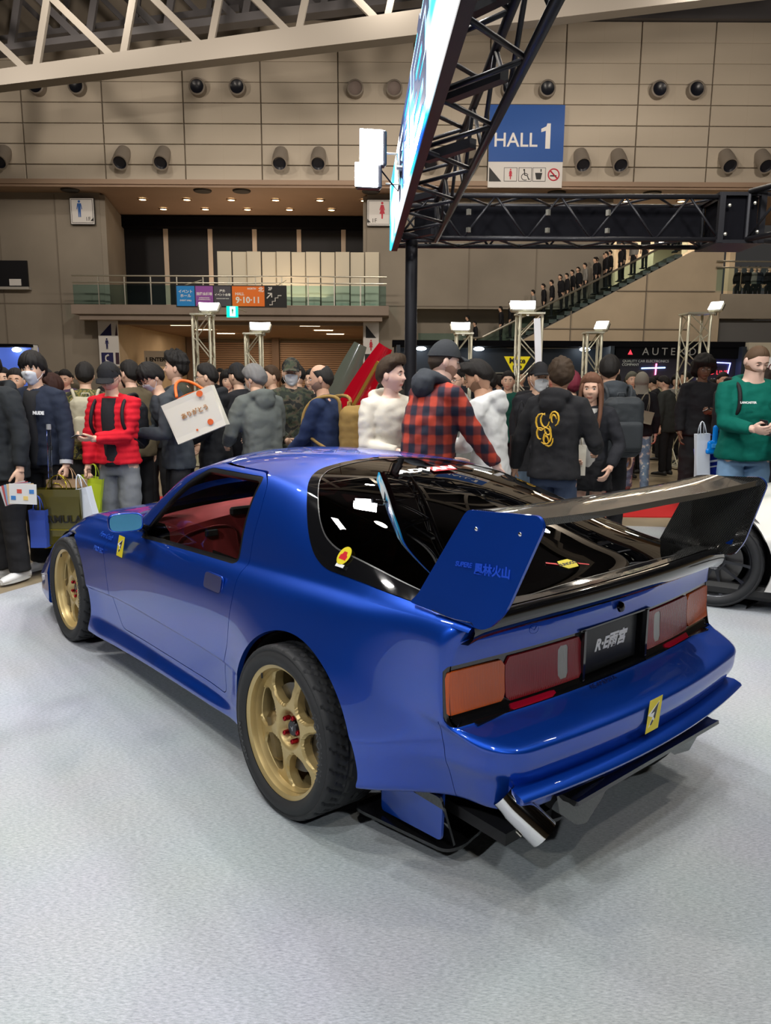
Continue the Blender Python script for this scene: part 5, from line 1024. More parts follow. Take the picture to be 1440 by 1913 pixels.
    for k, d in enumerate((-22, -12, -2, 8, 17)):
        t = hthing('roof_truss', 'roof truss high over the hall floor, %s row counted from the back' % ORD[k], 'truss', 0, d, 17.2, group='roof trusses overhead')
        a = MB(); a.box((0, 0, 0), (70, .35, .35)); a.build('bottom_chord', M_steel2, t); a = MB()
        for q in range(-11, 12): a.cyl((q*3, 0, 0), (q*3+1.5, 0, 2.2), .09, 6); a.cyl((q*3+1.5, 0, 2.2), (q*3+3, 0, 0), .09, 6)
        tag(a.build('bracing', M_steel2, t), kind='stuff')
def screen_mat():
    m = mat('screen_light', (0, 0, 0), .3); nt = m.node_tree
    if nt.nodes.get('scr'): return m
    b = nt.nodes['Principled BSDF']; tc = nt.nodes.new('ShaderNodeTexCoord'); mp = nt.nodes.new('ShaderNodeMapping'); mp.inputs['Scale'].default_value = (.75, 1, 1.9); mp.inputs['Location'].default_value = (.35, 0, .1); mp.name = 'scr'; mp.inputs['Rotation'].default_value = (0, .5, 0)
    n = nt.nodes.new('ShaderNodeTexNoise'); n.inputs['Scale'].default_value = 1.1; n.inputs['Detail'].default_value = 2
    cr = nt.nodes.new('ShaderNodeValToRGB'); e = cr.color_ramp.elements; e[0].position = .36; e[0].color = (.01, .10, .75, 1); e[1].position = .62; e[1].color = (1, 1, 1, 1); q = e.new(.46); q.color = (.02, .55, .9, 1); q = e.new(.52); q.color = (.55, .85, 1, 1)
    nt.links.new(tc.outputs['Object'], mp.inputs[0]); nt.links.new(mp.outputs[0], n.inputs[0]); nt.links.new(n.outputs['Fac'], cr.inputs[0]); nt.links.new(cr.outputs[0], b.inputs['Emission Color']); b.inputs['Emission Strength'].default_value = 2.6; return m
# ================================================================ people
from mathutils import noise as mnoise
SK = {'light': (.72, .45, .33), 'asian': (.68, .43, .30), 'tan': (.56, .33, .22), 'dark': (.16, .08, .05), 'pale': (.78, .52, .42)}
def skinmat(k): return mat('skin_'+k, SK[k], .5, spec=.4, noise=(12, .06, 3))
def cloth(name, c, rough=.85, bump=(35, .35, .006), **k): return mat(name, c, rough, bump=bump, spec=.25, **k)
def lerp(a, b, t): return a+(b-a)*t
def sstep(a, b, x): t = min(1, max(0, (x-a)/(b-a))); return t*t*(3-2*t)
def head_points(nu, nv, grow=0.0, fat=1.0, feat=1.0):
    """grid of points of a head; centre at the origin, face towards +y"""
    th = np.linspace(0, PI, nv)[:, None]; ph = np.linspace(0, 2*PI, nu+1)[None, :]
    x = np.sin(th)*np.sin(ph); y = np.sin(th)*np.cos(ph); z = np.cos(th)*np.ones_like(ph)
    X = x*.0765*fat; Y = y*.096; Z = z*.119
    low = np.clip(-z, 0, 1)
    X = X*(1-.30*low**1.6); Y = np.where(y > 0, Y*(1-.10*low**2)+.012*low**2*y, Y*(1-.35*low**1.5))
    Y = np.where((y < 0) & (z > -.2), Y*1.06, Y); fr = np.clip(y, 0, 1)
    Y = np.where(y > 0, Y*(1-.10*fr*(np.abs(x) < .9)), Y)
    if feat:
        g = lambda cx, cz, sx, sz: np.exp(-((X-cx)/sx)**2-((Z-cz)/sz)**2)*(y > 0)
        nose = np.where(Z > -.022, np.clip((.030-Z)/.052, 0, 1)**1.3, np.exp(-((Z+.022)/.007)**2))*np.exp(-(X/(.0075+.006*np.clip((.01-Z)/.03, 0, 1)))**2)*(y > 0)
        Y = Y+feat*(.023*nose-.010*(g(.030, .012, .017, .011)+g(-.030, .012, .017, .011))+.005*(g(.026, .032, .025, .008)+g(-.026, .032, .025, .008))
            + .006*(g(.040, -.025, .02, .02)+g(-.040, -.025, .02, .02))+.005*g(0, -.052, .022, .005)+.005*g(0, -.062, .018, .005)-.004*g(0, -.074, .02, .006)+.010*g(0, -.098, .022, .014)-.003*g(0, -.057, .026, .0022))
    P = np.stack([X, Y, Z*np.ones_like(X)], -1)
    if grow: N = np.stack([x*1.1, y, z*.9], -1); N /= np.linalg.norm(N, axis=2)[..., None]+1e-9; P = P+N*grow
    return P
def fmul(A, P): A = np.array(A); return np.asarray(P) @ A[:3, :3].T+A[:3, 3]
HANDS = {}
def hand(pose):
    if pose in HANDS: return HANDS[pose]
    m = MB(); curl = {'relax': (22, 28, 20), 'phone': (35, 45, 30), 'grip': (70, 80, 50), 'flat': (8, 10, 8), 'pinch': (45, 50, 30)}[pose]
    m.ell((0, .048, 0), (.040, .052, .0145), n=16, k=10); m.tube([(0, -.03, 0), (0, .02, 0)], [.026, .028], 10)
    for x, L, r_, k in ((-.028, .070, .0092, 1), (-.009, .079, .0095, 1.03), (.010, .073, .0090, 1.08), (.028, .056, .0080, 1.15)):
        p = np.array([x*.9, .062, 0.0]); pts = [p.copy(), np.array([x*1.02, .088, -.001])]; a = 0; q = pts[-1].copy()
        for c, seg in zip(curl, (.46, .30, .24)): a += R(c*k*(1 if x < .02 else 1.05)); q = q+np.array([x*.05, math.cos(a), -math.sin(a)])*L*seg; pts.append(q.copy())
        m.tube(pts, [r_*1.05, r_*1.08, r_, r_*.95, r_*.75], 8)
        m.ell(pts[-1], (r_*.78,)*3, n=8, k=6)
    tp = [(-.020, .012, -.004), (-.040, .036, -.010), (-.054, .062, -.018 if pose != 'grip' else -.03), (-.050 if pose in ('phone', 'grip', 'pinch') else -.060, .086, -.030 if pose != 'flat' else -.01)]
    m.tube(tp, [.014, .0125, .0105, .0085], 8); m.ell(tp[-1], (.0085,)*3, n=8, k=6)
    me = remesh(m, .0042, 2, 'hand'); v = [tuple(q.co) for q in me.vertices]; f = [tuple(q.vertices) for q in me.polygons]; HANDS[pose] = (np.array(v), f); bpy.data.meshes.remove(me); return HANDS[pose]
def hair_mesh(style, detail, fat):
    nu, nv = (56, 40) if detail else (28, 20)
    P = head_points(nu, nv, 0, fat, 0); G = head_points(nu, nv, 1.0, fat, 0)-P; x, y, z = P[..., 0], P[..., 1], P[..., 2]
    th = {'short': .016, 'fringe': .024, 'bowl': .022, 'buzz': .005, 'curly': .019, 'afro': .058, 'long': .020, 'bald': .012, 'spiky': .026, 'quiff': .022, 'grey': .024, 'hijab': .022, 'bob': .030}[style]
    az = np.degrees(np.arctan2(np.abs(x), y))            # 0 in front, 180 behind
    hl = {'short': (.072, .02, -.065), 'fringe': (.030, -.015, -.085), 'bowl': (.040, -.005, -.08), 'buzz': (.078, .015, -.06), 'curly': (.066, .0, -.075), 'afro': (.042, -.05, -.10), 'long': (.066, -.02, -.16), 'bald': (.10, .01, -.07), 'spiky': (.070, .015, -.065), 'quiff': (.074, .02, -.06), 'grey': (.068, .0, -.08), 'hijab': (.060, -.12, -.16), 'bob': (.045, -.07, -.11)}[style]
    zmin = np.interp(az, [0, 38, 62, 85, 100, 125, 180], [hl[0], hl[0]*.92+.0, hl[0]*.55, hl[1], hl[1], lerp(hl[1], hl[2], .6), hl[2]])
    if style == 'bald': zmin = np.where((np.hypot(x, y+.0) < .062) & (z > .03), 9, zmin)
    if style in ('fringe', 'bowl'): zmin = zmin+.016*np.sin(az*.35+x*90)*(az < 60)
    f = z-zmin; t = th*np.clip(f/.03+.18, .12, 1)*(1+.25*np.clip(z/.1, 0, 1))
    n = np.zeros_like(x); sc = {'curly': 55, 'afro': 38, 'spiky': 45}.get(style, 30)
    for i in range(x.shape[0]):
        for j in range(x.shape[1]):
            if style in ('curly', 'afro'): n[i, j] = mnoise.noise(Vector((x[i, j]*sc, y[i, j]*sc, z[i, j]*sc)))
            else: n[i, j] = mnoise.noise(Vector((math.atan2(x[i, j], y[i, j])*9, z[i, j]*10, 3)))+.5*mnoise.noise(Vector((x[i, j]*90, y[i, j]*90, 5)))
    amp = {'curly': .55, 'afro': .28, 'spiky': .7, 'buzz': .05, 'hijab': .12}.get(style, .35); t = t*(1+amp*n)
    if style == 'quiff': t = t+.030*np.exp(-((y-.055)/.04)**2)*(z > .06)
    if style == 'spiky': t = t+.018*(z > .05)*(1+n)
    S = P+G*t[..., None]; nn = G/(np.linalg.norm(G, axis=2)[..., None]+1e-9)
    # polygonal patch cut along the hairline
    fl = f.reshape(-1); V = S.reshape(-1, 3); a, b = S.shape[:2]; I = np.arange(a*b).reshape(a, b)
    F = [(int(I[i, j]), int(I[i+1, j]), int(I[i+1, j+1]), int(I[i, j+1])) for i in range(a-1) for j in range(b-1)]
    Pt = Patch(np.hstack([V]), nn.reshape(-1, 3), F); key = {}
    full = np.hstack([V, fl[:, None]])
    Q = Patch(full, nn.reshape(-1, 3), F); pos, _ = Q.cut(lambda W: W[:, 3])
    Vv, RF = Patch(pos.V[:, :3], pos.N, pos.F).rim(th*.9)
    return [tuple(p) for p in Vv], pos.F+RF
def fold(me, amp, sc, seed=0, quilt=None):
    n = len(me.vertices); co = np.empty(n*3); me.vertices.foreach_get('co', co); no = np.empty(n*3); me.vertices.foreach_get('normal', no); co = co.reshape(-1, 3); no = no.reshape(-1, 3)
    d = np.array([mnoise.noise(Vector((p[0]*sc, p[1]*sc, p[2]*sc*1.6+seed)))+.5*mnoise.noise(Vector((p[0]*sc*2.3, p[1]*sc*2.3, p[2]*sc*3+seed))) for p in co.tolist()])*amp
    if quilt: d = d+quilt[1]*(np.abs(np.sin(co[:, 2]*PI/quilt[0]))**.6-.5)
    co = co+no*d[:, None]; me.vertices.foreach_set('co', co.ravel()); me.update()
PEOPLE = {}
def person(label, s, d, H=1.70, face=0, skin='asian', b=1.0, lean=3, head=(0, 0), R_=None, L_=None, hp=('relax', 'relax'), palm=((0, 0, 0), (0, 0, 0)), top=None, pants=None, shoe=(.02, .02, .02), hair=('short', (.01, .008, .007)),
           cap=None, mask=None, glasses=False, beard=None, stride=0.0, detail=1, z=0.0, skirt=None, inner=None, group=None, hem=.90, bulk=1.0, hood=False, collar=True, quilt=None, rollup=0, fatneck=1.0, cuff=None, feet=True, under=None):
    k = H/1.72; vox = (.0125, .018, .034)[2-detail] if detail < 3 else .011
    vox = {2: .0125, 1: .020, 0: .036}[detail]
    t = thing('person', label, 'person', hall(s, d, z), HROT+R(face), group); t.scale = (k, k, k)
    la = R(lean)
    def bend(p):
        x, y, zz = p; a = la*sstep(.92, 1.30, zz); dy, dz = y, zz-.95
        return np.array([x, dy*math.cos(a)+max(dz, 0)*math.sin(a), .95+(dz*math.cos(a) if dz > 0 else dz)-dy*math.sin(a)*(1 if dz > 0 else 0)])
    sk = skinmat(skin)
    sh = {1: bend((.166*b**.8, 0, 1.395)), -1: bend((-.166*b**.8, 0, 1.395))}
    wr = {}
    rest = {1: (.235*b, .03, .83), -1: (-.235*b, .03, .83)}
    el = {}
    for sd, tg in ((1, R_), (-1, L_)):
        tg = np.array(tg if tg is not None else rest[sd], float); S = sh[sd]; v = tg-S; D = np.linalg.norm(v); D2 = min(D, .535); v = v/D; tg = S+v*D2; L1, L2 = .285, .255
        a = (L1*L1-L2*L2+D2*D2)/(2*D2); h = math.sqrt(max(0, L1*L1-a*a)); hint = np.array([sd*.55, -.45, -.9]); hint -= v*(hint @ v); hint /= np.linalg.norm(hint)
        el[sd] = S+v*a+hint*h; wr[sd] = tg
    hc = bend((0, .018, 1.455)); neck_top = bend((0, .03, 1.52)); yaw, pit = head; HC = bend((0, .035, 1.60))+np.array([0, .02*math.sin(R(max(-pit, 0))*1), 0])
    HT = Matrix.Translation(Vector(HC)) @ Matrix.Rotation(R(yaw), 4, 'Z') @ Matrix.Rotation(R(pit)-la*.35, 4, 'X')
    # --- body: one continuous figure
    m = MB()
    def loft(m, rings, n=16):           # rings: (centre, rx, ry)
        v = []
        for c, rx, ry in rings:
            for j in range(n):
                q = 2*PI*j/n; cx, sx = math.cos(q), math.sin(q); v.append((c[0]+rx*math.copysign(abs(cx)**.85, cx), c[1]+ry*math.copysign(abs(sx)**.85, sx), c[2]))
        K_ = len(rings); f = [(i*n+j, i*n+(j+1) % n, (i+1)*n+(j+1) % n, (i+1)*n+j) for i in range(K_-1) for j in range(n)]+[tuple(range(n))[::-1], tuple((K_-1)*n+j for j in range(n))]; m.add(v, f)
    def torso(m, g, zb, ztop=1.455, dep=1.0):
        prof = [(.80, .160, .116), (.90, .157, .116), (1.00, .144, .106), (1.10, .146, .108), (1.22, .160, .116), (1.32, .166, .116), (1.38, .152, .103), (1.42, .115, .088), (1.455, .068, .066)]
        xs_ = [q[0] for q in prof]; rings = []
        for zz in np.linspace(zb, ztop, 14):
            rx = np.interp(zz, xs_, [q[1] for q in prof]); ry = np.interp(zz, xs_, [q[2] for q in prof])
            gg = g*sstep(1.50, 1.30, zz)+.008*(1-sstep(1.50, 1.30, zz))+(.012*sstep(1.1, .88, zz) if g > 0 else 0); bx = 1+(b-1)*1.0; by = 1+(b-1)*1.6*sstep(1.4, 1.2, zz)
            rings.append((bend((0, (.02*(b-1)*4)*sstep(1.3, 1.1, zz), zz)), rx*bx+gg, (ry*by+gg)*dep))
        loft(m, rings)
    st = stride
    hipx = .088*b; ank = {1: np.array([.10, st*.30, .085+(0.0 if st >= 0 else .06*abs(st))]), -1: np.array([-.10, -st*.30, .085+(.06*abs(st) if st > 0 else 0)])}
    kn = {sd: np.array([sd*.095, ank[sd][1]*.45+.02+.03*abs(st), .48]) for sd in (1, -1)}
    torso(m, -.012, .84)
    for sd in (1, -1):
        m.tube([sh[sd]*[.6, 1, 1], sh[sd], lerp(sh[sd], el[sd], .5), el[sd], lerp(el[sd], wr[sd], .35), wr[sd]], [.05, .050, .045*b**.3, .038, .038*b**.3, .027], 10)
        m.tube([(sd*hipx, 0, .90), (sd*hipx, .005, .84), lerp(np.array([sd*hipx, .0, .84]), kn[sd], .5), kn[sd], lerp(kn[sd], ank[sd], .3)-np.array([0, .012, 0]), ank[sd]], [.078, .082*b**.5, .070*b**.4, .052, .055, .036], 12)
        fy = ank[sd][1]; m.tube([ank[sd]+[0, -.02, -.02], ank[sd]+[sd*.01, .06, -.05], ank[sd]+[sd*.02, .14, -.06]], [.035, .034, .022], 8)
    m.tube([bend((0, .0, 1.38)), hc, neck_top, HC+np.array([0, .0, -.03])], [.07*fatneck, .056*fatneck, .053*fatneck, .052*fatneck], 14)
    bm = remesh(m, vox*1.0 if (skirt or rollup) else vox*1.15, 1, 'body'); V = [tuple(q.co) for q in bm.vertices]; F = [tuple(q.vertices) for q in bm.polygons]; bpy.data.meshes.remove(bm)
    B = MB(); B.add(V, F, 0)
    hg = head_points(*( (56, 44) if detail == 2 else (30, 24) if detail else (16, 12)), 0, b**.35 if b > 1.1 else 1.0, 1.0 if detail else .6); fat = b**.35 if b > 1.1 else 1.0
    a, c = hg.shape[:2]; I = np.arange(a*c).reshape(a, c); hv = fmul(HT, hg.reshape(-1, 3)); zz = hg[..., 2]; xx = hg[..., 0]; yy = hg[..., 1]
    F = []; mi = []
    for i in range(a-1):
        for j in range(c-1):
            F.append((int(I[i, j]), int(I[i+1, j]), int(I[i+1, j+1]), int(I[i, j+1])))
            zc, xc, yc = zz[i, j], xx[i, j], yy[i, j]; mi.append(1 if (detail and yc > .06 and abs(xc) < .023*(1-.3*((zc+.057)/.009)**2) and -.067 < zc < -.048) else 0)
    n0 = len(B.v); B.add(hv, F, 0); B.m[-len(F):] = mi
    for sd in (1, -1):
        B.ell(fmul(HT, [(sd*.077*fat, -.008, -.002)])[0], (.011, .020, .031), 0, 10, 8, HT @ Matrix.Rotation(R(12*sd), 4, 'Z'))
        if detail:
            closed = pit < -14
            B.ell(fmul(HT, [(sd*.030*fat, .0735, .0115)])[0], (.0130, .0095, .0045 if closed else .0052), 2 if not closed else 0, 10, 8, HT)
            if not closed: B.ell(fmul(HT, [(sd*.030*fat, .0795, .0112)])[0], (.0060, .0046, .0050), 3, 8, 6, HT)
            else: B.tube([fmul(HT, [(sd*.030*fat+q, .0835-abs(q)*.25, .0085+abs(q)*.1)])[0] for q in (-.012, 0, .012)], .0016, 5, 3)
            if hair: B.tube([fmul(HT, [(sd*(.030*fat+q), .0885-(q+.01)**2*9-.004, .0305+.004*(1-(q/.016)**2))])[0] for q in (-.016, -.006, .006, .018)], [.0022, .0036, .0034, .0015], 5, 4)
    for sd, pose, pl in ((1, hp[0], palm[0]), (-1, hp[1], palm[1])):
        hvv, hf = hand(pose) if detail else (None, None)
        dirv = wr[sd]-el[sd]; dirv /= np.linalg.norm(dirv); pn = np.array(pl, float)
        if not np.any(pn): pn = np.array([-sd, .25, -.1])         # hanging: palm to the thigh
        pn -= dirv*(pn @ dirv); pn /= np.linalg.norm(pn)+1e-9; zax = -pn; yax = dirv; xax = np.cross(yax, zax)
        T = Matrix(((xax[0], yax[0], zax[0], wr[sd][0]), (xax[1], yax[1], zax[1], wr[sd][1]), (xax[2], yax[2], zax[2], wr[sd][2]), (0, 0, 0, 1)))
        if detail:
            q = hvv.copy()
            if sd < 0: q[:, 0] *= -1; hf = [g_[::-1] for g_ in hf]
            B.add(fmul(T, q*(1.0+.06*(b > 1.1))), hf, 0)
        else: B.tube([wr[sd], wr[sd]+dirv*.09, wr[sd]+dirv*.15], [.03, .035, .02], 6)
        PEOPLE.setdefault(label, {})['R' if sd > 0 else 'L'] = (t, Matrix(T))
    browc = hair[1] if hair else (.02, .015, .01)
    B.build('body', [sk, mat('lips_'+skin, tuple(q*f_ for q, f_ in zip(SK[skin], (.85, .5, .5))), .5), mat('eye_white', (.7, .68, .65), .3), mat('eye_dark', (.02, .012, .008), .2), mat('brow_%.2f' % browc[0], browc, .8)], t, True)
    PEOPLE[label]['HT'] = HT; PEOPLE[label]['t'] = t
    # --- clothes
    top = top or ('dark_top', (.02, .02, .022)); tmat_ = top if not isinstance(top, tuple) else cloth(top[0], top[1])
    m = MB(); g = .011*bulk
    torso(m, g, hem, 1.45)
    for sd in (1, -1):
        w_end = lerp(el[sd], wr[sd], .93 if not rollup else .5)
        q = [sh[sd]*[.45, 1, 1]+[0, 0, .0], sh[sd]+[0, 0, -.008], lerp(sh[sd], el[sd], .35), lerp(sh[sd], el[sd], .7), el[sd], lerp(el[sd], wr[sd], .3), lerp(el[sd], wr[sd], .65), w_end]
        m.tube(q, [.064+g, .055+g, .052*b**.5+g, .047*b**.4+g, .044+g, .041+g, .036+g, .030+g*.8], 12)
    if collar and not hood: m.tube([bend((0, -.005, 1.42)), bend((0, .0, 1.475))], [.085, .072], 16)
    if hood:
        n = 20; ring = [bend((.098*math.sin(2*PI*j/n), -.025+.088*math.cos(2*PI*j/n)*-1, 1.445-.030*(-math.cos(2*PI*j/n)*-1 > 0)-.018*math.cos(2*PI*j/n)*-1 if 0 else 1.44+.022*math.cos(2*PI*j/n))) for j in range(n)]
        m.tube(ring, [.036+.012*math.cos(2*PI*j/n) for j in range(n)], 10, closed=True); m.ell(bend((0, -.115, 1.395)), (.10, .055, .075))
    me = remesh(m, vox, 2, 'jacket'); fold(me, .0075*bulk**.5 if detail else .008, 9, sum(map(ord, label)) % 97*.37, quilt)
    jn = 'jacket' if not hood else 'hoodie'; jk = link(jn, me, t, [tmat_]); me.name = jn
    if hem and detail and not skirt: pass
    if under:                             # hood of a garment worn underneath
        m = MB(); n = 20; ring = [bend((.084*b**.6*math.sin(2*PI*j/n), -.012+.078*b**.6*math.cos(2*PI*j/n), 1.475-.028*math.cos(2*PI*j/n))) for j in range(n)]; m.tube(ring, [.032-.010*math.cos(2*PI*j/n) for j in range(n)], 10, closed=True); m.ell(bend((0, -.105, 1.44)), (.10, .06, .085)); me = remesh(m, vox, 2, 'inner_hood'); fold(me, .006, 14, 4); link('inner_hood', me, t, [cloth(*under)])
    if inner:                             # shirt seen in the open front
        m = MB(); rings = []
        for zz in np.linspace(hem-.02, 1.44, 12):
            c_ = bend((0, 0, zz)); w_ = .045+.02*sstep(1.1, 1.42, zz) if len(inner) < 3 else inner[2]; yf = np.interp(zz, [.8, 1.0, 1.22, 1.34, 1.44], [.13, .122, .131, .125, .085])*b**1.2+g+.004
            rings.append((c_+[0, yf-.04, 0], w_, .042))
        loft(m, rings); link('shirt', m.mesh('shirt', True), t, [cloth(inner[0], inner[1])])
    if cuff:
        for sd in (1, -1):
            m = MB(); c0 = lerp(el[sd], wr[sd], .86); c1 = lerp(el[sd], wr[sd], .98); m.tube([c0, lerp(c0, c1, .4), lerp(c0, c1, .42), c1], [.034+g*.8]*4, 12, cap=False); m.build('cuff', cloth(*cuff), t, True)
    pants = pants or ('black_trousers', (.018, .018, .02)); pm = cloth(pants[0], pants[1]) if isinstance(pants, tuple) else pants; pw = 1.0 if not isinstance(pants, tuple) or len(pants) < 3 else pants[2]
    if skirt is None and feet:
        m = MB(); loft(m, [(np.array([0, 0, zz]), rx*(1+(b-1)*.9), ry*(1+(b-1)*1.5)) for zz, rx, ry in ((.80, .148, .106), (.86, .152, .110), (.93, .148, .106), (1.0, .140, .100))])
        for sd in (1, -1):
            ho = np.array([sd*hipx, .0, .86]); m.tube([ho, lerp(ho, kn[sd], .35), lerp(ho, kn[sd], .7), kn[sd], lerp(kn[sd], ank[sd], .4), lerp(kn[sd], ank[sd], .8), ank[sd]+[0, 0, -.02]], [.084*b**.6, .084*b**.6*pw**.5, .080*b**.4*pw, .070*pw, .066*pw, .064*pw, .064*pw], 14)
        me = remesh(m, vox, 2, 'trousers'); fold(me, .0075, 8, 3.1); link('trousers', me, t, [pm])
    elif skirt:
        m = MB(); loft(m, [(np.array([0, 0, zz]), rx, ry) for zz, rx, ry in ((skirt[2], .205, .17), (.86, .19, .15), (.95, .165, .125), (1.0, .15, .115))]); me = remesh(m, vox, 1, 'skirt'); fold(me, .010, 12, 1); link('skirt', me, t, [cloth(skirt[0], skirt[1])])
    if feet:
        for sd in (1, -1):
            m = MB(); A = ank[sd]; up_ = A[2]-.085; tl = Matrix.Translation(Vector((A[0], A[1], up_))) @ Matrix.Rotation(R(-8*sd), 4, 'Z')
            n = 14; rings = []
            for yq, w_, h_ in ((-.085, .022, .05), (-.075, .034, .075), (-.03, .040, .10), (.03, .042, .085), (.09, .046, .062), (.15, .042, .052), (.185, .024, .038)):
                rings.append([(w_*math.cos(q), yq, max(.0, h_*.5+h_*.5*math.sin(q))) for q in np.linspace(0, 2*PI, n, endpoint=False)])
            v = [p for r_ in rings for p in r_]; f = [(i*n+j, i*n+(j+1) % n, (i+1)*n+(j+1) % n, (i+1)*n+j) for i in range(6) for j in range(n)]+[tuple(range(n)), tuple(6*n+j for j in range(n))[::-1]]; m.add(v, f); m.move(tl)
            so = m.build('shoe', mat('shoe_%.2f%.2f%.2f' % shoe, shoe, .5), t, 50)
            if detail == 2: m = MB(); m.prism([(.046*math.cos(q)*(1+.1*math.sin(q)), .05+.142*math.sin(q)) for q in np.linspace(0, 2*PI, 18, endpoint=False)], 0, .018, T=tl); m.build('sole', mat('sole_white' if sum(shoe) > .5 else 'sole_dark', (.6, .6, .58) if sum(shoe) > .5 else (.03, .03, .03), .6), so)
    # --- hair, cap, mask, glasses
    if hair:
        v, f = hair_mesh(hair[0], detail, fat); m = MB(); m.add(fmul(HT, np.array(v)), f)
        if hair[0] in ('long', 'hijab'):
            n = 26; rows = []
            for zz, rx, ry, oy in ((.02, .088, .075, -.03), (-.06, .090, .070, -.035), (-.14, .095, .062, -.04), (-.24, .10, .055, -.045), (-.34, .095, .045, -.05), (-.40, .075, .03, -.05)) if hair[0] == 'long' else ((.0, .090, .085, -.02), (-.07, .085, .085, -.02), (-.12, .10, .10, -.02), (-.17, .13, .12, -.02)):
                rows.append([(rx*math.sin(q)*(1+.06*math.sin(q*9)), oy-ry*math.cos(q), zz) for q in np.linspace(-1.85 if hair[0] == 'long' else -2.9, 1.85 if hair[0] == 'long' else 2.9, n)])
            mm = MB(); mm.grid(rows); v2 = fmul(HT if abs(pit) < 8 else HT @ Matrix.Rotation(-R(pit), 4, 'X'), np.array(mm.v)); m.add(v2, mm.f); m.add(v2*[.985, .985, 1], [q[::-1] for q in mm.f])
        if hair[0] == 'long':
            for sd in (1, -1):
                for q in range(5): m.tube([fmul(HT, [(sd*(.062+.006*q), .055-.018*q, .055)])[0], fmul(HT, [(sd*(.080+.002*q), .052-.016*q, -.01)])[0], fmul(HT, [(sd*(.086+.001*q), .060-.018*q, -.10)])[0], fmul(HT, [(sd*(.090-.002*q), .098-.018*q, -.19)])[0], fmul(HT, [(sd*(.080-.004*q), .128-.014*q, -.30+.01*q)])[0], fmul(HT, [(sd*(.070-.004*q), .132-.010*q, -.38+.012*q)])[0]], [.010, .016, .018, .018, .014, .004], 8)
        hn = 'hair' if hair[0] != 'hijab' else 'headscarf'; o = m.build(hn, mat(hn+'_%.2f_%.2f' % hair[1][:2], hair[1], .68, spec=.3, bump=(160, .5, .003)) if hair[0] != 'hijab' else cloth('scarf_grey', hair[1]), t, True)
    if cap:
        P = head_points(32, 24, .016, fat, 0); V = P.reshape(-1, 3); a, c = P.shape[:2]; I = np.arange(a*c).reshape(a, c)
        Q = Patch(V, V/np.linalg.norm(V, axis=1)[:, None], [(int(I[i, j]), int(I[i+1, j]), int(I[i+1, j+1]), int(I[i, j+1])) for i in range(a-1) for j in range(c-1)]); Q = Q.cut(lambda W: W[:, 2]-(.040-.10*np.clip(-W[:, 1]-.0, 0, 1)))[0]
        V2, RF = Q.rim(.012); V2 = np.array(V2); V2[:, 2] = np.where(V2[:, 2] > .05, .05+(V2[:, 2]-.05)*1.12, V2[:, 2]); m = MB(); m.add(fmul(HT, V2), Q.F+RF); cm = cloth(cap[0], cap[1]) if isinstance(cap[1], tuple) else cap[1]; co = m.build('cap', cm, t, 40)
        if len(cap) < 3 or cap[2] != 'nobrim':
            back = -1 if (len(cap) > 2 and cap[2] == 'back') else 1
            rows = [[(x_*(1-.0*r_), back*(.075+r_*math.sqrt(max(0, 1-(x_/.078)**2))*.072+.012), .050-r_*.018-.9*x_*x_*3) for x_ in np.linspace(-.074, .074, 13)] for r_ in (0, .35, .7, 1.0)]
            m = MB(); m.grid(rows); up_ = [(x_, y_, z_+.005) for x_, y_, z_ in m.v]; n_ = len(m.v); nv_ = m.v+up_; ff = m.f+[tuple(i+n_ for i in q[::-1]) for q in m.f]; m = MB(); m.add(fmul(HT, np.array(nv_)), ff); m.build('brim', cm, co, False)
    if mask:
        P = head_points(40, 32, .007, fat, .75); V = P.reshape(-1, 3); a, c = P.shape[:2]; I = np.arange(a*c).reshape(a, c)
        Q = Patch(V, np.tile([[0, 1.0, 0]], (len(V), 1)), [(int(I[i, j]), int(I[i+1, j]), int(I[i+1, j+1]), int(I[i, j+1])) for i in range(a-1) for j in range(c-1)])
        Q = Q.cut(poly_field([(-.060, -.012), (-.02, .0), (.02, .0), (.060, -.012), (.052, -.085), (.02, -.112), (-.02, -.112), (-.052, -.085)], (0, 2)))[0]; Q = Q.cut(lambda W: W[:, 1]-.01)[0]
        m = MB(); m.add(fmul(HT, Q.V), Q.F); mo = m.build('face_mask', mat('mask_white', (.78, .80, .82), .7), t, True)
        m = MB()
        for sd in (1, -1):
            for z_ in (-.02, -.075): m.tube([fmul(HT, [p])[0] for p in ((sd*.056*fat, .055, z_), (sd*.074*fat, .02, z_*.6), (sd*.080*fat, -.008, -.01))], .0015, 4)
        m.build('ear_loop', mat('mask_white'), mo)
    if glasses:
        m = MB()
        for sd in (1, -1): m.tube([fmul(HT, [(sd*.031+.021*math.cos(q), .0985, .010+.016*math.sin(q))])[0] for q in np.linspace(0, 2*PI, 14, endpoint=False)], .0016, 5, closed=True); m.tube([fmul(HT, [p])[0] for p in ((sd*.052, .098, .014), (sd*.074*fat, .07, .014), (sd*.08*fat, .0, .012))], .0016, 4)
        m.tube([fmul(HT, [p])[0] for p in ((-.01, .099, .013), (.01, .099, .013))], .0016, 4); m.build('glasses', mat('glasses_frame', (.05, .045, .04), .3, metal=.6), t, True)
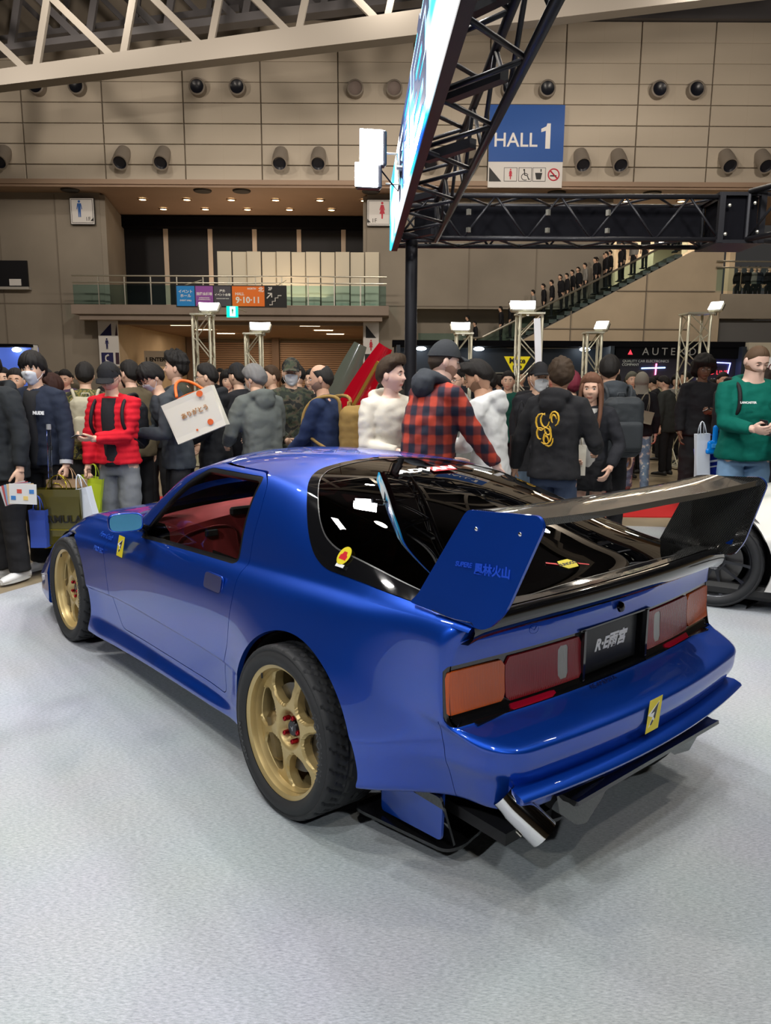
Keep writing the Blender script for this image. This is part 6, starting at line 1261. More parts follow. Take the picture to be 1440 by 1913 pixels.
    if beard:
        P = head_points(40, 32, .0035, fat, 1); V = P.reshape(-1, 3); a, c = P.shape[:2]; I = np.arange(a*c).reshape(a, c)
        Q = Patch(V, np.tile([[0, 1.0, 0]], (len(V), 1)), [(int(I[i, j]), int(I[i+1, j]), int(I[i+1, j+1]), int(I[i, j+1])) for i in range(a-1) for j in range(c-1)]); Q = Q.cut(poly_field([(-.08, -.01), (-.055, -.035), (-.03, -.040), (0, -.044), (.03, -.040), (.055, -.035), (.08, -.01), (.08, -.13), (-.08, -.13)], (0, 2)))[0]; Q = Q.cut(lambda W: W[:, 1]+.005)[0]; Q = Q.cut(lambda W: -np.minimum(.020-np.abs(W[:, 0]), .010-np.abs(W[:, 2]+.057)))[0]
        m = MB(); m.add(fmul(HT, Q.V), Q.F); m.build('beard', mat('beard_%.2f' % beard[0], beard, .9), t, True)
    return t
def hand_world(label, side): t, T = PEOPLE[label][side]; return t.matrix_basis_world if 0 else (Matrix.Translation(t.location) @ Matrix.Rotation(t.rotation_euler.z, 4, 'Z') @ Matrix.Diagonal((*t.scale, 1)) @ T)
def phone(label, side, plab, landscape=False, grp=None):
    T = hand_world(label, side); a = MB()
    a.box((0, 0, 0), (.072, .15, .008), bev=.003); o = thing('phone', plab, 'phone', (0, 0, 0))
    M_ = T @ Matrix.Translation((-.01, .085, -.026)) @ (Matrix.Rotation(R(90), 4, 'Z') if landscape else Matrix.Rotation(R(20 if side == 'R' else -20), 4, 'Z')); o.matrix_basis = Matrix.Translation(M_.to_translation()) @ M_.to_3x3().normalized().to_4x4()
    a.build('phone_body', mat('phone_black', (.02, .02, .022), .2), o); q = MB(); q.box((0, 0, -.0045), (.066, .144, .001)); q.build('phone_screen', glow('phone_glow', (.25, .3, .38), .5), o); return o
def plaid():
    m = mat('red_plaid', (.4, .05, .02), .85, bump=(60, .3, .003)); nt = m.node_tree
    if nt.nodes.get('pl'): return m
    b = nt.nodes['Principled BSDF']; tc = nt.nodes.new('ShaderNodeTexCoord'); sp = nt.nodes.new('ShaderNodeSeparateXYZ'); sp.name = 'pl'; nt.links.new(tc.outputs['Object'], sp.inputs[0])
    def band(src, per, duty):
        a = nt.nodes.new('ShaderNodeMath'); a.operation = 'MULTIPLY'; a.inputs[1].default_value = 2*PI/per; nt.links.new(src, a.inputs[0]); s_ = nt.nodes.new('ShaderNodeMath'); s_.operation = 'SINE'; nt.links.new(a.outputs[0], s_.inputs[0])
        r_ = nt.nodes.new('ShaderNodeMapRange'); r_.inputs[1].default_value = duty-.35; r_.inputs[2].default_value = duty+.35; nt.links.new(s_.outputs[0], r_.inputs[0]); return r_.outputs[0]
    ad = nt.nodes.new('ShaderNodeMath'); ad.operation = 'ADD'; nt.links.new(sp.outputs[0], ad.inputs[0]); nt.links.new(sp.outputs[1], ad.inputs[1])
    h = band(sp.outputs[2], .115, 0); v = band(ad.outputs[0], .125, 0); su = nt.nodes.new('ShaderNodeMath'); su.operation = 'ADD'; nt.links.new(h, su.inputs[0]); nt.links.new(v, su.inputs[1]); hf = nt.nodes.new('ShaderNodeMath'); hf.operation = 'MULTIPLY'; hf.inputs[1].default_value = .5; nt.links.new(su.outputs[0], hf.inputs[0])
    cr = nt.nodes.new('ShaderNodeValToRGB'); e = cr.color_ramp.elements; e[0].position = .1; e[0].color = (.42, .045, .02, 1); e[1].position = .9; e[1].color = (.012, .014, .03, 1); q = e.new(.5); q.color = (.13, .022, .022, 1); nt.links.new(hf.outputs[0], cr.inputs[0]); nt.links.new(cr.outputs[0], b.inputs['Base Color']); return m
def camo(name, cols):
    m = mat(name, cols[0], .85); nt = m.node_tree
    if nt.nodes.get('pl'): return m
    b = nt.nodes['Principled BSDF']; tc = nt.nodes.new('ShaderNodeTexCoord'); n = nt.nodes.new('ShaderNodeTexNoise'); n.name = 'pl'; n.inputs['Scale'].default_value = 14; n.inputs['Detail'].default_value = 2; nt.links.new(tc.outputs['Object'], n.inputs[0])
    cr = nt.nodes.new('ShaderNodeValToRGB'); cr.color_ramp.interpolation = 'CONSTANT'; e = cr.color_ramp.elements; e[0].position = 0; e[0].color = (*cols[0], 1); e[1].position = .44; e[1].color = (*cols[1], 1)
    for p, c in zip((.5, .58), cols[2:]): q = e.new(p); q.color = (*c, 1)
    nt.links.new(n.outputs['Fac'], cr.inputs[0]); nt.links.new(cr.outputs[0], b.inputs['Base Color']); return m
def px(x, d): return (x-720)/1415*d*.985            # sideways metres of a picture column at distance d
BLK = ('black_jacket', (.016, .016, .019)); NVY = ('navy_jacket', (.018, .024, .042)); GRY = ('charcoal_jacket', (.045, .052, .06)); DH = (.012, .010, .009)
def backpack(plabel, label, m, w_=.30, h=.42, dep=.15, strap=None, y=-.20, z=1.20):
    t0 = PEOPLE[plabel]['t']; t = thing('backpack', label, 'backpack'); t.matrix_basis = Matrix.Translation(t0.location) @ Matrix.Rotation(t0.rotation_euler.z, 4, 'Z') @ Matrix.Diagonal((*t0.scale, 1))
    a = MB(); a.box((0, y, z), (w_, dep, h), bev=.05); me = remesh(a, .014, 4, 'bag'); fold(me, .006, 14, 2); link('main_bag', me, t, [m]); a = MB(); a.box((0, y-dep/2-.015, z-.07), (w_*.8, .06, h*.5), bev=.025); me = remesh(a, .012, 3); link('front_pocket', me, t, [m])
    for sd in (1, -1):
        a = MB(); pts = [(sd*.09, y+dep/2-.01, z+.17), (sd*.115, y+.09, 1.475), (sd*.125, .06, 1.455), (sd*.13, .165, 1.34), (sd*.145, .17, 1.18), (sd*.16, y+dep/2+.06, 1.03), (sd*.13, y+dep/2, 1.02)]; a.tube(chaikin(pts), .015, 8); a.build('strap', strap or m, t, True)
    a = MB(); a.tube([(-.04, y+.05, z+h/2-.01), (-.03, y+.05, z+h/2+.03), (.03, y+.05, z+h/2+.03), (.04, y+.05, z+h/2-.01)], .008, 6); a.build('grab_handle', m, t, True); return t
def bag(label, loc, rz, w_, h, dep, m, name='shopping_bag', handle=None, prints=(), tilt=0, cat='bag', hh=.12):
    t = thing(name, label, cat, loc, rz); a = MB(); q = .96
    v = [(sx*w_/2*(1 if z_ else q), sy*dep/2*(1 if not z_ else .85), z_*h) for z_ in (0, .5, 1) for sx, sy in ((-1, -1), (1, -1), (1, 1), (-1, 1))]
    for k in (4, 5, 6, 7): v[k] = (v[k][0]*1.0, v[k][1]*.7, v[k][2])
    v += [(p[0]*.97, p[1]*.9, p[2]-.002) for p in v[8:12]]+[(p[0]*.95, p[1]*.9, .01) for p in v[0:4]]
    a.add(v, [(3, 2, 1, 0)]+[(i*4+j, i*4+(j+1) % 4, (i+1)*4+(j+1) % 4, (i+1)*4+j) for i in range(2) for j in range(4)]+[(8+j, 8+(j+1) % 4, 12+(j+1) % 4, 12+j) for j in range(4)]+[(12+j, 12+(j+1) % 4, 16+(j+1) % 4, 16+j) for j in range(4)]+[(16, 17, 18, 19)]); a.move(Matrix.Rotation(R(tilt), 4, 'Y')); a.build('bag_body', m, t)
    Rt = Matrix.Rotation(R(tilt), 4, 'Y')
    for sy in (-1, 1):
        a = MB(); a.tube([Rt @ Vector((w_*.22*math.cos(u), sy*dep*.4*(1-math.sin(u)*.9), h-.01+hh*math.sin(u))) for u in np.linspace(0, PI, 9)], .004, 5); a.build('handle', handle or m, t, True)
    for k, (px_, pz, sx, sz, c, nm, lab) in enumerate(prints):
        if isinstance(sx, str): text_on(sx, sz, Rt @ frame((px_, -dep/2*.86-.008, pz), (1, 0, 0), (0, -.05, 1)), c, parent=t, bold=sz*.02)
        else: a = MB(); a.prism([(px_+sx/2*math.cos(u), pz+sz/2*math.sin(u)) for u in np.linspace(0, 2*PI, 20, endpoint=False)] if nm == 'dot' else [(px_-sx/2, pz-sz/2), (px_+sx/2, pz-sz/2), (px_+sx/2, pz+sz/2), (px_-sx/2, pz+sz/2)], 0, .002, T=Rt @ frame((0, -dep/2*.90-.006, 0), (1, 0, 0), (0, -.03, 1))); a.build('bag_print', c, t)
    return t
def crowd():
    P = person; wht = mat('white_lettering', (.85, .85, .85), .5)
    # ---- left group
    P('man in black jacket with grey hood cut by the left edge holding brochures', px(-8, 5.9), 5.9, 1.78, 150, b=1.12, top=('black_parka', (.022, .025, .028)), bulk=1.9, hood=True, R_=(.22, .12, .80), L_=(-.27, .05, .84), detail=2, shoe=(.75, .75, .75), hair=('short', DH), hem=.78, head=(20, 0), pants=('black_trousers', (.018, .018, .02), 1.25))
    P('masked young man with long fringe and navy bomber jacket carrying shopping bags', px(72, 6.2), 6.2, 1.77, 168, top=('navy_bomber', (.020, .026, .045)), bulk=1.7, detail=2, mask=1, hair=('fringe', DH), head=(8, -4), L_=(-.26, .10, .80), R_=(.26, .05, .82), hp=('relax', 'grip'), shoe=(.8, .8, .8), cuff=('cuff_stripes', (.5, .5, .5)), pants=('black_trousers', (.018, .018, .02), 1.3), hem=.86, inner=('black_hoodie', (.02, .02, .022)), hood=False)
    P('man in red quilted jacket and black cap reading his phone', px(212, 6.3), 6.3, 1.70, 172, b=1.02, top=('red_puffer', (.62, .012, .025)), bulk=1.6, quilt=(.052, .010), detail=2, cap=('black_cap', (.018, .018, .02)), glasses=True, head=(6, -26), R_=(.215, .12, .86), L_=(.05, .30, 1.12), hp=('grip', 'phone'), palm=((0, 0, 0), (.2, -.3, .9)), pants=('grey_trousers', (.17, .18, .19), 1.2), inner=('black_hoodie', (.02, .02, .022), .062), hair=('short', DH), hem=.90, collar=True)
    P('man with short spiky hair standing behind the masked man in grey', px(340, 7.6), 7.6, 1.80, 110, top=('olive_jacket', (.05, .05, .035)), detail=2, hair=('spiky', DH), head=(-10, 4), skin='light')
    P('masked man in charcoal hooded jacket bent over his phone with a tote on his shoulder', px(326, 6.7), 6.7, 1.73, 118, lean=14, top=('charcoal_shell', (.048, .056, .065)), bulk=1.5, detail=2, mask=1, glasses=True, hair=('bowl', DH), head=(12, -30), R_=(.10, .34, 1.10), L_=(-.08, .36, 1.12), hp=('phone', 'phone'), palm=((-.3, 0, .9), (.3, 0, .9)), hood=True, hem=.80, pants=('black_trousers', (.018, .018, .02), 1.2))
    P('man with glasses in black hooded coat facing left beside the cream tote', px(398, 7.15), 7.15, 1.71, 85, top=('black_puffer', (.018, .019, .021)), bulk=2.0, detail=2, glasses=True, hair=('short', DH), head=(8, -6), hood=True, hem=.70, L_=(-.2, .2, 1.0), R_=(.2, .2, .95))
    P('grey haired man in a long grey coat with its hood down seen from behind', px(488, 6.65), 6.65, 1.70, 38, b=1.08, lean=8, top=('grey_coat', (.115, .125, .115)), bulk=1.9, detail=2, mask=1, hair=('grey', (.16, .155, .15)), head=(25, -20), hood=True, hem=.62, L_=(-.20, .32, 1.02), R_=(.12, .34, 1.05), pants=('black_trousers', (.018, .018, .02)))
    P('masked person in camouflage cap and camouflage jacket behind the grey coat', px(540, 7.25), 7.25, 1.76, 200, top=camo('dark_camouflage', [(.02, .025, .018), (.045, .055, .03), (.07, .055, .035), (.015, .016, .014)]), bulk=1.7, detail=2, mask=1, hair=('short', DH), cap=('camo_cap', camo('dark_camouflage', [(.02, .025, .018)]*4)), head=(-15, -4), hem=.75, R_=(.1, .3, 1.0))
    P('man with parted black hair in black jacket looking at his phone', px(562, 7.8), 7.8, 1.73, 70, top=BLK, bulk=1.5, detail=2, hair=('short', DH), head=(10, -18), R_=(.06, .33, 1.08), L_=(-.1, .33, 1.0), hp=('phone', 'relax'), skin='tan')
    P('balding man in navy jacket with a tan backpack facing left', px(612, 6.2), 6.2, 1.70, 68, b=1.02, top=('navy_blazer', (.018, .030, .075)), bulk=1.1, detail=2, hair=('bald', (.02, .018, .016)), head=(20, -10), R_=(.02, .34, 1.0), L_=(-.1, .33, .98), hp=('phone', 'relax'), beard=(.30, .19, .13), skin='tan')
    # ---- middle group
    P('clean shaven young man in a cream hoodie looking right', px(722, 5.5), 5.5, 1.73, -150, skin='pale', top=('cream_hoodie', (.68, .64, .54)), bulk=1.5, hood=True, detail=2, hair=('quiff', (.045, .028, .016)), head=(34, 2), R_=(.05, .26, 1.08), L_=(-.2, .2, .95), pants=('black_trousers', (.018, .018, .02)))
    P('big man in red and black plaid shirt and black cap leaning towards the car', px(795, 5.1), 5.1, 1.84, -58, b=1.14, lean=9, skin='pale', top=plaid(), bulk=1.7, hood=False, detail=2, hair=('buzz', (.05, .035, .025)), cap=('charcoal_cap', (.035, .038, .042)), head=(-24, -4), beard=(.45, .27, .19), R_=(.26, .38, .93), L_=(-.12, .3, .95), hp=('flat', 'relax'), palm=((0, .2, -1), (0, 0, 0)), pants=('navy_trousers', (.02, .022, .03)), fatneck=1.25, under=('slate_hoodie', (.04, .045, .052)), hem=.78, collar=True)
    P('man in grey hoodie with glasses half hidden behind the man in plaid', px(846, 6.2), 6.2, 1.70, 170, skin='light', top=('grey_hoodie', (.24, .24, .22)), bulk=1.5, hood=True, detail=2, hair=('short', DH), glasses=True, head=(-10, -8), inner=BLK)
    P('young man in white hoodie with black quiff looking down at his phone', px(918, 5.6), 5.6, 1.72, 62, lean=6, top=('white_hoodie', (.66, .67, .66)), bulk=1.8, hood=True, detail=2, hair=('quiff', DH), beard=(.24, .14, .09), head=(8, -24), R_=(.10, .33, 1.10), L_=(-.10, .33, 1.10), hp=('phone', 'phone'), palm=((-.4, 0, .8), (.4, 0, .8)), pants=('grey_sweatpants', (.30, .31, .31), 1.2), hem=.82, skin='tan')
    P('masked man in black jacket and black cap behind the curly haired man', px(1000, 6.7), 6.7, 1.72, -165, top=('black_jacket', (.016, .016, .019)), bulk=1.7, detail=2, mask=1, cap=('black_cap', (.018, .018, .02)), hair=('short', DH), head=(-12, 0), inner=('white_shirt', (.6, .6, .58)), L_=(-.1, .32, 1.12), R_=(.1, .30, .92), hp=('grip', 'pinch'), pants=('light_jeans', (.22, .31, .42)))
    P('curly haired man in black hoodie with a gold print on its back', px(1040, 5.6), 5.6, 1.74, -32, b=1.05, skin='tan', top=('black_hoodie', (.016, .018, .022)), bulk=1.6, hood=True, detail=2, hair=('curly', (.035, .03, .028)), head=(25, 0), L_=(-.36, .10, .84), R_=(.22, .3, 1.05), pants=('dark_jeans', (.035, .05, .085)), hem=.86)
    P('person with dark red hair standing behind the woman with long hair', px(1072, 7.4), 7.4, 1.66, 20, top=BLK, detail=2, hair=('bowl', (.14, .015, .03)), head=(0, 0))
    P('smiling woman with long brown hair in a black jacket and shorts', px(1108, 6.2), 6.2, 1.63, 150, b=.88, skin='light', top=('black_satin', (.02, .021, .026)), bulk=1.5, detail=2, hair=('long', (.13, .06, .035)), head=(10, -4), R_=(.1, .2, 1.03), L_=(-.22, .2, .95), hp=('relax', 'relax'), skirt=('black_shorts', (.012, .012, .014), .74), inner=('grey_top', (.36, .35, .33), .07), hem=.80, shoe=(.02, .02, .02))
    P('tall man in black with a large dark backpack seen from behind', px(1142, 6.9), 6.9, 1.80, 8, top=GRY, bulk=1.5, detail=2, hair=('short', DH), head=(-25, 2), hood=True, pants=('black_trousers', (.018, .018, .02), 1.1))
    P('woman in grey headscarf and black top walking away in patterned jeans', px(1198, 10.6), 10.6, 1.68, -15, b=.98, top=('black_knit', (.012, .012, .015)), bulk=1.2, detail=2, hair=('hijab', (.26, .24, .20)), head=(0, 0), stride=-1.0, pants=camo('patterned_jeans', [(.10, .16, .23), (.12, .19, .27), (.14, .21, .29), (.45, .46, .42)]), shoe=(.12, .03, .025), hem=.84, skin='light')
    P('boy in dark jacket and black shoes at the lit counter', px(1252, 12.8), 12.8, 1.66, 40, top=('dark_olive', (.03, .033, .03)), bulk=1.4, detail=1, hair=('short', DH), head=(20, -20), hem=.75, lean=8, R_=(.1, .35, 1.05))
    P('man leaning over the lit counter in front of the neon sign', px(1240, 15.2), 15.2, 1.68, 55, top=BLK, detail=1, hair=('short', DH), head=(20, -25), lean=20, R_=(.0, .4, 1.0))
    P('man with curly afro hair in a black sweatshirt holding his phone', px(1308, 9.6), 9.6, 1.85, 172, b=1.0, skin='dark', top=('black_sweatshirt', (.018, .018, .021)), bulk=1.8, detail=2, hair=('afro', (.008, .007, .007)), glasses=True, head=(6, -6), L_=(-.05, .30, 1.12), R_=(.23, .14, .86), hp=('relax', 'phone'), palm=((0, 0, 0), (.2, -.5, .8)), pants=('black_trousers', (.018, .018, .02), 1.35), hem=.84)
    P('bearded man in green hoodie and light jeans holding a phone in both hands', px(1400, 6.55), 6.55, 1.88, 178, b=1.22, skin='pale', top=('green_hoodie', (.0, .115, .085)), bulk=1.7, hood=True, detail=2, hair=('buzz', (.10, .06, .035)), beard=(.34, .18, .11), head=(10, -26), R_=(.095, .34, 1.10), L_=(-.095, .34, 1.10), hp=('pinch', 'pinch'), palm=((-.8, .2, .3), (.8, .2, .3)), pants=('blue_jeans', (.20, .34, .52), 1.15), hem=.84, fatneck=1.35, shoe=(.7, .7, .7))
    # ---- second row, left to right
    rows = [
        ('man with black hair peering between the two masked men on the left', 32, 7.6, 1.66, 190, 'short', DH, BLK, 'tan', {}),
        ('man in black beside the blue booth, far left', 5, 8.6, 1.68, 200, 'short', DH, BLK, 'asian', {}),
        ('masked person behind the navy bomber jacket', 84, 8.2, 1.67, 200, 'short', DH, BLK, 'asian', {'mask': 1}),
        ('woman with brown bob haircut facing left', 106, 7.9, 1.60, 110, 'bob', (.035, .012, .008), BLK, 'asian', {}),
        ('man in purple looking down, far behind the brown bob', 125, 10.5, 1.68, 180, 'short', DH, ('purple_top', (.09, .06, .12)), 'asian', {'head': (0, -15)}),
        ('man in yellow and black patterned jacket with a beige backpack', 157, 7.3, 1.72, 20, 'short', DH, None, 'asian', {}),
        ('man in brown jacket with black hair facing left', 250, 7.4, 1.74, 60, 'short', DH, ('brown_jacket', (.11, .085, .05)), 'light', {}),
        ('dark haired woman behind the red quilted jacket', 238, 9.0, 1.66, 120, 'bob', DH, BLK, 'asian', {}),
        ('grey haired man far behind near the passage notice', 224, 11.5, 1.70, 180, 'grey', (.2, .19, .18), ('dull_green', (.06, .07, .05)), 'light', {}),
        ('man with black crew cut behind the charcoal hood', 290, 8.6, 1.69, 160, 'short', DH, BLK, 'tan', {}),
        ('man in black beanie behind the grey haired man', 452, 7.6, 1.72, 60, 'short', DH, BLK, 'asian', {'cap': ('black_cap', (.018, .018, .02), 'nobrim')}),
        ('woman with black hair between the black coat and the grey coat', 425, 9.4, 1.66, 190, 'bob', DH, BLK, 'asian', {}),
        ('man with brown hair and white collar behind the camouflage jacket', 515, 8.8, 1.72, 120, 'short', (.06, .035, .02), ('beige_top', (.4, .36, .28)), 'asian', {}),
        ('bespectacled man in black in front of the opened red car', 588, 8.7, 1.68, 150, 'short', DH, BLK, 'asian', {'glasses': True}),
        ('man with black curly hair beside the truss tower, facing left', 920, 8.4, 1.68, 80, 'curly', DH, BLK, 'tan', {}),
        ('short haired man in dark green behind the white hoodie', 948, 9.6, 1.68, 170, 'short', DH, ('deep_green', (.01, .07, .05)), 'asian', {}),
        ('man in orange and black beanie near the placard', 998, 9.0, 1.72, 170, 'short', DH, BLK, 'tan', {}),
        ('man in dark cap far behind the red haired person', 1064, 10.8, 1.76, 10, 'short', DH, BLK, 'asian', {'cap': ('black_cap', (.018, .018, .02))}),
        ('round headed man in black right of the tall backpacker', 1148, 11.0, 1.70, 0, 'short', DH, BLK, 'asian', {}),
        ('man with grey cap far behind, left of the headscarf', 1176, 12.5, 1.70, 180, 'grey', (.12, .12, .09), ('grey_jacket', (.1, .1, .09)), 'asian', {}),
        ('woman in cream top at the lit counter', 1222, 16.5, 1.66, 180, 'bob', DH, ('cream_top', (.45, .4, .25)), 'asian', {}),
        ('person in black with red jacket behind the afro haired man', 1345, 11.5, 1.70, 180, 'short', DH, ('red_jacket', (.3, .02, .03)), 'tan', {}),
        ('bushy haired person in black behind the man in green', 1432, 7.6, 1.70, 10, 'curly', (.02, .012, .008), BLK, 'tan', {}),
        ('man in black holding up the white placard', 1035, 10.9, 1.70, 150, 'short', DH, BLK, 'asian', {'R_': (.15, .25, 1.15)}),
    ]
    for lab, x, d, H, fc, hs, hc, tp, sk, kw in rows:
        if tp is None: tp = camo('tiger_camouflage', [(.02, .02, .012), (.16, .13, .03), (.05, .06, .02), (.22, .17, .06)])
        P(lab, px(x, d), d, H, fc, skin=sk, top=tp, bulk=1.5, detail=1, hair=(hs, hc), hem=.82, **kw)
    ORD3 = ORD+['fourteenth']
    rg = random.Random(5); cols_ = [(.016, .016, .019), (.03, .035, .05), (.05, .05, .045), (.12, .1, .07), (.25, .24, .22), (.02, .03, .05)]
    names = ['black', 'dark blue', 'dark grey', 'brown', 'light grey', 'navy']; marks = ['left of the blue booth post', 'left of the passage corner', 'in front of the left shutter', 'in front of the left shutter, nearer its right end', 'in front of the right shutter', 'behind the balding man', 'left of the red car bonnet', 'left of the pole', 'right of the pole', 'left of the warning sign', 'below the warning sign', 'right of the warning sign', 'left of the slim tower', 'right of the slim tower', 'before the framed pictures', 'before the neon sign', 'by the white booth', 'left of the wide tower']
    xs_ = [112, 262, 412, 440, 478, 548, 590, 745, 868, 935, 968, 1000, 1082, 1128, 1202, 1262, 1372, 1285]
    for k, x in enumerate(xs_):
        c = rg.randrange(6); d = rg.uniform(12.5, 16.5) if x < 1200 else rg.uniform(13, 16)
        P('distant visitor in %s clothes %s' % (names[c], marks[k]), px(x, d), d, rg.uniform(1.62, 1.76), rg.choice([0, 40, 90, 180, 200, 160]), top=('coat_%d' % c, cols_[c]), detail=0, hair=(rg.choice(['short', 'bob', 'bowl', 'short']), DH), group='distant visitors behind the crowd')
    for k, x in enumerate(np.linspace(95, 715, 14).tolist()+np.linspace(870, 1330, 12).tolist()):
        c = rg.randrange(6); d = rg.uniform(17, 24) if x < 720 else rg.uniform(16.5, 18.6)
        P('small far figure in %s, %s from the left %s' % (names[c], ORD3[k if k < 14 else k-14], 'before the passage' if k < 14 else 'before the dark booth'), px(x+rg.uniform(-12, 12), d), d, rg.uniform(1.6, 1.76), rg.choice([0, 90, 180, 270]), top=('coat_%d' % c, cols_[c]), detail=0, hair=(rg.choice(['short', 'bob', 'short']), DH), group='small far figures on the hall floor')
    ORD2 = ORD+['fourteenth', 'fifteenth', 'sixteenth', 'seventeenth', 'eighteenth', 'nineteenth', 'twentieth', 'twenty-first', 'twenty-second', 'twenty-third', 'twenty-fourth', 'twenty-fifth', 'twenty-sixth']
    # ---- escalator and upper floor
    esc = [(872, 618, 0), (886, 612, 0), (930, 640, 1), (950, 605, 0), (988, 585, 1), (1010, 592, 0), (1021, 577, 1), (1048, 586, 1), (1040, 570, 0), (1062, 566, 0), (1072, 560, 0), (1080, 575, 1), (1098, 550, 1), (1105, 535, 0), (1120, 528, 0), (1118, 553, 1), (1130, 520, 0), (1142, 518, 1), (1152, 500, 0), (1165, 520, 1), (1185, 503, 1), (1240, 495, 1), (1250, 490, 0), (1285, 482, 0)]
    for k, (x, yb, side) in enumerate(esc):
        s_ = px(x, 37.3); zf = 2.62+(s_-4.6)*.521 if s_ > 4.2 else 2.72; zf = max(2.45, zf)+.2; c = rg.randrange(6) if rg.random() < .35 else 0
        P('visitor in %s on the escalator, %s rider counted from its foot' % (names[c], ORD2[k]), s_, 37.0+.5*(1-side), rg.uniform(1.62, 1.76), rg.choice([95, 120, 75, 90]), top=('coat_%d' % c, cols_[c]), detail=0, z=zf, hair=('short', DH), group='visitors on the escalator')
    for k, x in enumerate((1362, 1378, 1398, 1417, 1434, 1390)):
        c = [0, 0, 1, 0, 5, 4][k]; P('visitor in %s leaning on the upper floor railing, %s from the left' % (names[c], ['first', 'second', 'fourth', 'fifth', 'last', 'third'][k]), px(x, 37.2), 37.2, 1.68, 180, top=('coat_%d' % c, cols_[c]), detail=0, z=5.2, hair=('short', DH), group='visitors on the upper floor')
def props():
    wht = mat('white_lettering', (.85, .85, .85), .5); redm = mat('sticker_red', (.6, .01, .02), .4)
    W = lambda l, s_: hand_world(l, s_).to_translation()
    phone('man in red quilted jacket and black cap reading his phone', 'L', 'black phone in the left hand of the man in red'); phone('masked man in charcoal hooded jacket bent over his phone with a tote on his shoulder', 'R', 'black phone held by the masked man in charcoal')
    phone('young man in white hoodie with black quiff looking down at his phone', 'R', 'phone held by the young man in the white hoodie'); phone('man with curly afro hair in a black sweatshirt holding his phone', 'L', 'phone held by the man with afro hair'); phone('bearded man in green hoodie and light jeans holding a phone in both hands', 'R', 'dark phone held sideways by the man in green', True); phone('balding man in navy jacket with a tan backpack facing left', 'R', 'white edged phone held by the balding man')
    backpack('balding man in navy jacket with a tan backpack facing left', 'tan canvas backpack on the balding man', cloth('tan_canvas', (.30, .19, .06)), .30, .46, .20, y=-.24, z=1.16)
    backpack('tall man in black with a large dark backpack seen from behind', 'large charcoal backpack with a small red badge', cloth('charcoal_nylon', (.035, .04, .045), .6), .32, .50, .20, y=-.25, z=1.13)
    backpack('bearded man in green hoodie and light jeans holding a phone in both hands', 'black backpack worn by the man in green', cloth('black_nylon', (.015, .015, .017), .6), y=-.30)
    backpack('man in red quilted jacket and black cap reading his phone', 'black backpack worn over the red quilted jacket', cloth('black_nylon', (.015, .015, .017), .6), y=-.26)
    backpack('man in yellow and black patterned jacket with a beige backpack', 'beige backpack on the patterned jacket', cloth('beige_canvas', (.42, .38, .28)), .28, .42, .14, y=-.22)
    p = W('masked young man with long fringe and navy bomber jacket carrying shopping bags', 'L'); rz = HROT
    kraft = mat('kraft_paper', (.46, .30, .17), .8); gold = mat('gold_film', (.42, .34, .02), .18, metal=.9)
    bag('brown paper bag held by the masked young man', (p.x-.02*HR[0], p.y, p.z-.40), rz, .30, .28, .10, kraft)
    bag('translucent olive and gold bag below the brown paper bag', tuple(Vector(p)+Vector(tuple(HR))*-.03-Vector(tuple(HF))*.10-Vector((0, 0, .62))), rz, .37, .44, .13, mat('olive_film', (.10, .085, .012), .22, metal=.5, coat=.6), handle=gold, prints=[(.0, .20, 'FORMULA', .085, mat('sticker_black', (.01, .01, .01), .4), '', ''), (.0, .12, .33, .004, gold, '', '')])
    q = hthing('poster_tube', 'clear plastic tube sticking out of the paper bag', 'tube', px(78, 6.0), 6.0, .62); a = MB(); a.cyl((0, 0, 0), (.02, 0, .58), .015, 10); a.cyl((.02, 0, .40), (.021, 0, .43), .019, 10); a.build('tube_body', glassmat('clear_plastic', (.75, .78, .8)), q); a = MB(); a.cyl((.02, 0, .56), (.0215, 0, .60), .018, 10); a.build('tube_cap', mat('tube_cap', (.3, .3, .3), .4), q)
    p = W('man in red quilted jacket and black cap reading his phone', 'R'); pp = Vector(p)
    H_ = Vector(tuple(HR)); D_ = Vector(tuple(HF)); Z_ = Vector((0, 0, 1))
    bag('lime green plastic bag hanging from the hand of the man in red', tuple(pp-H_*.02-Z_*.42), rz, .20, .34, .12, mat('lime_plastic', (.50, .62, .03), .35), tilt=8)
    bag('shiny gold gift bag in front of the lime green bag', tuple(pp-H_*.16-D_*.18-Z_*.62), rz+.3, .30, .40, .12, gold, tilt=-4); bag('small blue paper bag in front of the gold gift bag', tuple(pp-H_*.28-D_*.34-Z_*.60), rz, .13, .30, .08, mat('royal_blue_paper', (.03, .07, .36), .5)); bag('tall white paper bag beside the gold gift bag', tuple(pp+H_*.13-D_*.25-Z_*.55), rz-.2, .12, .42, .10, mat('white_paper', (.66, .70, .76), .5), tilt=-14)
    # cream tote with orange strap over the shoulder of the masked man in charcoal
    t0 = PEOPLE['masked man in charcoal hooded jacket bent over his phone with a tote on his shoulder']['t']
    ob = bag('cream tote bag with orange dots slung behind the masked man in charcoal', tuple(hall(px(376, 6.25), 6.25, 1.13)), HROT-.10, .46, .34, .10, mat('cream_tote', (.68, .64, .54), .7), handle=mat('orange_strap', (.75, .14, .02), .5), tilt=-22, hh=.02,
        prints=[(.11, .07, .05, .05, mat('orange_print', (.72, .13, .03), .5), 'dot', ''), (.12, .31, .055, .05, mat('orange_print'), 'dot', ''), (-.02, .05, .018, .018, mat('orange_print'), 'dot', ''), (.02, .19, '\u3042\u308a\u304c\u3068\u3046', .05, mat('ochre_print', (.45, .22, .08), .5), '', '')])
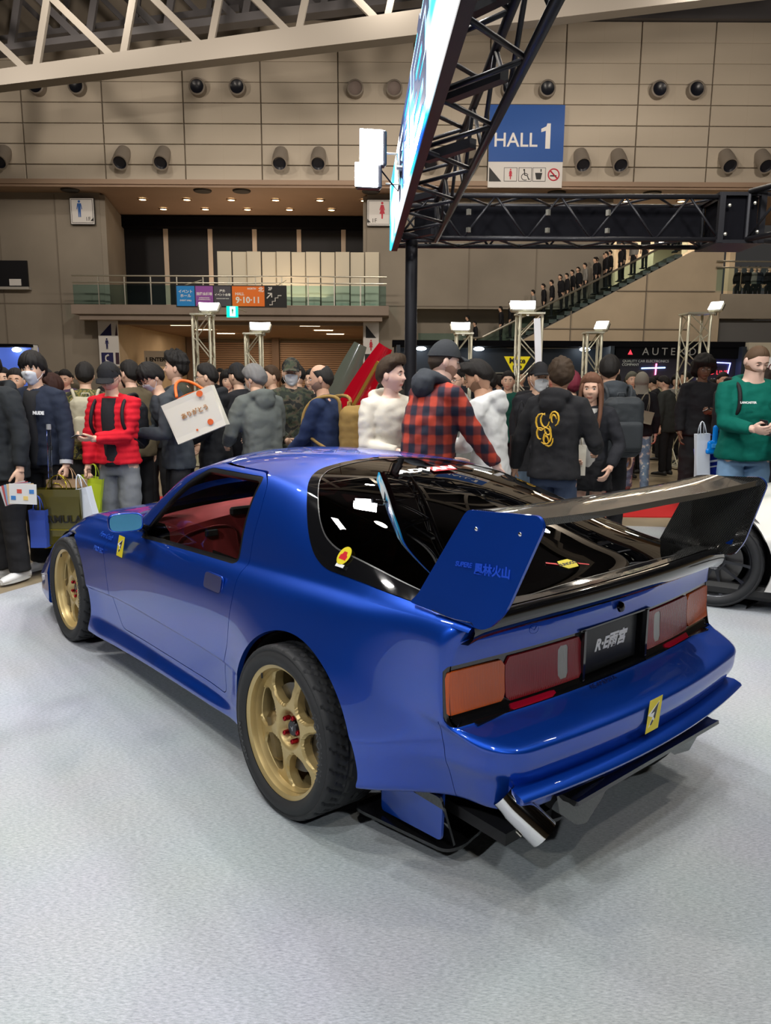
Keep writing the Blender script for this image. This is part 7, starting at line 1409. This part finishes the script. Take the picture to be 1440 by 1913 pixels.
    a = MB(); a.tube(chaikin([(-.22, .0, .30), (-.27, .10, .40), (-.26, .20, .44), (-.16, .22, .42), (-.02, .10, .36)]), .013, 6); a.build('shoulder_strap', mat('orange_strap'), ob, True)
    p = Vector(W('smiling woman with long brown hair in a black jacket and shorts', 'L')); bag('cream cloth pouch hanging from the woman with long hair', tuple(hall(px(1086, 6.0), 6.0, .84)), rz, .11, .24, .06, mat('cream_tote'), tilt=0)
    bag('blue and white printed carrier bag between the afro haired man and the man in green', tuple(hall(px(1352, 6.9), 6.9, .62)), rz, .30, .38, .12, mat('cobalt_bag', (.012, .035, .38), .3), tilt=-10, prints=[(.0, .26, .26, .018, wht, '', ''), (.02, .21, .24, .012, wht, '', ''), (-.03, .12, .2, .010, wht, '', '')]); bag('plain white carrier bag next to the blue printed bag', tuple(hall(px(1324, 6.8), 6.8, .70)), rz, .12, .42, .08, mat('white_paper'), tilt=-4)
    t = hthing('water_gun', 'bright blue plastic toy sticking out of the blue printed bag', 'toy', px(1343, 6.7), 6.7, 1.02); a = MB(); a.box((0, 0, 0), (.13, .04, .09), bev=.015); a.box((-.03, 0, -.05), (.09, .035, .05), bev=.012); a.box((.0, 0, .10), (.05, .035, .16), bev=.012); me = remesh(a, .006, 2); link('toy_body', me, t, [mat('toy_blue', (.0, .22, .75), .35)]); a = MB(); a.box((.0, -.022, .0), (.07, .01, .04), bev=.004); a.build('toy_plate', mat('toy_blue_light', (.05, .35, .85), .35), t)
    bag('dark shoulder bag hanging on the masked man in black', tuple(hall(px(975, 6.45), 6.45, .82)), rz, .17, .30, .11, cloth('black_nylon', (.015, .015, .017), .6), hh=.3, cat='bag'); bag('beige shoulder bag on the woman in the grey headscarf', tuple(hall(px(1198, 10.35), 10.35, 1.02)), rz, .30, .17, .10, mat('bag_beige', (.30, .28, .2), .5), hh=.25, tilt=12)
    t = hthing('brochures', 'fan of colourful brochures held low by the man at the left edge', 'brochure', px(22, 5.55), 5.55, .66)
    for k, c in enumerate(((.6, .6, .62), (.5, .1, .1), (.25, .4, .6), (.7, .5, .3), (.7, .7, .68))):
        a = MB(); a.box((0, 0, .08), (.20, .004, .15)); o = a.build('leaflet', mat('leaflet_%d' % k, c, .5), t); o.matrix_basis = Matrix.Translation((.015*k-.03, -.012*k, 0)) @ Matrix.Rotation(R(-14+4*k), 4, 'Y')
        for q in range(4): a = MB(); a.box((-.07+.045*q, -.003, .05+.05*(q % 2)), (.035, .002, .03)); a.build('printed_picture', mat('leaflet_print_%d' % (q % 3), [(.05, .2, .5), (.6, .08, .05), (.8, .6, .2)][q % 3], .5), o)
    # prints on clothes
    t0 = PEOPLE['curly haired man in black hoodie with a gold print on its back']['t']; a = MB(); rg = random.Random(2)
    for k in range(9):
        c0 = np.array([rg.uniform(-.05, .05), rg.uniform(-.11, .11)]); r0 = rg.uniform(.02, .055); a.tube([(c0[0]+(r0-.003*j*.4)*math.cos(.55*j+k), -.178-.003*math.sin(j), 1.20+c0[1]+(r0*1.3)*math.sin(.55*j+k)) for j in range(9)], [.004+.003*math.sin(PI*j/8) for j in range(9)], 6)
    a.build('back_print', mat('gold_print', (.75, .45, .03), .4), t0)
    for lab, txt, x, z_, sz, y in (('curly haired man in black hoodie with a gold print on its back', 'STAFF', None, 0, 0, 0),): pass
    t0 = PEOPLE['bearded man in green hoodie and light jeans holding a phone in both hands']['t']; text_on('GB', .075, frame((-.12, .222, 1.33), (-1, 0, 0), (0, -.25, 1)), wht, parent=t0, bold=.002); text_on('LANCASTER', .022, frame((.10, .232, 1.29), (-1, 0, 0), (0, -.2, 1)), wht, parent=t0, bold=.0008)
    t0 = PEOPLE['masked young man with long fringe and navy bomber jacket carrying shopping bags']['t']; text_on('NUDE', .035, frame((-.09, .165, 1.27), (-1, 0, 0), (0, -.1, 1)), wht, parent=t0, bold=.002)
    # the white car at the right edge, the opened red car behind
    white_car(); red_car()
def white_car():
    """rear quarter of a white car, seen past the big wing"""
    t = hthing('white_car', 'white sports car with dark ten spoke wheel at the right edge', 'car', 2.34, 5.25, 0, 0)
    wp = mat('white_paint', (.74, .73, .69), .25, coat=1.0); dk = mat('dark_alloy', (.06, .062, .068), .3, metal=.8)
    # local frame: x to the right (towards the rear of that car), y deeper; its left flank faces the photographer
    ang = R(-30); Tm = Matrix.Rotation(ang, 4, 'Z')
    def rowc(x):                           # flank section (y offset from the wheel face, z)
        fl = math.exp(-((x)/.55)**2); return [(-.02-.06*fl, .16), (-.03-.07*fl, .30), (-.03-.09*fl, .50), (-.0-.06*fl, .66+.05*fl), (.10-.02*fl, .79+.05*fl), (.24, .88+.03*fl), (.38, .92), (.55, .96), (.72, .97)]
    XS_ = np.linspace(-.27, 1.9, 28); net_ = np.array([[(x, y+(.25*((-x-.32)/.2)**2 if x < -.32 else 0), z-(.10*((-x-.32)/.2)**2 if x < -.32 and z > .4 else 0)-(.10+.26*max(0, .45-x))*(z > .55)) for y, z in rowc(x)] for x in XS_]).transpose(1, 0, 2); S, N = surf(net_, 3, 6)
    a, b = S.shape[:2]; I = np.arange(a*b).reshape(a, b); F = [(int(I[i, j]), int(I[i, j+1]), int(I[i+1, j+1]), int(I[i+1, j])) for i in range(a-1) for j in range(b-1)]
    NN = N.reshape(-1, 3); sg = 1 if N[a//4, b//2, 1] < 0 else -1; Pt = Patch(S.reshape(-1, 3), NN*sg, F if sg > 0 else [q[::-1] for q in F])
    Pt = Pt.cut(lambda V: -( .375-np.hypot(V[:, 0], V[:, 2]-.325))-(V[:, 1] > .3)*-9)[0]
    Pt = Patch(fmul(Tm, Pt.V), Pt.N @ np.array(Tm.to_3x3()).T, Pt.F); Pt.build('body_side', wp, t, rim=.03, mirror=False)
    m = MB(); m.box((.9, .50, .42), (1.9, .45, .45), bev=.1); m.move(Tm); m.build('body_core', mat('black_plastic', (.015, .015, .015), .6), t)
    m = MB(); P_ = [[(x, .30+y, z) for x in np.linspace(1.1, 1.9, 8)] for y, z in ((0, .93), (.12, 1.15), (.25, 1.28), (.42, 1.30))]; m.grid(P_); m.move(Tm); m.build('cabin', mat('gloss_black', (.006, .006, .007), .08, coat=1.0), t, True)
    m = MB(); m.box((.15, .02, .13), (2.6, .12, .10), bev=.03); m.move(Tm @ Matrix.Translation((1.0, 0, 0))); m.build('side_skirt', mat('black_plastic'), t)
    wl = thing('wheel', None, None); wl.parent = t; wl.matrix_basis = Tm @ Matrix.Translation((0, -.045, .325)) @ Matrix.Rotation(R(90), 4, 'X')
    ty = link('tyre', bpy.data.meshes['tyre'], wl, []); ty.location = (0, 0, -.12); ty.scale = (1.02, 1.02, 1.05)
    m = MB(); m.lathe([(.228, -.2), (.222, -.06), (.240, -.01), (.252, 0), (.252, -.01), (.235, -.02)], 48); m.build('barrel', dk, wl, smooth=40)
    m = MB(); m.lathe([(0, -.055), (.05, -.055), (.062, -.045), (.075, -.05), (.078, -.08)], 32); m.build('hub', dk, wl, smooth=40)
    for k in range(10):
        c_ = 2*PI*k/10; sp = (k % 2)*.10-.05; v = []
        for r_, w_, zf in ((.06, .014, -.048), (.13, .009, -.040), (.19, .008, -.030), (.242, .012, -.012)):
            for dx, dz in ((-w_, 0), (w_, 0), (w_*.7, -.025), (-w_*.7, -.025)):
                aa = c_+sp*(r_-.05)/.2*1.0; v.append((r_*math.cos(aa)-dx*math.sin(aa), r_*math.sin(aa)+dx*math.cos(aa), zf+dz))
        m = MB(); m.add(v, [(i*4+j, i*4+(j+1) % 4, (i+1)*4+(j+1) % 4, (i+1)*4+j) for i in range(3) for j in range(4)]+[(3, 2, 1, 0), (12, 13, 14, 15)]); m.build('spoke', dk, wl, smooth=30)
    for k in range(5): c_ = 2*PI*k/5+.3; m = MB(); m.cyl((.056*math.cos(c_), .056*math.sin(c_), -.05), (.056*math.cos(c_), .056*math.sin(c_), -.038), .010, 8); m.build('wheel_nut', mat('sticker_black'), wl)
    m = MB(); m.lathe([(0, -.09), (.185, -.09), (.185, -.11), (0, -.11)], 40); m.build('brake_disc', mat('brake_steel'), wl); m = MB(); m.box((-.10, -.10, -.09), (.07, .16, .06), bev=.02, rot=Matrix.Rotation(R(-45), 4, 'Z')); m.build('brake_caliper', mat('caliper_silver', (.4, .4, .4), .4, metal=.6), wl)
    m = MB(); m.lathe([(.40, -.06), (.40, -.3), (0, -.3)], 24); m.build('wheel_well', mat('black_plastic'), wl)
def red_car():
    t = hthing('red_car', 'red sports car with its glossy bonnet tipped open behind the crowd', 'car', -.55, 10.6, 0, R(20)); rp = mat('red_paint', (.55, .005, .02), .2, coat=1.0, metal=.2)
    m = MB(); P_ = np.array([[(x, y, z+.10*math.sin(PI*(y+.8)/1.6)) for y in np.linspace(-.8, .8, 9)] for x, z in ((-1.9, .35), (-1.95, .55), (-1.5, .72), (-.6, .82), (0, .88), (.3, 1.1), (.7, 1.22), (1.3, 1.22), (1.8, .95), (2.2, .85), (2.25, .4))]); m.grid(P_); m.build('body_shell', rp, t, True)
    m = MB(); m.box((.1, 0, .42), (4.0, 1.55, .55), bev=.12); m.build('lower_body', rp, t, 40)
    # tipped bonnet: a curved red shell with a paler inner skin
    for nm, off, mm in (('open_bonnet', 0, rp),):
        rows = [[(.10*math.sin(PI*v)+off, (u-.5)*.95*(1-.25*v), v) for u in np.linspace(0, 1, 9)] for v in np.linspace(0, 1, 12)]
    B = hthing('_', None, None, 0, 0) if 0 else None
    m = MB(); n1 = 12
    L0 = Vector((0, 0, 0))
    def shell(w_, L, bow, yo): return np.array([[( (u-.5)*w_*(1-.45*v*v), yo-bow*math.sin(PI*u)*(1-.4*v), v*L) for u in np.linspace(0, 1, 11)] for v in np.linspace(0, 1, n1)])
    T = HM.inverted() if 0 else Matrix.Translation(t.location).inverted()
    base = Matrix.Rotation(t.rotation_euler.z, 4, 'Z').inverted() @ Matrix.Rotation(HROT, 4, 'Z')
    def place(mb, s, d, z, rx, ry): 
        o = hall(s, d, z)-t.location; mb.move(Matrix.Rotation(-t.rotation_euler.z, 4, 'Z') @ Matrix.Translation(o) @ Matrix.Rotation(HROT, 4, 'Z') @ Matrix.Rotation(R(ry), 4, 'Y') @ Matrix.Rotation(R(rx), 4, 'X')); return mb
    m = MB(); S = shell(.36, 1.0, .10, 0); m.grid(S); S2 = shell(.36, 1.0, .10, .03); m.grid(S2, 0, True); place(m, px(650, 10.4), 10.4, 1.15, 8, 30); m.build('open_bonnet', rp, t, True)
    m = MB(); m.box((.02, -.11, .45), (.05, .03, .7), bev=.01); place(m, px(650, 10.4), 10.4, 1.15, 8, 30); m.build('bonnet_stripe', mat('gold_band', (.45, .28, .05), .3, metal=.5), t)
    m = MB(); S = shell(.34, .85, .06, 0); m.grid(S); S2 = shell(.34, .85, .06, .02); m.grid(S2, 0, True); place(m, px(626, 10.8), 10.8, 1.28, 0, 24); m.build('tipped_rear_glass', mat('green_grey_glass', (.12, .14, .11), .12, coat=1.0), t, True)
hallroom(); signs(); rigs()
car, paint, blk, rub = car_build()
car_details(car, paint, blk, rub); car_wheels(car); car_interior(car)
crowd(); props()
